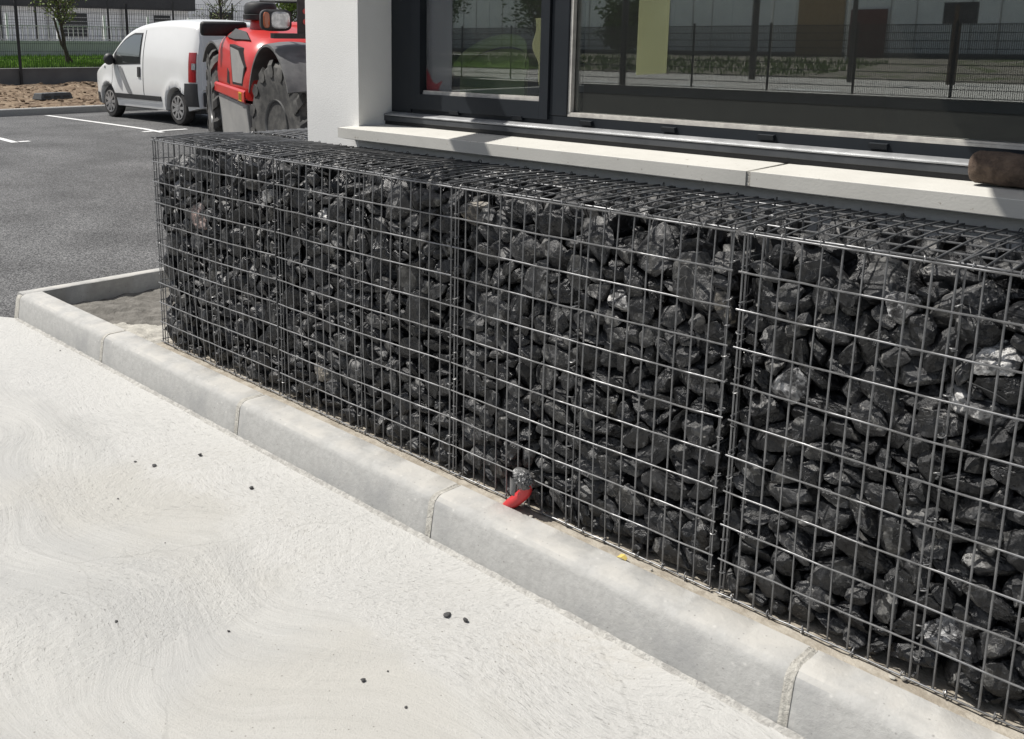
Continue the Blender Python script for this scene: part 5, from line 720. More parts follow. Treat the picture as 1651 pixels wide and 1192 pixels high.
2,13,183,884,429,1686,3,15,-109,-63,2,5,149,716,905,1679,108,-6,9,66,2,10,105,979,405,1779,12,66,-86,-66,2,12,197,1810,668,1690,0,-92,83,-28,2,7,186,418,536,1705,50,-34,-109,-23,2,3,131,1427,220,1789,69,-53,-92,10,
2,2,108,484,865,1674,11,-105,14,69,2,10,87,755,822,1736,76,9,28,98,2,5,187,805,607,1726,68,49,25,92,2,0,117,953,760,1780,18,-48,91,-72,2,0,107,208,580,1742,20,-46,117,2,2,6,136,704,965,1768,51,105,-47,14,
2,9,175,1311,716,1773,31,-43,115,2,2,2,157,1461,785,1685,51,38,105,-32,3,5,76,1657,57,29,47,46,-107,-20,3,3,167,1896,87,46,113,-28,-14,48,3,2,120,1745,59,47,110,-40,41,26,3,0,178,1551,114,148,15,-26,-122,21,
3,4,171,1743,163,55,119,-40,9,17,3,10,91,1955,56,115,34,66,-102,13,3,8,167,1823,62,147,123,3,-22,20,3,3,217,1762,159,220,56,-12,76,-84,3,1,126,1955,155,166,42,-82,-34,80,3,8,109,1703,271,326,33,-78,84,-44,
3,5,206,1866,246,164,74,-70,75,14,3,7,138,1602,48,241,106,-61,13,32,3,3,129,1792,72,265,100,-58,-31,43,3,10,141,1910,143,273,24,-96,-76,-23,3,13,127,91,278,340,41,107,-54,-7,3,10,165,1698,78,356,29,-2,-64,-106,
3,12,183,1571,167,245,28,29,120,-6,3,6,160,1527,66,299,35,-1,-88,-85,3,2,173,1656,948,1693,34,-101,49,49,3,0,205,1896,158,405,117,11,-39,28,3,0,143,64,343,482,76,-41,-10,92,3,11,165,1572,201,410,29,-118,-37,6,
3,11,224,1789,176,466,78,-34,-21,92,3,5,208,81,386,631,34,73,-97,20,3,3,117,1463,179,344,60,-30,-88,62,3,5,99,1950,29,296,104,-40,57,24,3,8,105,63,190,468,35,-47,-107,-36,3,9,96,36,268,710,73,-37,96,-14,
3,0,123,1575,63,459,74,-69,23,-73,3,10,159,1621,145,519,43,107,-53,1,3,8,150,1927,202,585,88,-60,40,-57,3,8,108,1871,36,485,63,5,110,9,3,13,213,1512,120,684,113,2,-16,-56,3,2,230,1789,95,582,34,95,-77,-7,
3,2,181,1921,101,685,105,16,4,-69,3,10,170,1649,74,805,81,81,12,54,3,8,102,1952,53,756,92,13,-12,86,3,1,137,1876,60,849,6,-7,-17,-125,3,4,107,1698,40,575,52,88,22,-73,3,9,230,1812,97,738,115,29,-23,-40,
3,4,111,1802,961,1862,86,83,7,-43,3,6,166,1698,228,848,103,-58,34,-31,3,11,149,1695,43,941,74,-95,28,27,3,5,83,1443,222,711,75,11,2,-102,3,7,93,1941,135,856,66,-100,41,-7,3,0,226,1536,143,887,6,-89,69,-59,
3,4,230,1884,112,956,119,-13,-27,34,3,3,142,1936,35,1033,31,48,-65,93,3,0,122,1620,210,1008,16,-43,116,-22,3,5,147,75,274,1140,46,-75,-1,91,3,3,159,1916,201,1078,16,41,-104,57,3,13,138,1379,246,978,121,9,-22,32,
3,4,132,1738,42,1175,126,4,15,-7,3,3,126,1677,107,1042,79,48,-52,-70,3,4,96,1612,31,1010,116,7,-52,-4,3,13,220,132,494,1709,3,-20,-125,10,3,13,167,100,747,1686,9,23,122,-27,3,12,155,941,937,1776,101,14,60,47,
3,13,182,1334,84,1557,72,-23,-92,43,3,2,185,1803,92,1099,52,-92,62,-32,3,10,155,1456,293,1071,61,-99,-50,1,3,3,111,1482,212,967,17,-75,93,41,3,10,145,1413,64,1695,107,-30,-58,23,3,9,120,1747,36,1030,46,88,7,-79,
3,1,87,1955,182,1562,98,32,-40,-63,3,3,159,1434,106,963,34,-104,47,-44,3,2,131,1613,42,1463,16,1,-47,-117,3,0,183,1311,854,1679,110,7,-15,-61,3,13,123,1927,135,1169,35,-119,25,3,3,10,162,1617,160,1521,11,41,118,17,
3,13,139,1954,621,1701,83,22,92,14,3,0,102,1650,62,1103,93,-36,3,78,3,3,88,1492,30,1727,65,-15,-97,48,3,0,133,1813,75,1230,11,-106,70,-1,3,12,230,1655,190,1153,104,21,-68,17,3,11,134,1802,175,1678,27,14,-51,112,
3,5,185,1444,923,1725,26,-59,88,-64,3,4,153,1941,58,1263,104,-2,64,-33,3,1,173,1871,239,1247,53,0,7,115,3,8,140,1045,916,1773,96,-63,-18,51,3,8,158,1630,289,1263,71,-21,-24,-100,3,4,85,1644,41,1752,3,61,-91,-64,
3,10,177,1786,68,1358,115,-41,34,-10,3,2,107,1931,143,1602,25,61,86,67,3,10,229,1831,754,1792,6,-20,-122,30,3,10,168,1438,97,1144,104,-1,6,-73,3,10,162,1559,113,1360,62,-100,-26,41,3,4,155,1879,566,1747,83,27,84,38,
3,2,230,1387,101,1329,49,6,-115,18,3,6,206,1858,65,1778,116,-37,4,35,3,9,230,366,642,1695,37,-118,28,1,3,10,183,1217,629,1776,41,25,-40,-111,3,12,215,1540,111,1052,52,61,93,33,3,8,177,1926,195,1764,57,49,-58,84,
3,4,125,1484,125,1811,60,-29,97,-48,3,6,181,1282,927,1807,115,12,40,33,3,1,221,1530,680,1730,58,-39,63,-85,3,4,132,1741,186,1299,82,-60,18,74,3,5,154,1931,481,1692,52,21,56,99,3,8,140,1639,847,1760,23,96,-48,-64,
3,1,96,1620,59,1181,38,1,30,-117,3,4,131,1440,198,1384,98,79,6,-15,3,2,230,1403,387,1569,8,-81,-87,-44,3,7,155,1410,207,1664,1,31,-15,122,3,9,164,1648,58,1290,94,-34,-40,-67,3,11,133,1434,36,1451,74,97,18,-28,
3,5,136,1717,138,1741,78,42,-83,37,3,12,223,1923,159,1409,70,18,105,2,3,7,230,1825,302,1444,50,-30,112,-14,3,8,160,1413,362,1709,105,44,-51,24,3,13,137,1119,951,1848,53,110,-30,-15,3,11,133,1405,715,1686,87,75,-54,9,
3,13,145,1461,135,1463,48,7,-88,-77,3,7,105,1555,53,1518,41,-41,-28,110,3,13,212,1740,426,1794,115,48,-17,18,3,10,122,1897,81,1496,58,-71,62,-63,3,12,220,1908,928,1815,79,88,45,5,3,1,150,61,357,1675,49,-75,29,-85,
3,6,147,517,641,1700,48,109,41,-16,3,10,208,1366,227,1866,5,91,-86,20,3,5,105,711,675,1744,83,-41,72,-50,3,1,125,1365,497,1809,16,49,1,116,3,4,68,1313,160,1395,12,-12,61,110,3,8,195,1558,110,1668,64,82,-72,9,
3,5,104,1405,966,1789,122,-2,-27,23,3,9,211,1762,118,1519,34,9,117,33,3,3,177,1716,931,1822,53,26,-100,-52,3,2,230,1575,387,1720,60,-67,81,38,3,4,93,1427,155,1575,44,-67,-12,97,3,10,156,1507,875,1847,42,-50,-93,58,
3,10,171,1742,56,1653,2,-41,-64,102,3,1,154,1760,202,1839,11,-58,104,-43,3,9,114,1473,34,1578,28,63,-50,94,3,6,188,1669,245,1755,82,51,-1,83,3,4,191,1647,690,1813,33,38,23,-114,3,12,190,1912,65,1649,112,46,-31,-24,
3,3,170,1533,245,1744,9,-3,38,-121,3,10,158,1897,331,1707,62,35,-104,-19,
]
def struct(mb, name, m, **kw):
    return tag(mb.build(name, m, **kw), kind='structure')
def nz(x, y=0., z=0.): return noise.noise(Vector((x, y, z)))

# ---------------------------------------------------------------- ground
def gz(x):
    if x >= -1.45: return -.154
    if x >= -10: return -.154+(.09+.154)*(-1.45-x)/8.55
    return .09
mb = MB(); xs = [-160, -60, -14.0, -10, -7, -4, -1.45, 20, 160]; ys = [-200, -100, -40, -12, -6, -2, 5, 20, 60, 160]
n0 = len(ys)
for x in xs:
    for y in ys: k = min(1, max(0, (y+6)/4)); mb.v.append((x, y, -.154+(gz(x)+.154)*k))
for i in range(len(xs)-1):
    for j in range(len(ys)-1): a = i*n0+j; mb.f.append([a, a+n0, a+n0+1, a+1])
struct(mb, 'asphalt_ground', M['asphalt'])

# concrete apron in front of the kerb (ends at the asphalt on the left)
mb = MB(); P = [(-1.43,-.20), (-2.75,-.96), (-5.2,-4.6), (7.5,-4.6), (7.5,-.20)]
for z in (-.15, -.30):
    for x, y in P: mb.v.append((x, y, z))
mb.f = [[0,1,2,3,4], [9,8,7,6,5]]+[[i, i+5, (i+1)%5+5, (i+1)%5] for i in range(5)]
struct(mb, 'concrete_apron', M['floor'])

# mortar bed under kerb and baskets, soil corner between kerb and first basket
mb = MB()
def bedf(u, v):
    x = -.02+u*7.2; y = -.062+v*.30
    return (x, y, -.010+.006*nz(x*9, y*9)+.004*nz(x*30, y*30, 3))
mb.grid(bedf, 260, 10); struct(mb, 'mortar_bed', M['bed'], smooth=60)
def soil_h(x, y):
    e = min(1., max(0., (x+1.0)/.9)); f = min(1., max(0., (y+.05)/.35))
    h = -.115+.075*e*(1-.4*f)+.02*nz(x*5, y*5)+.014*nz(x*14, y*14, 2)+.006*nz(x*38, y*38, 5)
    return h+.035*math.exp(-((x+1.12)**2+(y-.22)**2)/.02)
def dark_edge(x, y): return x > -.83+.42*(y-.10)/.2*.8+.05*nz(x*7, y*7, 9) or y < -.03+.02*nz(x*9, 4)
for nm, m_, side in (('damp_soil', M['soil'], False), ('dry_sand_haunch', M['lightsoil'], True)):
    mb = MB(); nx, ny = 84, 96; idx = {}
    for i in range(nx):
        for j in range(ny):
            x = -1.38+1.40*i/nx; y = -.06+1.60*j/ny
            if dark_edge(x, y) == side:
                q = []
                for a, b in ((0,0),(1,0),(1,1),(0,1)):
                    k = (i+a, j+b)
                    if k not in idx:
                        xx = -1.38+1.40*k[0]/nx; yy = -.06+1.60*k[1]/ny
                        idx[k] = len(mb.v); mb.v.append((xx, yy, soil_h(xx, yy)))
                    q.append(idx[k])
                mb.f.append(q)
    struct(mb, nm, m_, smooth=80)

# ---------------------------------------------------------------- kerb
KP = [(-.052,-.22), (-.052,-.006), (-.056,-.001), (-.148,.000), (-.163,-.004), (-.176,-.014), (-.184,-.028), (-.2035,-.150), (-.21,-.24)]
def kerb(name, x0, x1, label, seed, joint=True):
    rnd = random.Random(seed); root = empty('kerb_stone', ((x0+x1)/2, -.13, -.15))
    tag(root, label, 'kerb', 'kerb stones under the stone baskets')
    rings = []; N = 48
    for i in range(N+1):
        x = x0+(x1-x0)*i/N; r = []
        for k, (y, z) in enumerate(KP):
            e = .0008*nz(x*6, k*.3, seed)+.0005*nz(x*31, k*.6, seed)
            if i in (0, N) and 1 < k < 8: y += .004; z -= .003
            r.append((x, y+e, z+(.0008*nz(x*7, k*.3, seed+5) if 0 < k < 8 else 0)))
        rings.append(r)
    MB().loft(rings).build('concrete_block', M['kerb'], root, smooth=50)
    if joint:
        rings = []
        for i in range(9):
            x = x1-.002+.024*i/8; r = []
            for k, (y, z) in enumerate(KP):
                sh = -.002+.003*nz(x*160, k*3.1, seed+8)
                r.append((x, y-sh*(1 if k > 2 else -1)*.8, z+(sh if 1 < k < 7 else 0)))
            rings.append(r)
        MB().loft(rings).build('mortar_joint', M['mortar'], root, smooth=70)
    return root
kerb('k', -1.392, -.315, 'pale concrete kerb stone at the corner beside the dark asphalt', 1)
kerb('k', -.295, .945, 'pale concrete kerb stone running below the farthest wire basket', 2)
kerb('k', .965, 2.112, 'pale concrete kerb stone whose near end joint is just left of the red pipe', 3)
kerb('k', 2.132, 3.355, 'pale concrete kerb stone directly in front of the red pipe', 4)
kerb('k', 3.375, 4.60, 'pale concrete kerb stone in the lower right, closest to the viewer', 5, True)
kerb('k', 4.62, 5.85, 'pale concrete kerb stone beyond the right end of the view', 6, False)
# return along the asphalt
root = empty('kerb_stone', (-1.42, .8, -.15)); tag(root, 'narrow pale kerb stone running back from the corner between asphalt and soil', 'kerb', 'kerb stones under the stone baskets')
rings = []
for i in range(41):
    y = -.165+2.4*i/40; e = .0015*nz(y*9, 3)
    rings.append([(-1.378+e, y, -.25), (-1.378+e, y, -.004), (-1.383, y, .0), (-1.452, y, 0.), (-1.468+e, y, -.010), (-1.478, y, -.03), (-1.49, y, -.16), (-1.49, y, -.25)])
MB().loft(rings).build('concrete_block', M['kerb'], root, smooth=50)
rings = []
for i in range(11):
    t = i/10; k = .004*nz(t*9, 4)
    rings.append([(-1.390+k, -.055-.0*t, -.2), (-1.390, -.058, -.004), (-1.40, -.12, -.003), (-1.425-.02*t, -.168, -.012+k), (-1.432-.03*t, -.19-k, -.035), (-1.44-.03*t, -.2075, -.15), (-1.44-.03*t, -.21, -.2)])
mb = MB(); mb.loft([[(x-.0, y, z) for x, y, z in r] for r in [
    [(-1.389,-.06,-.2),(-1.389,-.06,-.005),(-1.389,-.145,-.004),(-1.389,-.172,-.014),(-1.389,-.182,-.03),(-1.389,-.202,-.15),(-1.389,-.202,-.2)],
    [(-1.41,-.07,-.2),(-1.41,-.07,-.006),(-1.415,-.150,-.006),(-1.417,-.176,-.015),(-1.418,-.186,-.033),(-1.420,-.205,-.15),(-1.42,-.205,-.2)],
    [(-1.44,-.13,-.2),(-1.44,-.13,-.007),(-1.446,-.155,-.009),(-1.448,-.172,-.02),(-1.450,-.180,-.036),(-1.456,-.198,-.15),(-1.456,-.198,-.2)]]])
mb.build('mortar_joint', M['mortar'], root, smooth=60)
# slurry fillet along the kerb foot
mb = MB()
def fil(u, v):
    x = -1.40+u*7.2; wv = .020+.006*nz(x*3.1, 1)+.004*nz(x*13, 2)
    y = -.202-wv*v; z = -.1515+.012*(1-v)**1.4+.005*nz(x*24, v*3, 4)*(1-v*.6)+(.004 if .2 < v < .8 else 0)*nz(x*60, v*9)
    return (x, y, z if v < .99 else -.1525)
mb.grid(fil, 420, 5); struct(mb, 'slurry_fillet', M['slurry'], smooth=70)

# ---------------------------------------------------------------- wire baskets
WR = .0027
GX = [0, 1.027, 2.045, 3.075, 4.10]
LIDB = [1.0, 1.002, 1.003, 1.002, 1.002]
def lid_z(g, x, y):
    return 1.0+(LIDB[g]-1.0)*(y/.5)+.010*math.sin(math.pi*min(1, max(0, y/.5)))+.0015*nz(x*3+g*7, y*5)
def fy(g, x, z): return -.005-.013*math.sin(math.pi*x)*math.sin(math.pi*min(1, max(0, z)))+.0030*nz(x*4+g*9, z*4)*(.15+.85*math.sin(math.pi*min(1, max(0, z))))
def ring(mb, c, ax, rad=.0085, r=.0016, seed=0):
    rnd = random.Random(seed); c = Vector(c); pts = []
    ax = (Vector(ax)+Vector((rnd.uniform(-.3,.3), rnd.uniform(-.3,.3), rnd.uniform(-.3,.3)))).normalized()
    a = ax.orthogonal().normalized(); b = ax.cross(a); t0 = rnd.uniform(0, 6.28)
    for i in range(15):
        t = t0+i/14*6.9; k = rad*(1+.10*math.sin(2*t))
        pts.append(c+a*math.cos(t)*k+b*math.sin(t)*k*.85+ax*(i/14-.5)*.0045)
    mb.tube(pts, r, 5)
def basket(g, label, front=True):
    X = GX[g]; rnd = random.Random(50+g)
    root = empty('wire_basket', (X+.5, .25, 0)); tag(root, label, 'gabion basket', 'wire baskets of the stone wall')
    # front panel: uprights behind, bright horizontals in front
    mb = MB(); jx = [rnd.uniform(-.0018, .0018) for _ in range(21)]; tw = [rnd.uniform(-.003, .003) for _ in range(21)]
    for i in range(21):
        x = i/20
        mb.tube([(X+x+jx[i]+tw[i]*math.sin(3.1*k/12), fy(g, x, k/12), k/12) for k in range(13)], WR, 6)
    for k in range(11):
        z = k/10; dz = rnd.uniform(-.002, .002) if 0 < k < 10 else 0
        mb.tube([(X-.007+1.014*i/24, fy(g, i/24, z)-WR*1.9, z+dz+(.0022 if 0 < k < 10 else .0005)*nz(i*.4, k*3, g)) for i in range(25)], WR*1.06, 6)
    mb.build('front_panel', M['wire'], root, smooth=60)
    # lid
    mb = MB()
    for i in range(21):
        x = i/20; arch = .002*rnd.random(); j = rnd.uniform(-.0015, .0015)
        mb.tube([(X+x+j, .5*k/10-.002, lid_z(g, X+x, .5*k/10)+WR*1.9+arch*math.sin(math.pi*k/10)) for k in range(11)], WR, 6)
    for k in range(6):
        y = .1*k if k else .003
        mb.tube([(X-.005+1.01*i/20, y, lid_z(g, X+i/20, y)+(.004 if k == 0 else 0)) for i in range(21)], WR*1.04, 6)
    mb.build('lid_panel', M['wire'], root, smooth=60)
    # end panels, partition in the middle, back panel
    for nm, xx in (('end_panel', .006), ('partition_panel', .512), ('end_panel', .990)):
        mb = MB()
        for j in (0, 2, 4, 6, 8, 10):
            y = .05*j+.004; mb.tube([(X+xx+.002*nz(j, k*.6, g), y, 1.0*k/6*(lid_z(g, X, y) if k == 6 else 1)-(.004 if k == 6 else 0)) for k in range(7)], WR, 5)
        for k in range(11): mb.tube([(X+xx-WR*1.9, -.010, k/10+.012), (X+xx-WR*1.9, .25, k/10+.010), (X+xx-WR*1.9, .5, k/10+.008)], WR, 5)
        mb.build(nm, M['wire'], root, smooth=60)
    mb = MB()
    for i in range(21): mb.tube([(X+i/20, .5, 0), (X+i/20, .5, LIDB[g])], WR, 4)
    for k in range(11): mb.tube([(X, .5+WR*1.9, k/10*LIDB[g]), (X+1, .5+WR*1.9, k/10*LIDB[g])], WR, 4)
    mb.build('back_panel', M['wire'], root)
    # clip rings lacing the edges
    rings = []
    x = .03
    while x < .99: rings.append(((X+x, fy(g, x, 1)+.001, 1.003), (1,0,0))); x += rnd.uniform(.055, .12)
    x = .04
    while x < .98: rings.append(((X+x, fy(g, x, 0)-.003, .003), (1,0,0))); x += rnd.uniform(.06, .14)
    for xx in (.002, .507, .996):
        z = .06
        while z < .97: rings.append(((X+xx+.003, fy(g, xx, z)+.003, z), (0,0,1))); z += rnd.uniform(.065, .115)
    x = .08
    while x < .95: rings.append(((X+x, .5, LIDB[g]+.003), (1,0,0))); x += rnd.uniform(.1, .16)
    y = .08
    while y < .48: rings.append(((X+1.01, y, lid_z(g, X+1, y)+.004), (0,1,0))); y += rnd.uniform(.06, .12)
    for q, (c, ax) in enumerate(rings[:98]):
        mb = MB(); ring(mb, c, ax, .0085 if q % 7 else .011, seed=g*200+q); mb.build('clip_ring', M['ring'], root, smooth=70, fix=False)
    # loose ends of the bracing wire
    for q in range(6):
        x, z = rnd.choice((.02, .53, .96))+rnd.uniform(-.02, .03), rnd.uniform(.1, .95)
        p = Vector((X+x, fy(g, x, z)+.004, z)); pts = [p]; d = Vector((rnd.uniform(-1, 1), .35, rnd.uniform(-.5, .5))).normalized()
        for s_ in range(5): d = (d+Vector((rnd.uniform(-.4,.4), .05, rnd.uniform(-.4,.4)))*.5).normalized(); p = p+d*.017; pts.append(p)
        MB().tube(pts, .0010, 4).build('tie_wire', M['ring'], root)
    return root
basket(0, 'wire mesh gabion basket at the far end of the row, beside the corner soil')
basket(1, 'second wire mesh gabion basket from the far end, left of the pipe one')
basket(2, 'wire mesh gabion basket with the red pipe sticking up at its foot')
basket(3, 'nearest wire mesh gabion basket, cut off by the right edge of the view')
basket(4, 'wire mesh gabion basket next in the row, wholly beyond the right edge of the view')
# the basket that turns the corner along the end wall (only its lid shows)
root = empty('wire_basket', (.25, 1.05, 0)); tag(root, 'wire mesh gabion basket turning the corner behind the end basket, towards the red machine', 'gabion basket', 'wire baskets of the stone wall')
rnd = random.Random(77); mb = MB()
for i in range(21): mb.tube([(.0, .54+i/20, 1.0+WR*1.9), (.16, .54+i/20, 1.008+WR*1.9), (.33, .54+i/20, 1.008+WR*1.9), (.49, .54+i/20, 1.0+WR*1.9)], WR, 6)
for k in range(6): mb.tube([(.098*k, .533, 1.0+(.006 if 0 < k < 5 else 0)), (.098*k, 1.05, 1.0+(.01 if 0 < k < 5 else 0)), (.098*k, 1.547, 1.0)], WR*1.04, 6)
mb.build('lid_panel', M['wire'], root, smooth=60)
mb = MB()
for i in range(21): mb.tube([(.0, .54+i/20, 0), (-.004, .54+i/20, .5), (.0, .54+i/20, 1.0)], WR, 5)
for k in range(11): mb.tube([(-WR*1.9, .533, k/10), (-WR*1.9-.003, 1.05, k/10), (-WR*1.9, 1.547, k/10)], WR*1.05, 5)
mb.build('side_panel', M['wire'], root, smooth=60)
for q in range(8):
    mb = MB(); ring(mb, (.04+q*.06, .533, 1.003), (1,0,0), seed=900+q); mb.build('clip_ring', M['ring'], root, smooth=70, fix=False)

# ---------------------------------------------------------------- stones
def rock_bm(k, sub):
    rnd = random.Random(1000+k)
    bm = bmesh.new(); bmesh.ops.create_icosphere(bm, subdivisions=sub, radius=1.0)
    ax = (1.0, rnd.uniform(.66, .92), rnd.uniform(.42, .68)); planes = []
    def rv(): return Vector((rnd.gauss(0,1), rnd.gauss(0,1), rnd.gauss(0,1))).normalized()
    def rad(d):
        r = 1.30
        for n, h in planes:
            c = d.dot(n)
            if c > 1e-3: r = min(r, h/c)
        return r
    for i in range(rnd.randint(9, 12)): planes.append((rv(), rnd.uniform(.50, .84)))
    for i in range(14):                                   # chipped corners and edges
        n = rv(); sup = max(rad(d)*d.dot(n) for d in [n]+[(n+rv()*.35).normalized() for _ in range(6)])
        planes.append((n, sup*rnd.uniform(.83, .97)))
    off = Vector((k*7.3, k*3.1, k*1.7))
    for v in bm.verts:
        d = v.co.normalized(); r = rad(d)
        if sub > 2:
            q = d*r*2.1+off
            r += .020*noise.noise(q)+.014*abs(noise.noise(q*2.3))-.026*abs(noise.noise(q*4.7))+.012*noise.noise(q*9.0)+.007*noise.noise(q*21.0)
            q2 = Vector((q.x*.8, q.y*.8, q.z*2.4)); s = noise.noise(q2*.8)*6.0; r += .034*(s-math.floor(s)-.5)
        p = d*r; v.co = Vector((p.x*ax[0], p.y*ax[1], p.z*ax[2]))
    return bm
NROCK = 14
def rock_mesh(k, sub, nm):
    bm = rock_bm(k, sub); me = bpy.data.meshes.new(nm); bm.to_mesh(me); bm.free(); return me
HI = []
for k in range(NROCK):
    me = rock_mesh(k, 5, 'stone'); me.shade_smooth(); me.set_sharp_from_angle(angle=R(32)); me.materials.append(M['stone']); HI.append(me)
LO = [rock_mesh(k, 4, 'low') for k in range(NROCK)]
def arrays(me):
    v = np.empty(len(me.vertices)*3, np.float32); me.vertices.foreach_get('co', v)
    f = np.empty(len(me.loops), np.int32); me.loops.foreach_get('vertex_index', f); return v.reshape(-1, 3), f.reshape(-1, 3)
LA = [arrays(m) for m in LO]
LA0 = [tuple(a.tolist() for a in arrays(rock_mesh(k, 2, 'tiny'))) for k in range(3)]
LA2 = [arrays(rock_mesh(k, 3, 'low3')) for k in range(NROCK)]
ST = []
for i in range(len(STONES)//10):
    g, k, s, x, y, z, qw, qx, qy, qz = STONES[i*10:i*10+10]
    q = Quaternion((qw, qx, qy, qz)).normalized(); s /= 2500
    Rm = np.array((q.to_matrix()))*s; p = np.array([x, y, z])/2000
    w_ = LA2[k][0]@Rm.T
    lo_ = w_[:, 1].min()+p[1]
    dy = max(0, .004-lo_)
    top = w_[:, 2].max()+p[2]; lim = lid_z(g, GX[g]+p[0], max(0, p[1]))-.004
    dz = min(0, lim-top)
    ST.append((g, k, s, q, np.array([GX[g]+p[0], p[1]+dy, p[2]+dz]), Rm))
SPECIAL = {204: ('pale_beige', 'beige stone with dark streaks in the upper left of the basket with the red pipe'),
    132: ('pale_white', 'white chipped stone high in the middle of the basket with the red pipe'),
117: ('pale_beige', 'pale beige stone in the upper right of the basket with the red pipe'),
70: ('pale_grey', 'light grey stone just under the lid of the nearest basket'),
10: ('pale_white', 'upper one of two white stones at the right edge of the nearest basket'),
2: ('pale_white', 'lower one of two white stones at the right edge of the nearest basket'),
62: ('pale_grey', 'grey stone with pale streaks in the upper half of the nearest basket'),
7: ('pale_grey', 'pale grey stone near the foot of the nearest basket at lower right'),
41: ('pale_grey', 'grey and white speckled stone in the middle left of the nearest basket'),
524: ('pale_white', 'small white stone near the upper left of the second basket from the far end'),
390: ('pale_beige', 'pale beige stone low in the second basket from the far end'),
715: ('pale_white', 'white streaked stone in the far end basket, close to its upper left corner'),
268: ('pale_pink', 'pale pinkish stone in the upper half of the far end basket'),
519: ('pale_white', 'white veined stone in the far end basket, close to its upper right edge')}
GN = ['the far end basket of the row', 'the second basket from the far end', 'the basket with the red pipe at its foot', 'the nearest basket at the right']
loose = sorted(set(SPECIAL) | set([i for i in range(len(ST)) if i not in SPECIAL][:300-len(SPECIAL)]))
for i in loose:
    g, k, s, q, p, Rm = ST[i]
    o = bpy.data.objects.new('broken_stone', HI[k]); col.objects.link(o)
    o.location = p; o.rotation_mode = 'QUATERNION'; o.rotation_quaternion = q; o.scale = (s, s, s)
    if i in SPECIAL:
        mn, lb = SPECIAL[i]; o.material_slots[0].link = 'OBJECT'; o.material_slots[0].material = M[mn]
        tag(o, lb, 'stone', 'pale stones among the dark ones')
    else: tag(o, 'charcoal broken stone packed in '+GN[g], 'stone', 'dark stones in '+GN[g])
vs, fs, tn = [], [], []; n = 0; lset = set(loose); rnd = random.Random(5)
def add_rock(k, Rm, p, low):
    global n
    v, f = (LA2 if low else LA)[k]; vs.append(v@Rm.T+p); fs.append(f+n); tn.append(np.full(len(v), rnd.random(), np.float32)); n += len(v)
for i, (g, k, s, q, p, Rm) in enumerate(ST):
    if i in lset: continue
    add_rock(k, Rm, p, i > 900)
for i, (g, k, s, q, p, Rm) in enumerate(ST):
    if g == 1: add_rock(k, Rm, p+np.array([GX[4]-GX[1], 0, 0]), True)
# corner basket top layer and the basket beyond the right edge re-use the same packings
for i, (g, k, s, q, p, Rm) in enumerate(ST):
    if g == 2:
        l = p-np.array([GX[2], 0, 0])
        if l[2] > .76:
            Rz = np.array([[0,-1,0],[1,0,0],[0,0,1]]); add_rock(k, Rz@Rm, np.array([.49-l[1]*.96, .54+l[0], l[2]-.0]), True)
# loose top course just under the lids
rt = random.Random(31)
def top_course(x0, y0, nx, ny, dx, dy, zf):
    for i in range(nx):
        for j in range(ny):
            x = x0+dx*(i+.5+rt.uniform(-.25, .25)); y = y0+dy*(j+.5+rt.uniform(-.2, .2)); k = rt.randrange(NROCK); s = rt.uniform(.046, .066)
            Rm = np.array(Quaternion((rt.gauss(0,1), rt.gauss(0,1), rt.gauss(0,1), rt.gauss(0,1))).normalized().to_matrix())*s
            w_ = LA2[k][0]@Rm.T; add_rock(k, Rm, np.array([x, y, zf(x, y)-.005-rt.uniform(0, .018)-w_[:, 2].max()]), False)
for g in range(5): top_course(GX[g]+.02, .13, 10, 4, .096, .092, lambda x, y: lid_z(g, x, y))
top_course(.02, .54, 5, 10, .092, .098, lambda x, y: 1.0)
V_ = np.concatenate(vs).astype(np.float32); F_ = np.concatenate(fs).astype(np.int32); T_ = np.concatenate(tn)
me = bpy.data.meshes.new('broken_stones'); me.vertices.add(len(V_)); me.vertices.foreach_set('co', V_.ravel())
me.loops.add(F_.size); me.loops.foreach_set('vertex_index', F_.ravel()); me.polygons.add(len(F_)); me.polygons.foreach_set('loop_start', np.arange(0, F_.size, 3, dtype=np.int32))
me.update(calc_edges=True); at = me.attributes.new('tone', 'FLOAT', 'POINT'); at.data.foreach_set('value', T_)
me.shade_smooth(); me.set_sharp_from_angle(angle=R(32)); me.materials.append(M['stones'])
o = bpy.data.objects.new('broken_stones', me); col.objects.link(o)
tag(o, 'smaller charcoal stones filling the gaps and tops of all the wire baskets', 'stones', kind='stuff')
# dark packing behind the front layers: real earth-coloured fill core so no light leaks through the wall
mb = MB(); mb.box((.03, .235, 0.0), (5.05, .49, .80)); mb.box((.03, .55, 0), (.47, 1.52, .80))
mb.box((.05, .30, .801), (5.03, .485, .93))
tag(mb.build('rubble_core', M['pebble']), 'dark fine rubble packed behind the stones inside the baskets', 'rubble', kind='stuff')

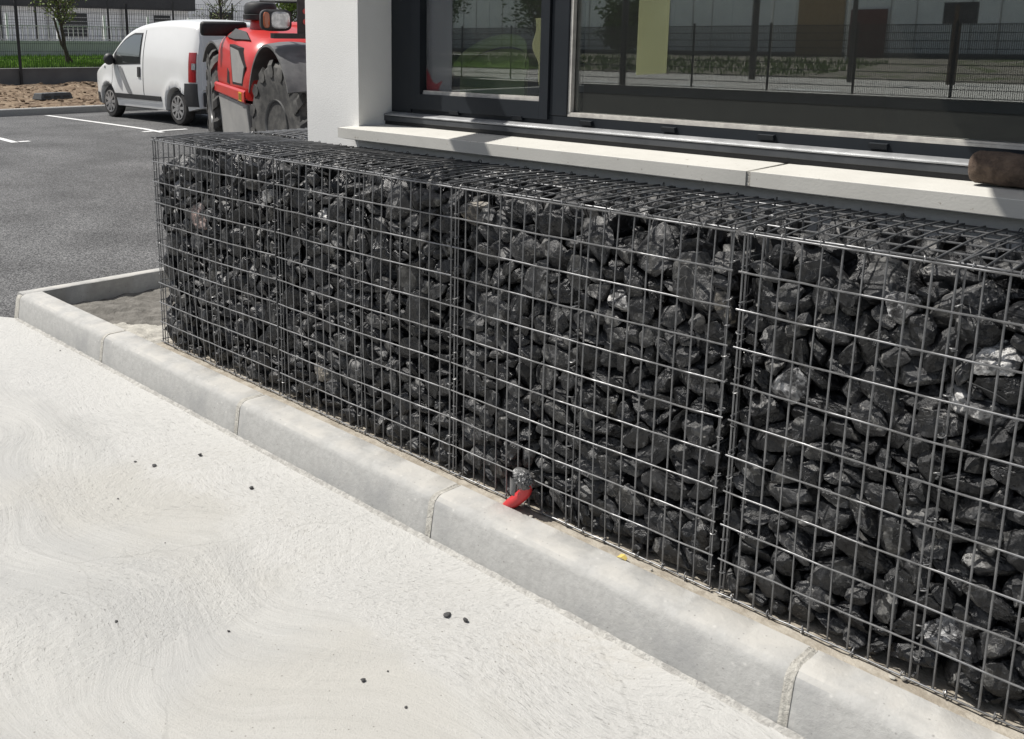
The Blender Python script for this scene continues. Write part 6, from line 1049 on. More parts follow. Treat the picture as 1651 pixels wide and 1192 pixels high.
# ---------------------------------------------------------------- small things on the ground
rnd = random.Random(9)
GRIT = [((-.0),)]
import_px = [(248,752),(323,735),(405,788),(722,993),(751,1003),(585,1099),(218,745),(190,805),(266,876),(187,1003),(369,1019),(625,1083),(655,1141),(97,566)]
def ray_ground(px, py, z):
    yaw, pitch, roll = 0.801, 0.205, 0.006
    f = Vector((-math.sin(yaw)*math.cos(pitch), math.cos(yaw)*math.cos(pitch), -math.sin(pitch)))
    r = f.cross(Vector((0,0,1))).normalized(); u = r.cross(f)
    r2 = r*math.cos(roll)+u*math.sin(roll); u2 = u*math.cos(roll)-r*math.sin(roll)
    d = f+r2*((px-707.4)/1545.92)-u2*((py-390.1)/1545.92); c = Vector((4.239,-2.207,1.464))
    return c+d*((z-c.z)/d.z)
SM = []
for k in (1, 4, 7):
    me = rock_mesh(k, 3, 'pebble'); me.shade_smooth(); me.set_sharp_from_angle(angle=R(40)); me.materials.append(M['pebble']); SM.append(me)
for j, (x, y) in enumerate(import_px):
    p = ray_ground(x, y, -.15); s = [.0105,.0125,.0115,.0125,.0115,.009][j] if j < 6 else rnd.uniform(.003, .0065)
    o = bpy.data.objects.new('pebble', SM[j % 3]); col.objects.link(o); o.location = (p.x, p.y, -.15+s*.45); o.scale = (s, s, s*.8); o.rotation_euler = (0, 0, rnd.uniform(0, 6))
    tag(o, 'small dark pebble lying loose on the pale concrete', 'pebble', 'dark pebbles on the concrete')
for j, (x, y, s) in enumerate([(1438,1096,.008),(1456,1100,.009),(1050,922,.006),(856,835,.007)]):
    p = ray_ground(x, y, -.01); me = SM[j % 3].copy(); me.materials.clear(); me.materials.append(M['paleg'])
    o = bpy.data.objects.new('pebble', me); col.objects.link(o); o.location = (p.x, p.y, -.006+s*.5); o.scale = (s, s, s*.8)
    tag(o, ['cream pebble of a touching pair on the mortar strip at lower right, the left one', 'cream pebble of a touching pair on the mortar strip at lower right, the right one', 'pale grit lump on the mortar strip right of the yellow scrap', 'pale grit lump on the mortar strip just right of the red pipe'][j], 'pebble', 'pale pebbles on the mortar strip')
# yellow scrap
p = ray_ground(1003, 900, .0); mb = MB()
mb.loft([[(p.x-.014, p.y-.006, .001), (p.x-.010, p.y+.010, .006), (p.x-.010, p.y+.010, .0045), (p.x-.014, p.y-.006, -.0005)], [(p.x+.002, p.y-.010, .007), (p.x+.004, p.y+.008, .010), (p.x+.004, p.y+.008, .0085), (p.x+.002, p.y-.010, .0055)], [(p.x+.016, p.y-.005, .001), (p.x+.014, p.y+.007, .003), (p.x+.014, p.y+.007, .0015), (p.x+.016, p.y-.005, -.0005)]])
tag(mb.build('paper_scrap', M['scrap'], smooth=40), 'small yellow scrap lying at the foot of the baskets right of the red pipe', 'scrap')
# red conduit with taped end
root = empty('conduit_pipe', (2.345, -.036, 0)); tag(root, 'short bent red conduit pipe with its end wrapped in grey tape', 'pipe')
pts = [(2.290,-.036,-.075), (2.333,-.037,-.012), (2.378,-.039,.034), (2.407,-.041,.068), (2.413,-.043,.100)]
sm = []
for i in range(len(pts)-1):
    for t in range(4):
        p0, p1, p2, p3 = [Vector(pts[max(0, min(len(pts)-1, i+d))]) for d in (-1, 0, 1, 2)]; t_ = t/4
        sm.append(.5*((2*p1)+(p2-p0)*t_+(2*p0-5*p1+4*p2-p3)*t_*t_+(3*p1-p0-3*p2+p3)*t_**3))
MB().tube(sm+[Vector(pts[-1])], .0195, 22).build('pipe', M['redpipe'], root, smooth=60)
rings = []; c0 = Vector((2.413,-.043,.082)); c1 = Vector((2.376,-.048,.142))
for i in range(29):
    t = i/28; c = c0.lerp(c1, t)+Vector((.006*math.sin(t*3), 0, 0)); r_ = (.0215+.007*min(1, t/.35)) if t < .55 else .0285*math.sqrt(max(.02, 1-((t-.55)/.45)**2))
    a = Vector((.95, 0, .3)).normalized(); b = Vector((0, 1, 0)); r = []
    for k in range(48):
        th = 2*math.pi*k/48; q = r_*(1.02+.20*nz(math.cos(th)*2.4+t*4, math.sin(th)*2.4, 2)-.34*abs(nz(math.cos(th)*3.6, math.sin(th)*3.6, t*5.5))+.16*nz(math.cos(th)*9, math.sin(th)*9, t*16))
        r.append(c+a*math.cos(th)*q+b*math.sin(th)*q)
    rings.append(r)
MB().loft(rings).build('tape_cap', M['tape'], root, smooth=24)
mb = MB()
for s_ in (0, .0018): pass
def flap(u, v): return (2.392-.026*u*(1-.3*v)-.004*v, -.069-.006*math.sin(u*3)-.004*v, .108-.052*v+.006*u)
mb.grid(flap, 6, 8); nn = len(mb.v)
mb.grid(lambda u, v: tuple(Vector(flap(u, v))+Vector((0, .0016, 0))), 6, 8)
mb.build('loose_tape_tail', M['tape'], root, smooth=60)

# ---------------------------------------------------------------- the white building with its window
bld = empty('office_building', (.69, .7, -.15)); tag(bld, 'white plastered building with a wide dark framed window above the stone baskets', 'building')
mb = MB()
mb.box((.50, .54, -.2), (.885, .95, 3.4))                 # pier left of the window
mb.box((6.2, .54, -.2), (6.9, .95, 3.4))
mb.box((.885, .542, 2.45), (6.2, .95, 3.4))               # lintel
mb.box((.50, .95, -.2), (.80, 7.0, 3.4)); mb.box((6.6, .95, -.2), (6.9, 7.0, 3.4)); mb.box((.80, 6.7, -.2), (6.6, 7.0, 3.4))
mb.build('wall', M['plaster'], bld)
MB().box((.885, .542, -.2), (6.2, .92, 1.043)).build('parapet_wall', M['plaster'], bld)
MB().box((.42, .46, 3.402), (6.98, 7.08, 3.60)).build('roof_slab', M['fascia'], bld, bevel=.01)
MB().box((.802, .93, .30), (6.598, 6.698, .36)).build('floor', M['floorin'], bld)
mb = MB(); mb.box((.802, .955, .362), (.83, 6.698, 3.30)); mb.box((.832, 6.60, .362), (6.57, 6.698, 3.30)); mb.box((6.572, .955, .362), (6.598, 6.598, 3.30)); mb.box((.802, .955, 3.302), (6.598, 6.698, 3.398))
mb.build('inner_lining', M['interior'], bld)
# cast sills
def sill(x0, x1):
    rings = []; N = 30
    for i in range(N+1):
        x = x0+(x1-x0)*i/N; e = .0012*nz(x*8, 2); k = .0022 if i in (0, N) else 0
        rings.append([(x, .450+e+k, 1.0445+k), (x, .4492+e+k, 1.0465), (x, .449+e*.5+k, 1.0905), (x, .451+e+k, 1.0925-k), (x, .84, 1.0965), (x, .84, 1.0445)])
    return MB().loft(rings).build('window_sill', M['sill'], bld, smooth=20)
sill(.845, 2.822); s2 = sill(2.838, 4.80); sill(4.816, 6.3)
MB().box((2.820, .455, 1.047), (2.840, .83, 1.0895)).build('sill_joint', M['mortar'], bld)
# the stripes of shade on the sill come from added, unseen bars
win = empty('window', (1.9, .75, 1.1)); win.parent = bld; win.location = Vector((1.9, .75, 1.1))-bld.location
def fr(name, lo, hi, m='frame', bev=.004, par=None): return MB().box(lo, hi).build(name, M[m], par or win, bevel=bev)
YF = .74
mb = MB(); mb.box((.887, .735, 1.098), (1.018, .84, 2.45)); mb.box((1.0185, YF, 1.098), (6.19, .84, 1.186)); mb.box((1.0185, YF, 2.37), (6.19, .84, 2.45)); mb.box((6.06, YF, 1.1865), (6.19, .84, 2.3695))
mb.build('outer_frame', M['frame'], win)
fr('mullion', (1.818, .738, 1.1865), (1.905, .84, 2.3695))
fr('mullion', (4.30, .738, 1.1865), (4.38, .84, 2.3695))
# opening sash on the left
mb = MB(); mb.box((1.026, .728, 1.170), (1.083, .80, 2.36)); mb.box((1.773, .728, 1.170), (1.816, .80, 2.36)); mb.box((1.0835, .728, 1.170), (1.7725, .80, 1.238)); mb.box((1.0835, .728, 2.30), (1.7725, .80, 2.36))
sash = mb.build('opening_sash', M['frame'], win)
def seal(x0, x1, z0, y, par):
    mb = MB(); mb.box((x0, y-.006, z0), (x1, y+.012, z0+.009)); mb.box((x0, y-.003, z0+.0095), (x1, y+.012, z0+.016)); return mb.build('glazing_seal', M['bead'], par)
seal(1.0840, 1.7720, 1.2385, .752, sash)
def pane(x0, x1, z0, z1, y, par):
    MB().box((x0, y, z0), (x1, y+.005, z1)).build('glass_pane', M['glass'], par)
pane(1.0842, 1.7718, 1.2390, 2.2995, .768, sash)
seal(1.9055, 4.2995, 1.1868, .748, win); pane(1.9057, 4.2993, 1.1870, 2.3690, .768, win)
seal(4.3805, 6.0595, 1.1868, .748, win); pane(4.3807, 6.0593, 1.1870, 2.3690, .768, win)
mb = MB(); mb.box((1.9062, .744, 1.2035), (1.918, .765, 2.36)); mb.build('glazing_seal', M['bead'], win)
for x in (1.30, 1.66, 2.005, 2.368, 2.735, 3.094, 3.455, 3.82, 4.19):
    mb = MB(); mb.loft([[(x-.027, .7395, 1.158), (x-.027, .727, 1.160), (x-.027, .722, 1.1755), (x-.027, .7395, 1.1775)], [(x+.027, .7395, 1.158), (x+.027, .727, 1.160), (x+.027, .722, 1.1755), (x+.027, .7395, 1.1775)]])
    mb.build('drain_cap', M['frame'], win)
# aluminium drip rail on a dark packer
rp = [(.739, 1.138), (.739, 1.151), (.728, 1.1515), (.712, 1.148), (.698, 1.1465), (.690, 1.1445), (.6855, 1.141), (.6855, 1.137), (.690, 1.136)]
MB().loft([[(x, y, z) for y, z in rp] for x in [.888+(6.18-.888)*i/60 for i in range(61)]]).build('drip_rail', M['alu'], win, smooth=30)
fp = [(.739, 1.1355), (.6905, 1.1355), (.688, 1.133), (.687, 1.114), (.689, 1.112), (.739, 1.112)]
MB().loft([[(x, y, z) for y, z in fp] for x in [.8885+(6.179-.8885)*i/40 for i in range(41)]]).build('rail_front', M['railface_shaded'], win, smooth=30)
MB().box((.889, .693, 1.0968), (6.178, .738, 1.1115)).build('rail_packer', M['gasket'], win)
# slanted bars added above the window, out of view, to shade the sill
def shade_bar(xc, half, zc):
    # the bar runs in the plane that holds the sun and the shade line on the sill
    s_ = tr; t = 1.9
    a = Vector((xc, .45, 1.093))-s_*t; lam = .316/ s_.x; b = Vector((-.316+lam*s_.x, .949+lam*s_.y, lam*s_.z)).normalized()
    p0 = a-b*.75; k = (.545-a.y)/b.y; p1 = a+b*k
    side = Vector((1, 0, 0)); up = side.cross(b).normalized()
    MB().obox((p0+p1)/2, side*half, up*.03, (p1-p0)/2).build('added_shade_bar', M['frame'], bld, bevel=.004)
shade_bar(1.650, .077, 2.7); shade_bar(3.72, .205, 2.7)

# ---------------------------------------------------------------- things in and on the window
# brown rolled felt on the sill
root = empty('felt_roll', (3.40, .635, 1.096)); tag(root, 'dirty brown felt roll lying on the window sill at the right edge', 'roll')
rings = []
for i in range(34):
    x = 3.383+.62*(i/33)**1.3; t = i/33
    r0 = .046*(1-.42*math.exp(-(x-3.383)/.006)) if i < 33 else .02
    ring_ = []
    for k in range(36):
        th = 2*math.pi*k/36; dent = .09*nz(x*14, math.cos(th)*2, math.sin(th)*2)-.12*abs(nz(x*22, math.cos(th)*1.6+x*9, math.sin(th)*1.6))+.09*math.exp(-((x-3.428)/.012)**2)*(-.6)+.06*nz(x*30+math.sin(th)*1.5, th*.0, 4)
        q = r0*(1+dent); ring_.append((x+.004*nz(math.cos(th), math.sin(th), 3), .636+math.cos(th)*q, 1.144+math.sin(th)*q-.004*t))
    rings.append(ring_)
MB().loft(rings).build('felt', M['brown'], root, smooth=60)
# protective films left on the panes, lime shell chair and red cloth indoors
mb = MB(); mb.grid(lambda u, v: (1.086+.160*u, .7662, 1.2395+1.05*v), 8, 20); mb.grid(lambda u, v: (1.086+.160*u, .7674, 1.2395+1.05*v), 8, 20)
tag(mb.build('protective_film', M['sheet'], smooth=60), 'grey protective film stuck down the left edge of the opening window pane', 'film')
mb = MB()
for d_ in (0, .003): mb.grid(lambda u, v: (2.195+.128*u+.010*(v-.5)*0, .7662+d_*.4, 1.352+.010*u+.98*v), 8, 20)
tag(mb.build('protective_film', M['limesheet'], smooth=60), 'yellow green protective film strip hanging on the large fixed pane', 'film')
mb = MB()
def le(v): return 1.742-.045*math.sin(math.pi*min(1, v*1.05))**2*(.55+.45*math.cos(v*9))-.03*v*v
for d_ in (0, .003): mb.grid(lambda u, v: (le(v)+(1.7715-le(v))*u, .7662+d_*.4, 1.275+.285*v), 5, 24)
tag(mb.build('protective_film', M['limesheet'], smooth=60), 'curved scrap of yellow green film on the right edge of the opening window', 'film')
root = empty('lounge_chair', (1.28, 1.08, .36)); tag(root, 'lime green plastic shell chair seen through the left window pane', 'chair')
rings = []
for i in range(29):
    t = math.pi*(.02+.96*i/28); cx = 1.365-.195*math.cos(t); cy = .875+.10*math.sin(t); h = 1.325+.135*math.sin(t)**.75+.03*(i/28)
    rings.append([(cx+.020*math.cos(th)*math.cos(t), cy+.020*math.cos(th), h+.028*math.sin(th)) for th in [2*math.pi*k/14 for k in range(14)]])
MB().loft(rings).build('rim', M['limeplastic'], root, smooth=60)
MB().grid(lambda u, v: (1.365-.19*math.cos(math.pi*u), .89+.11*math.sin(math.pi*u)*(1-.3*v), 1.32+.12*math.sin(math.pi*u)**.75-.62*v*(1-.15*math.sin(math.pi*u))), 24, 8).build('shell', M['limeplastic'], root, smooth=60)
MB().grid(lambda u, v: (1.365+.34*(u-.5), .86+.12*v, .82+.02*math.sin(u*math.pi)), 8, 6).build('seat', M['limeplastic'], root, smooth=60)
for sx, sy in ((-.13,-.04),(.13,-.04),(-.13,.1),(.13,.1)): MB().tube([(1.365+sx*.8, .93+sy*.5, .82), (1.365+sx, .985+sy*.3, .362)], .012, 8).build('leg', M['bumper'], root)
mb = MB()
for d_ in (0, .0004):
    n = len(mb.v); q = [(1.088, 1.2396), (1.195, 1.2396), (1.165, 1.262), (1.1885, 1.300), (1.150, 1.284), (1.130, 1.292), (1.088, 1.352)]
    mb.v += [(x, .7655+d_, z) for x, z in q]; mb.f.append([n+i for i in range(len(q))])
tag(mb.build('film_scrap', M['redfilm']), 'torn red film scrap in the lower left corner of the opening window pane', 'film')

# ---------------------------------------------------------------- parking bay lines
def line(x0, y0, x1, y1, wd=.10):
    d = Vector((x1-x0, y1-y0)); L = d.length; d /= L; n = Vector((-d.y, d.x))*wd/2; mb = MB(); N = 8
    for i in range(N+1):
        p = Vector((x0, y0))+d*L*i/N
        for s_ in (-1, 1): q = p+n*s_; mb.v.append((q.x, q.y, gz(q.x)+.006))
    for i in range(N): a = 2*i; mb.f.append([a, a+1, a+3, a+2])
    return struct(mb, 'bay_line', M['line'])
line(-13.7, 5.02, -9.95, 5.05); line(-9.95, 5.05, -9.40, 5.055); line(-9.62, 4.84, -9.62, 4.99); line(-9.62, 5.12, -9.62, 5.6)
line(-13.7, 2.75, -9.35, 2.80); line(-9.40, 2.87, -9.40, 3.02)
line(-13.7, 7.3, -9.5, 7.33); line(-13.7, .5, -9.5, .55)

# ---------------------------------------------------------------- far kerb, dirt strip, low wall, fence, grass
mb = MB(); mb.loft([[(-13.95, y, .0), (-13.95, y, .205), (-13.965, y, .22), (-14.08, y, .22), (-14.10, y, .0)] for y in (-20, 0, 3, 5, 7, 10, 30)])
tag(mb.build('parking_kerb', M['kerb']), 'long pale kerb edging the dirt strip behind the parking bays', 'kerb')
def dirt(u, v):
    x = -14.095-5.75*u; y = -10+32*v
    return (x, y, .205+.16*u+.05*nz(x*1.3, y*1.3)+.05*abs(nz(x*4, y*4, 2))*(u > .02)+.12*math.exp(-((u-.86)/.12)**2)*(.5+nz(y*1.7, x)))
mb = MB(); mb.grid(dirt, 60, 200); struct(mb, 'dirt_strip', M['dirt'], smooth=80)
rnd = random.Random(12); vs_ = []; fs_ = []; nn_ = 0; mb = MB()
for i in range(1500):
    u_ = rnd.random(); v_ = (rnd.uniform(2.5, 10)+10)/32; p = Vector(dirt(u_, v_)); s_ = .016+.05*rnd.random()**3; base_ = LA0[rnd.randrange(3)]; a = rnd.uniform(0, 6.28); ca, sa = math.cos(a), math.sin(a); n = len(mb.v)
    mb.v += [(p.x+s_*(ca*q[0]-sa*q[1]), p.y+s_*(sa*q[0]+ca*q[1]), p.z+s_*(q[2]*.8+.2)) for q in base_[0]]; mb.f += [[n+j for j in q] for q in base_[1]]
tag(mb.build('soil_clods', M['dirtclod'], fix=False), 'loose clods and bark scraps scattered on the bare dirt strip', 'clods', kind='stuff')
mb = MB(); mb.box((-20.2, -14, .1), (-19.85, 34, .785)); tag(mb.build('low_wall', M['lowwall'], bevel=.01), 'low dark grey rendered wall below the black mesh fence', 'wall')
def lawn(u, v):
    x = -20.19-6.1*u; y = -14+48*v; return (x, y, .775+.19*u+.02*nz(x, y))
mb = MB(); mb.grid(lawn, 20, 60); struct(mb, 'lawn', M['grass'], smooth=80)
rnd = random.Random(3); mb = MB()
for i in range(26000):
    x = -20.22-6.0*rnd.random()**1.4; y = 2+16*rnd.random(); z = .775+.19*(-20.19-x)/6.1; h = rnd.uniform(.05, .13); a = rnd.uniform(0, 6.28); w_ = .012
    n = len(mb.v); dx, dy = math.cos(a)*w_, math.sin(a)*w_
    mb.v += [(x-dx, y-dy, z-.02), (x+dx, y+dy, z-.02), (x+rnd.uniform(-.05,.05), y+rnd.uniform(-.05,.05), z+h)]; mb.f.append([n, n+1, n+2])
tag(mb.build('grass', M['blade'], fix=False), 'bright green grass growing behind the black mesh fence', 'grass', kind='stuff')
mb = MB(); mb.box((-26.6, -14, .7), (-26.3, 34, 1.45)); tag(mb.build('low_wall', M['farwall'], bevel=.01), 'pale grey block wall between the lawn and the white building', 'wall')

def fence(p0, p1, n, z0, z1, label, post_ext=.0, wire=.0035, cell=.05, vis=None, zbase=None):
    root = empty('mesh_fence', (p0[0], p0[1], z0)); tag(root, label, 'fence')
    p0 = Vector((*p0, 0)); p1 = Vector((*p1, 0)); d = (p1-p0)/n; L = d.length; e = d.normalized(); s_ = Vector((-e.y, e.x, 0))
    for i in range(n+1):
        p = p0+d*i; mb = MB(); zb = z0-post_ext if zbase is None else zbase
        mb.obox(p+Vector((0, 0, (zb+z1+.06)/2)), e*.03, s_*.02, Vector((0, 0, (z1+.06-zb)/2))); mb.obox(p+Vector((0,0,z1+.065)), e*.034, s_*.024, Vector((0,0,.006)))
        mb.build('post', M['fence'], root)
    for i in range(n):
        mb = MB(); a = p0+d*i+e*.035; b = p0+d*(i+1)-e*.035; k = int(L/cell)
        for j in range(k+1):
            q = a.lerp(b, j/k); mb.obox(q+Vector((0,0,(z0+z1)/2)), e*wire, s_*wire, Vector((0,0,(z1-z0)/2)))
        m = max(3, int(round((z1-z0)/.2)))
        for j in range(m+1):
            z = z0+.02+(z1-z0-.04)*j/m
            for off in (-wire*2, wire*2): mb.obox((a+b)/2+s_*off+Vector((0,0,z)), (b-a)/2, s_*wire, Vector((0,0,wire*1.3)))
        mb.build('mesh_panel', M['fence'], root, fix=False)
    return root
fence((-19.80, 1.30), (-19.80, 21.0), 7, .80, 2.33, 'black wire mesh fence on the low wall behind the white van', zbase=.36, wire=.0027)
# slim light pickets / posts far behind on the block wall
root = empty('picket_railing', (-26.45, 5, 1.45)); tag(root, 'pale slatted railing on the block wall in front of the white building', 'railing')
rnd = random.Random(8)
for y in [4.5+.0*i+1.55*i for i in range(12)]:
    MB().box((-26.48, y-.03, 1.451), (-26.42, y+.03, 2.25)).build('post', M['white'], root)
mb = MB(); mb.box((-26.47, 4.0, 1.47), (-26.43, 23, 1.50))
for i in range(120): y = 4.0+i*.16; mb.box((-26.46, y, 1.501), (-26.44, y+.02, 1.88))
mb.box((-26.47, 4.0, 1.881), (-26.43, 23, 1.91)); mb.build('slat_panel', M['farwall'], root)
fence((-30.5, 1.0), (-30.5, 25.0), 9, 1.0, 2.9, 'second black mesh fence close in front of the white building', wire=.003, cell=.1)
struct(MB().grid(lambda u, v: (-26.61-40*u, -30+90*v, .93), 1, 1), 'far_yard', M['pave'])
# white building with dark fascia
b2 = empty('warehouse', (-40, 12, .93)); tag(b2, 'long low white building with a dark roof band in the top left', 'building')
mb = MB(); mb.box((-48, -12, .9), (-38.1, 22.0, 2.86)); mb.build('wall', M['white'], b2)
MB().box((-48.2, -12.2, 2.862), (-37.75, 22.2, 4.3)).build('roof_band', M['fascia'], b2)
for y, h, w_ in ((16.4, 1.0, 1.1), (20.6, .8, .8), (12.0, .9, .6)):
    f_ = MB().box((-38.1, y-w_/2, 2.62-h), (-38.04, y+w_/2, 2.62)).build('window', M['dark'], b2)
    mb = MB()
    for k in range(6): mb.box((-38.035, y-w_/2, 2.60-h+k*h/6), (-38.025, y+w_/2, 2.63-h+k*h/6))
    mb.build('blind_slat', M['farwall'], f_)
for y in (8.6, 10.4, 13.2, 15.2, 18.6): MB().tube([(-38.03, y, .95), (-38.03, y, 2.85)], .05, 8).build('downpipe', M['farwall' if y != 13.2 else 'dark'], b2)
MB().box((-38.098, 4.6, .95), (-38.02, 8.0, 2.5)).build('white_gate', M['white'], b2)
b3 = empty('hall', (-58, 40, .9)); tag(b3, 'taller pale hall behind the black precleaner of the red machine', 'building')
MB().box((-66, 22.5, .8), (-52, 62, 5.6)).build('wall', M['white'], b3); MB().box((-66.2, 22.3, 5.602), (-51.8, 62.2, 6.2)).build('roof_band', M['farwall'], b3)
for y in (27, 31.5, 36, 41): MB().box((-52, y, 1.6), (-51.93, y+1.7, 3.3)).build('window', M['dark'], b3)

# ---------------------------------------------------------------- trees
def tree(name, base, h, crown_r, crown_z, label, leafm='leaf', nleaf=1500, seed=1, lean=(0, 0), twigs=60, lsize=.05, group=None, tr_r=.05):
    rnd = random.Random(seed); root = empty(name, base); tag(root, label, 'tree', group); b = Vector(base)
    top = b+Vector((lean[0], lean[1], h)); mb = MB()
    N = 10; pts = [b.lerp(top, i/N)+Vector((.03*nz(i*.7, seed), .03*nz(i*.7, seed, 5), 0))*h*.3 for i in range(N+1)]; pts[0] = b-Vector((0,0,.1))
    mb.tube(pts, [tr_r*(1-.75*i/N) for i in range(N+1)], 8)
    tips = []
    for i in range(twigs):
        t = rnd.uniform(crown_z/h*.75, .98); p = b.lerp(top, t); a = rnd.uniform(0, 6.28); L = crown_r*rnd.uniform(.5, 1.1)*(1.15-.6*abs(t-.6))
        d = Vector((math.cos(a), math.sin(a), rnd.uniform(.35, 1.3))).normalized(); q = [p]
        for s_ in range(5): d = (d+Vector((rnd.uniform(-.25,.25), rnd.uniform(-.25,.25), rnd.uniform(-.1,.25)))).normalized(); q.append(q[-1]+d*L/5)
        mb.tube(q, [tr_r*.28*(1-.8*k/5)*(1.2-t*.5) for k in range(6)], 4); tips += q[2:]
    mb.build('trunk', M['bark'], root, smooth=60); mb = MB()
    for i in range(nleaf):
        p = rnd.choice(tips)+Vector((rnd.gauss(0,1), rnd.gauss(0,1), rnd.gauss(0,1)))*crown_r*.11
        u = Vector((rnd.gauss(0,1), rnd.gauss(0,1), rnd.gauss(0,1))).normalized(); v = u.orthogonal().normalized(); s_ = lsize*rnd.uniform(.6, 1.3)
        n = len(mb.v); mb.v += [tuple(p-u*s_), tuple(p+v*s_*.5), tuple(p+u*s_), tuple(p-v*s_*.5)]; mb.f.append([n, n+1, n+2, n+3])
    mb.build('crown', M[leafm], root, fix=False)
    return root
tree('young_tree', (-21.75, 8.95, .80), 2.6, .9, 1.35, 'young leaning tree with sparse pale green crown on the lawn behind the fence', nleaf=1500, seed=4, lean=(-.1, -.25), twigs=70, lsize=.04, tr_r=.06)
MB_ = MB(); MB_.tube([(-21.7, 9.12, .75), (-21.75, 8.80, 1.35), (-21.78, 8.66, 2.05)], .03, 8); tag(MB_.build('tree_stake', M['bark']), 'weathered stake leaning beside the young tree trunk', 'stake')
tree('bare_tree', (-24.3, 15.3, .85), 3.2, 1.0, .9, 'twiggy almost bare tree beyond the fence, left of the black precleaner of the red machine', nleaf=500, seed=7, twigs=110, lsize=.035, tr_r=.06)
tree('leafy_tree', (-25.5, 19.0, .9), 3.4, 1.6, 1.5, 'leafy green tree beyond the fence, right above the red machine', nleaf=5000, seed=11, twigs=90, lsize=.06, tr_r=.07)

# grey plastic fence foot on the dirt
root = empty('ballast_block', (-15.75, 6.0, .27), R(12)); tag(root, 'dark grey plastic ballast block with slots lying on the dirt strip', 'ballast block')
mb = MB()
for x0, x1 in ((-.34, -.13), (-.11, .11), (.13, .34)):
    pass
mb.loft([[(-.16, -.38, 0), (.16, -.38, 0), (.16, .38, 0), (-.16, .38, 0)], [(-.13, -.34, .13), (.13, -.34, .13), (.13, .34, .13), (-.13, .34, .13)]])
mb.build('block_body', M['plastic'], root, bevel=.012, world=False)
for y in (-.22, 0, .22):
    MB().box((.085, y-.05, .115), (.125, y+.05, .134)).build('handle_slot', M['farwall' if y else 'rim'], root, world=False)
    MB().box((.135, y-.07, .03), (.158, y+.07, .075)).build('recess', M['dark'], root, world=False)

# ---------------------------------------------------------------- across the street (what the window mirrors)
fence((-34, -22.5), (8, -22.5), 17, .16, 2.0, 'black wire mesh fence across the yard, mirrored in the window', wire=.0075)
tag(MB().box((-34, -22.62, -.16), (9, -22.56, .14)).build('fence_plinth', M['lowwall']), 'low dark grey concrete plinth under the mirrored mesh fence', 'plinth')
struct(MB().grid(lambda u, v: (-60+80*u, -22.4+16.0*v, -.149), 4, 4), 'dark_yard', M['yard'])
struct(MB().grid(lambda u, v: (-90+130*u, -25.2-14*v, -.148+.12*v), 20, 4), 'street', M['pave'])
for x in (-26, -21.5, -17, -12.5): 
    mb = MB(); mb.grid(lambda u, v, x=x: (x+2.2*u, -29.0-1.0*v, -.143+.12*(3.8+v)/14+.004), 2, 1); struct(mb, 'crossing_stripe', M['line'])
def verge(u, v):
    x = -90+130*u; y = -39.2-16*v; return (x, y, -.02+.75*v**.8+.10*nz(x*.8, y*.8)+.06*nz(x*2.5, y*2.5, 3))
mb = MB(); mb.grid(verge, 160, 26); struct(mb, 'rubble_verge', M['gravel'], smooth=80)
mb = MB(); rnd = random.Random(21)
for i in range(5000):
    x = rnd.uniform(-75, -16); y = -39.4-10*rnd.random(); v = (-39.2-y)/16; z = -.02+.75*v**.8; h = rnd.uniform(.12, .45); a = rnd.uniform(0, 6.28); n = len(mb.v); q = .05
    mb.v += [(x-math.cos(a)*q, y-math.sin(a)*q, z), (x+math.cos(a)*q, y+math.sin(a)*q, z), (x+rnd.uniform(-.15,.15), y, z+h)]; mb.f.append([n, n+1, n+2])
tag(mb.build('weeds', M['blade'], fix=False), 'green weeds on the rubble verge mirrored in the window', 'weeds', kind='stuff')
b4 = empty('works_hall', (-30, -60, .7)); tag(b4, 'grey clad hall across the street, mirrored in the window', 'building')
mb = MB(); mb.box((-62, -75, .3), (20, -57, 9)); mb.build('wall', M['clad'], b4)
MB().box((-62.02, -56.99, .3), (20, -56.9, 1.0)).build('plinth', M['lowwall'], b4)
for i in range(54): x = -61.5+1.5*i; MB().box((x, -56.998, 1.01), (x+.06, -56.95, 8.98)).build('cladding_rib', M['farwall' if i % 3 else 'clad'], b4)
for x in (-21.8,): MB().box((x, -56.89, .45), (x+2.2, -56.80, 3.6)).build('door', M['maroon'], b4)
MB().box((-25.2, -56.89, .45), (-22.2, -56.82, 4.4)).build('gate', M['wood'], b4)
for x in (-10.6, -1.5): MB().box((x, -56.947, 2.6), (x+2.6, -56.88, 4.2)).build('window', M['dark'], b4)
for x in (-24.2, -19.6): tag(MB().tube([(x, -51.5, .3), (x, -51.5, 7.5)], .07, 8).build('flag_pole', M['line']), ['slim white pole before the maroon door, mirrored in the window', 'thicker white pole right of the maroon door, mirrored in the window'][x > -22], 'pole')
for j, (x, y, h, w_) in enumerate(((-9.2, -37.2, 3.0, .16), (-12.9, -36.5, 5.5, .10), (-16.5, -25.6, 6.0, .12), (-17.0, -36, 6, .14))):
    root = empty('street_post', (x, y, -.1)); tag(root, ['dark post carrying a small box sign across the street', 'thin dark lamp post across the street', 'dark lamp post beside the mirrored fence', 'dark post left of the lamp posts across the street'][j], 'post')
    MB().tube([(x, y, -.1), (x, y, h)], w_, 10).build('shaft', M['bark' if j == 0 else 'fence'], root)
    if j == 0: MB().box((x-.5, y-.08, 2.3), (x+.7, y+.13, 3.1)).build('sign_box', M['fascia'], root)
    else: MB().box((x-.12, y-.3, h), (x+.12, y+.8, h+.12)).build('lamp_head', M['fence'], root)
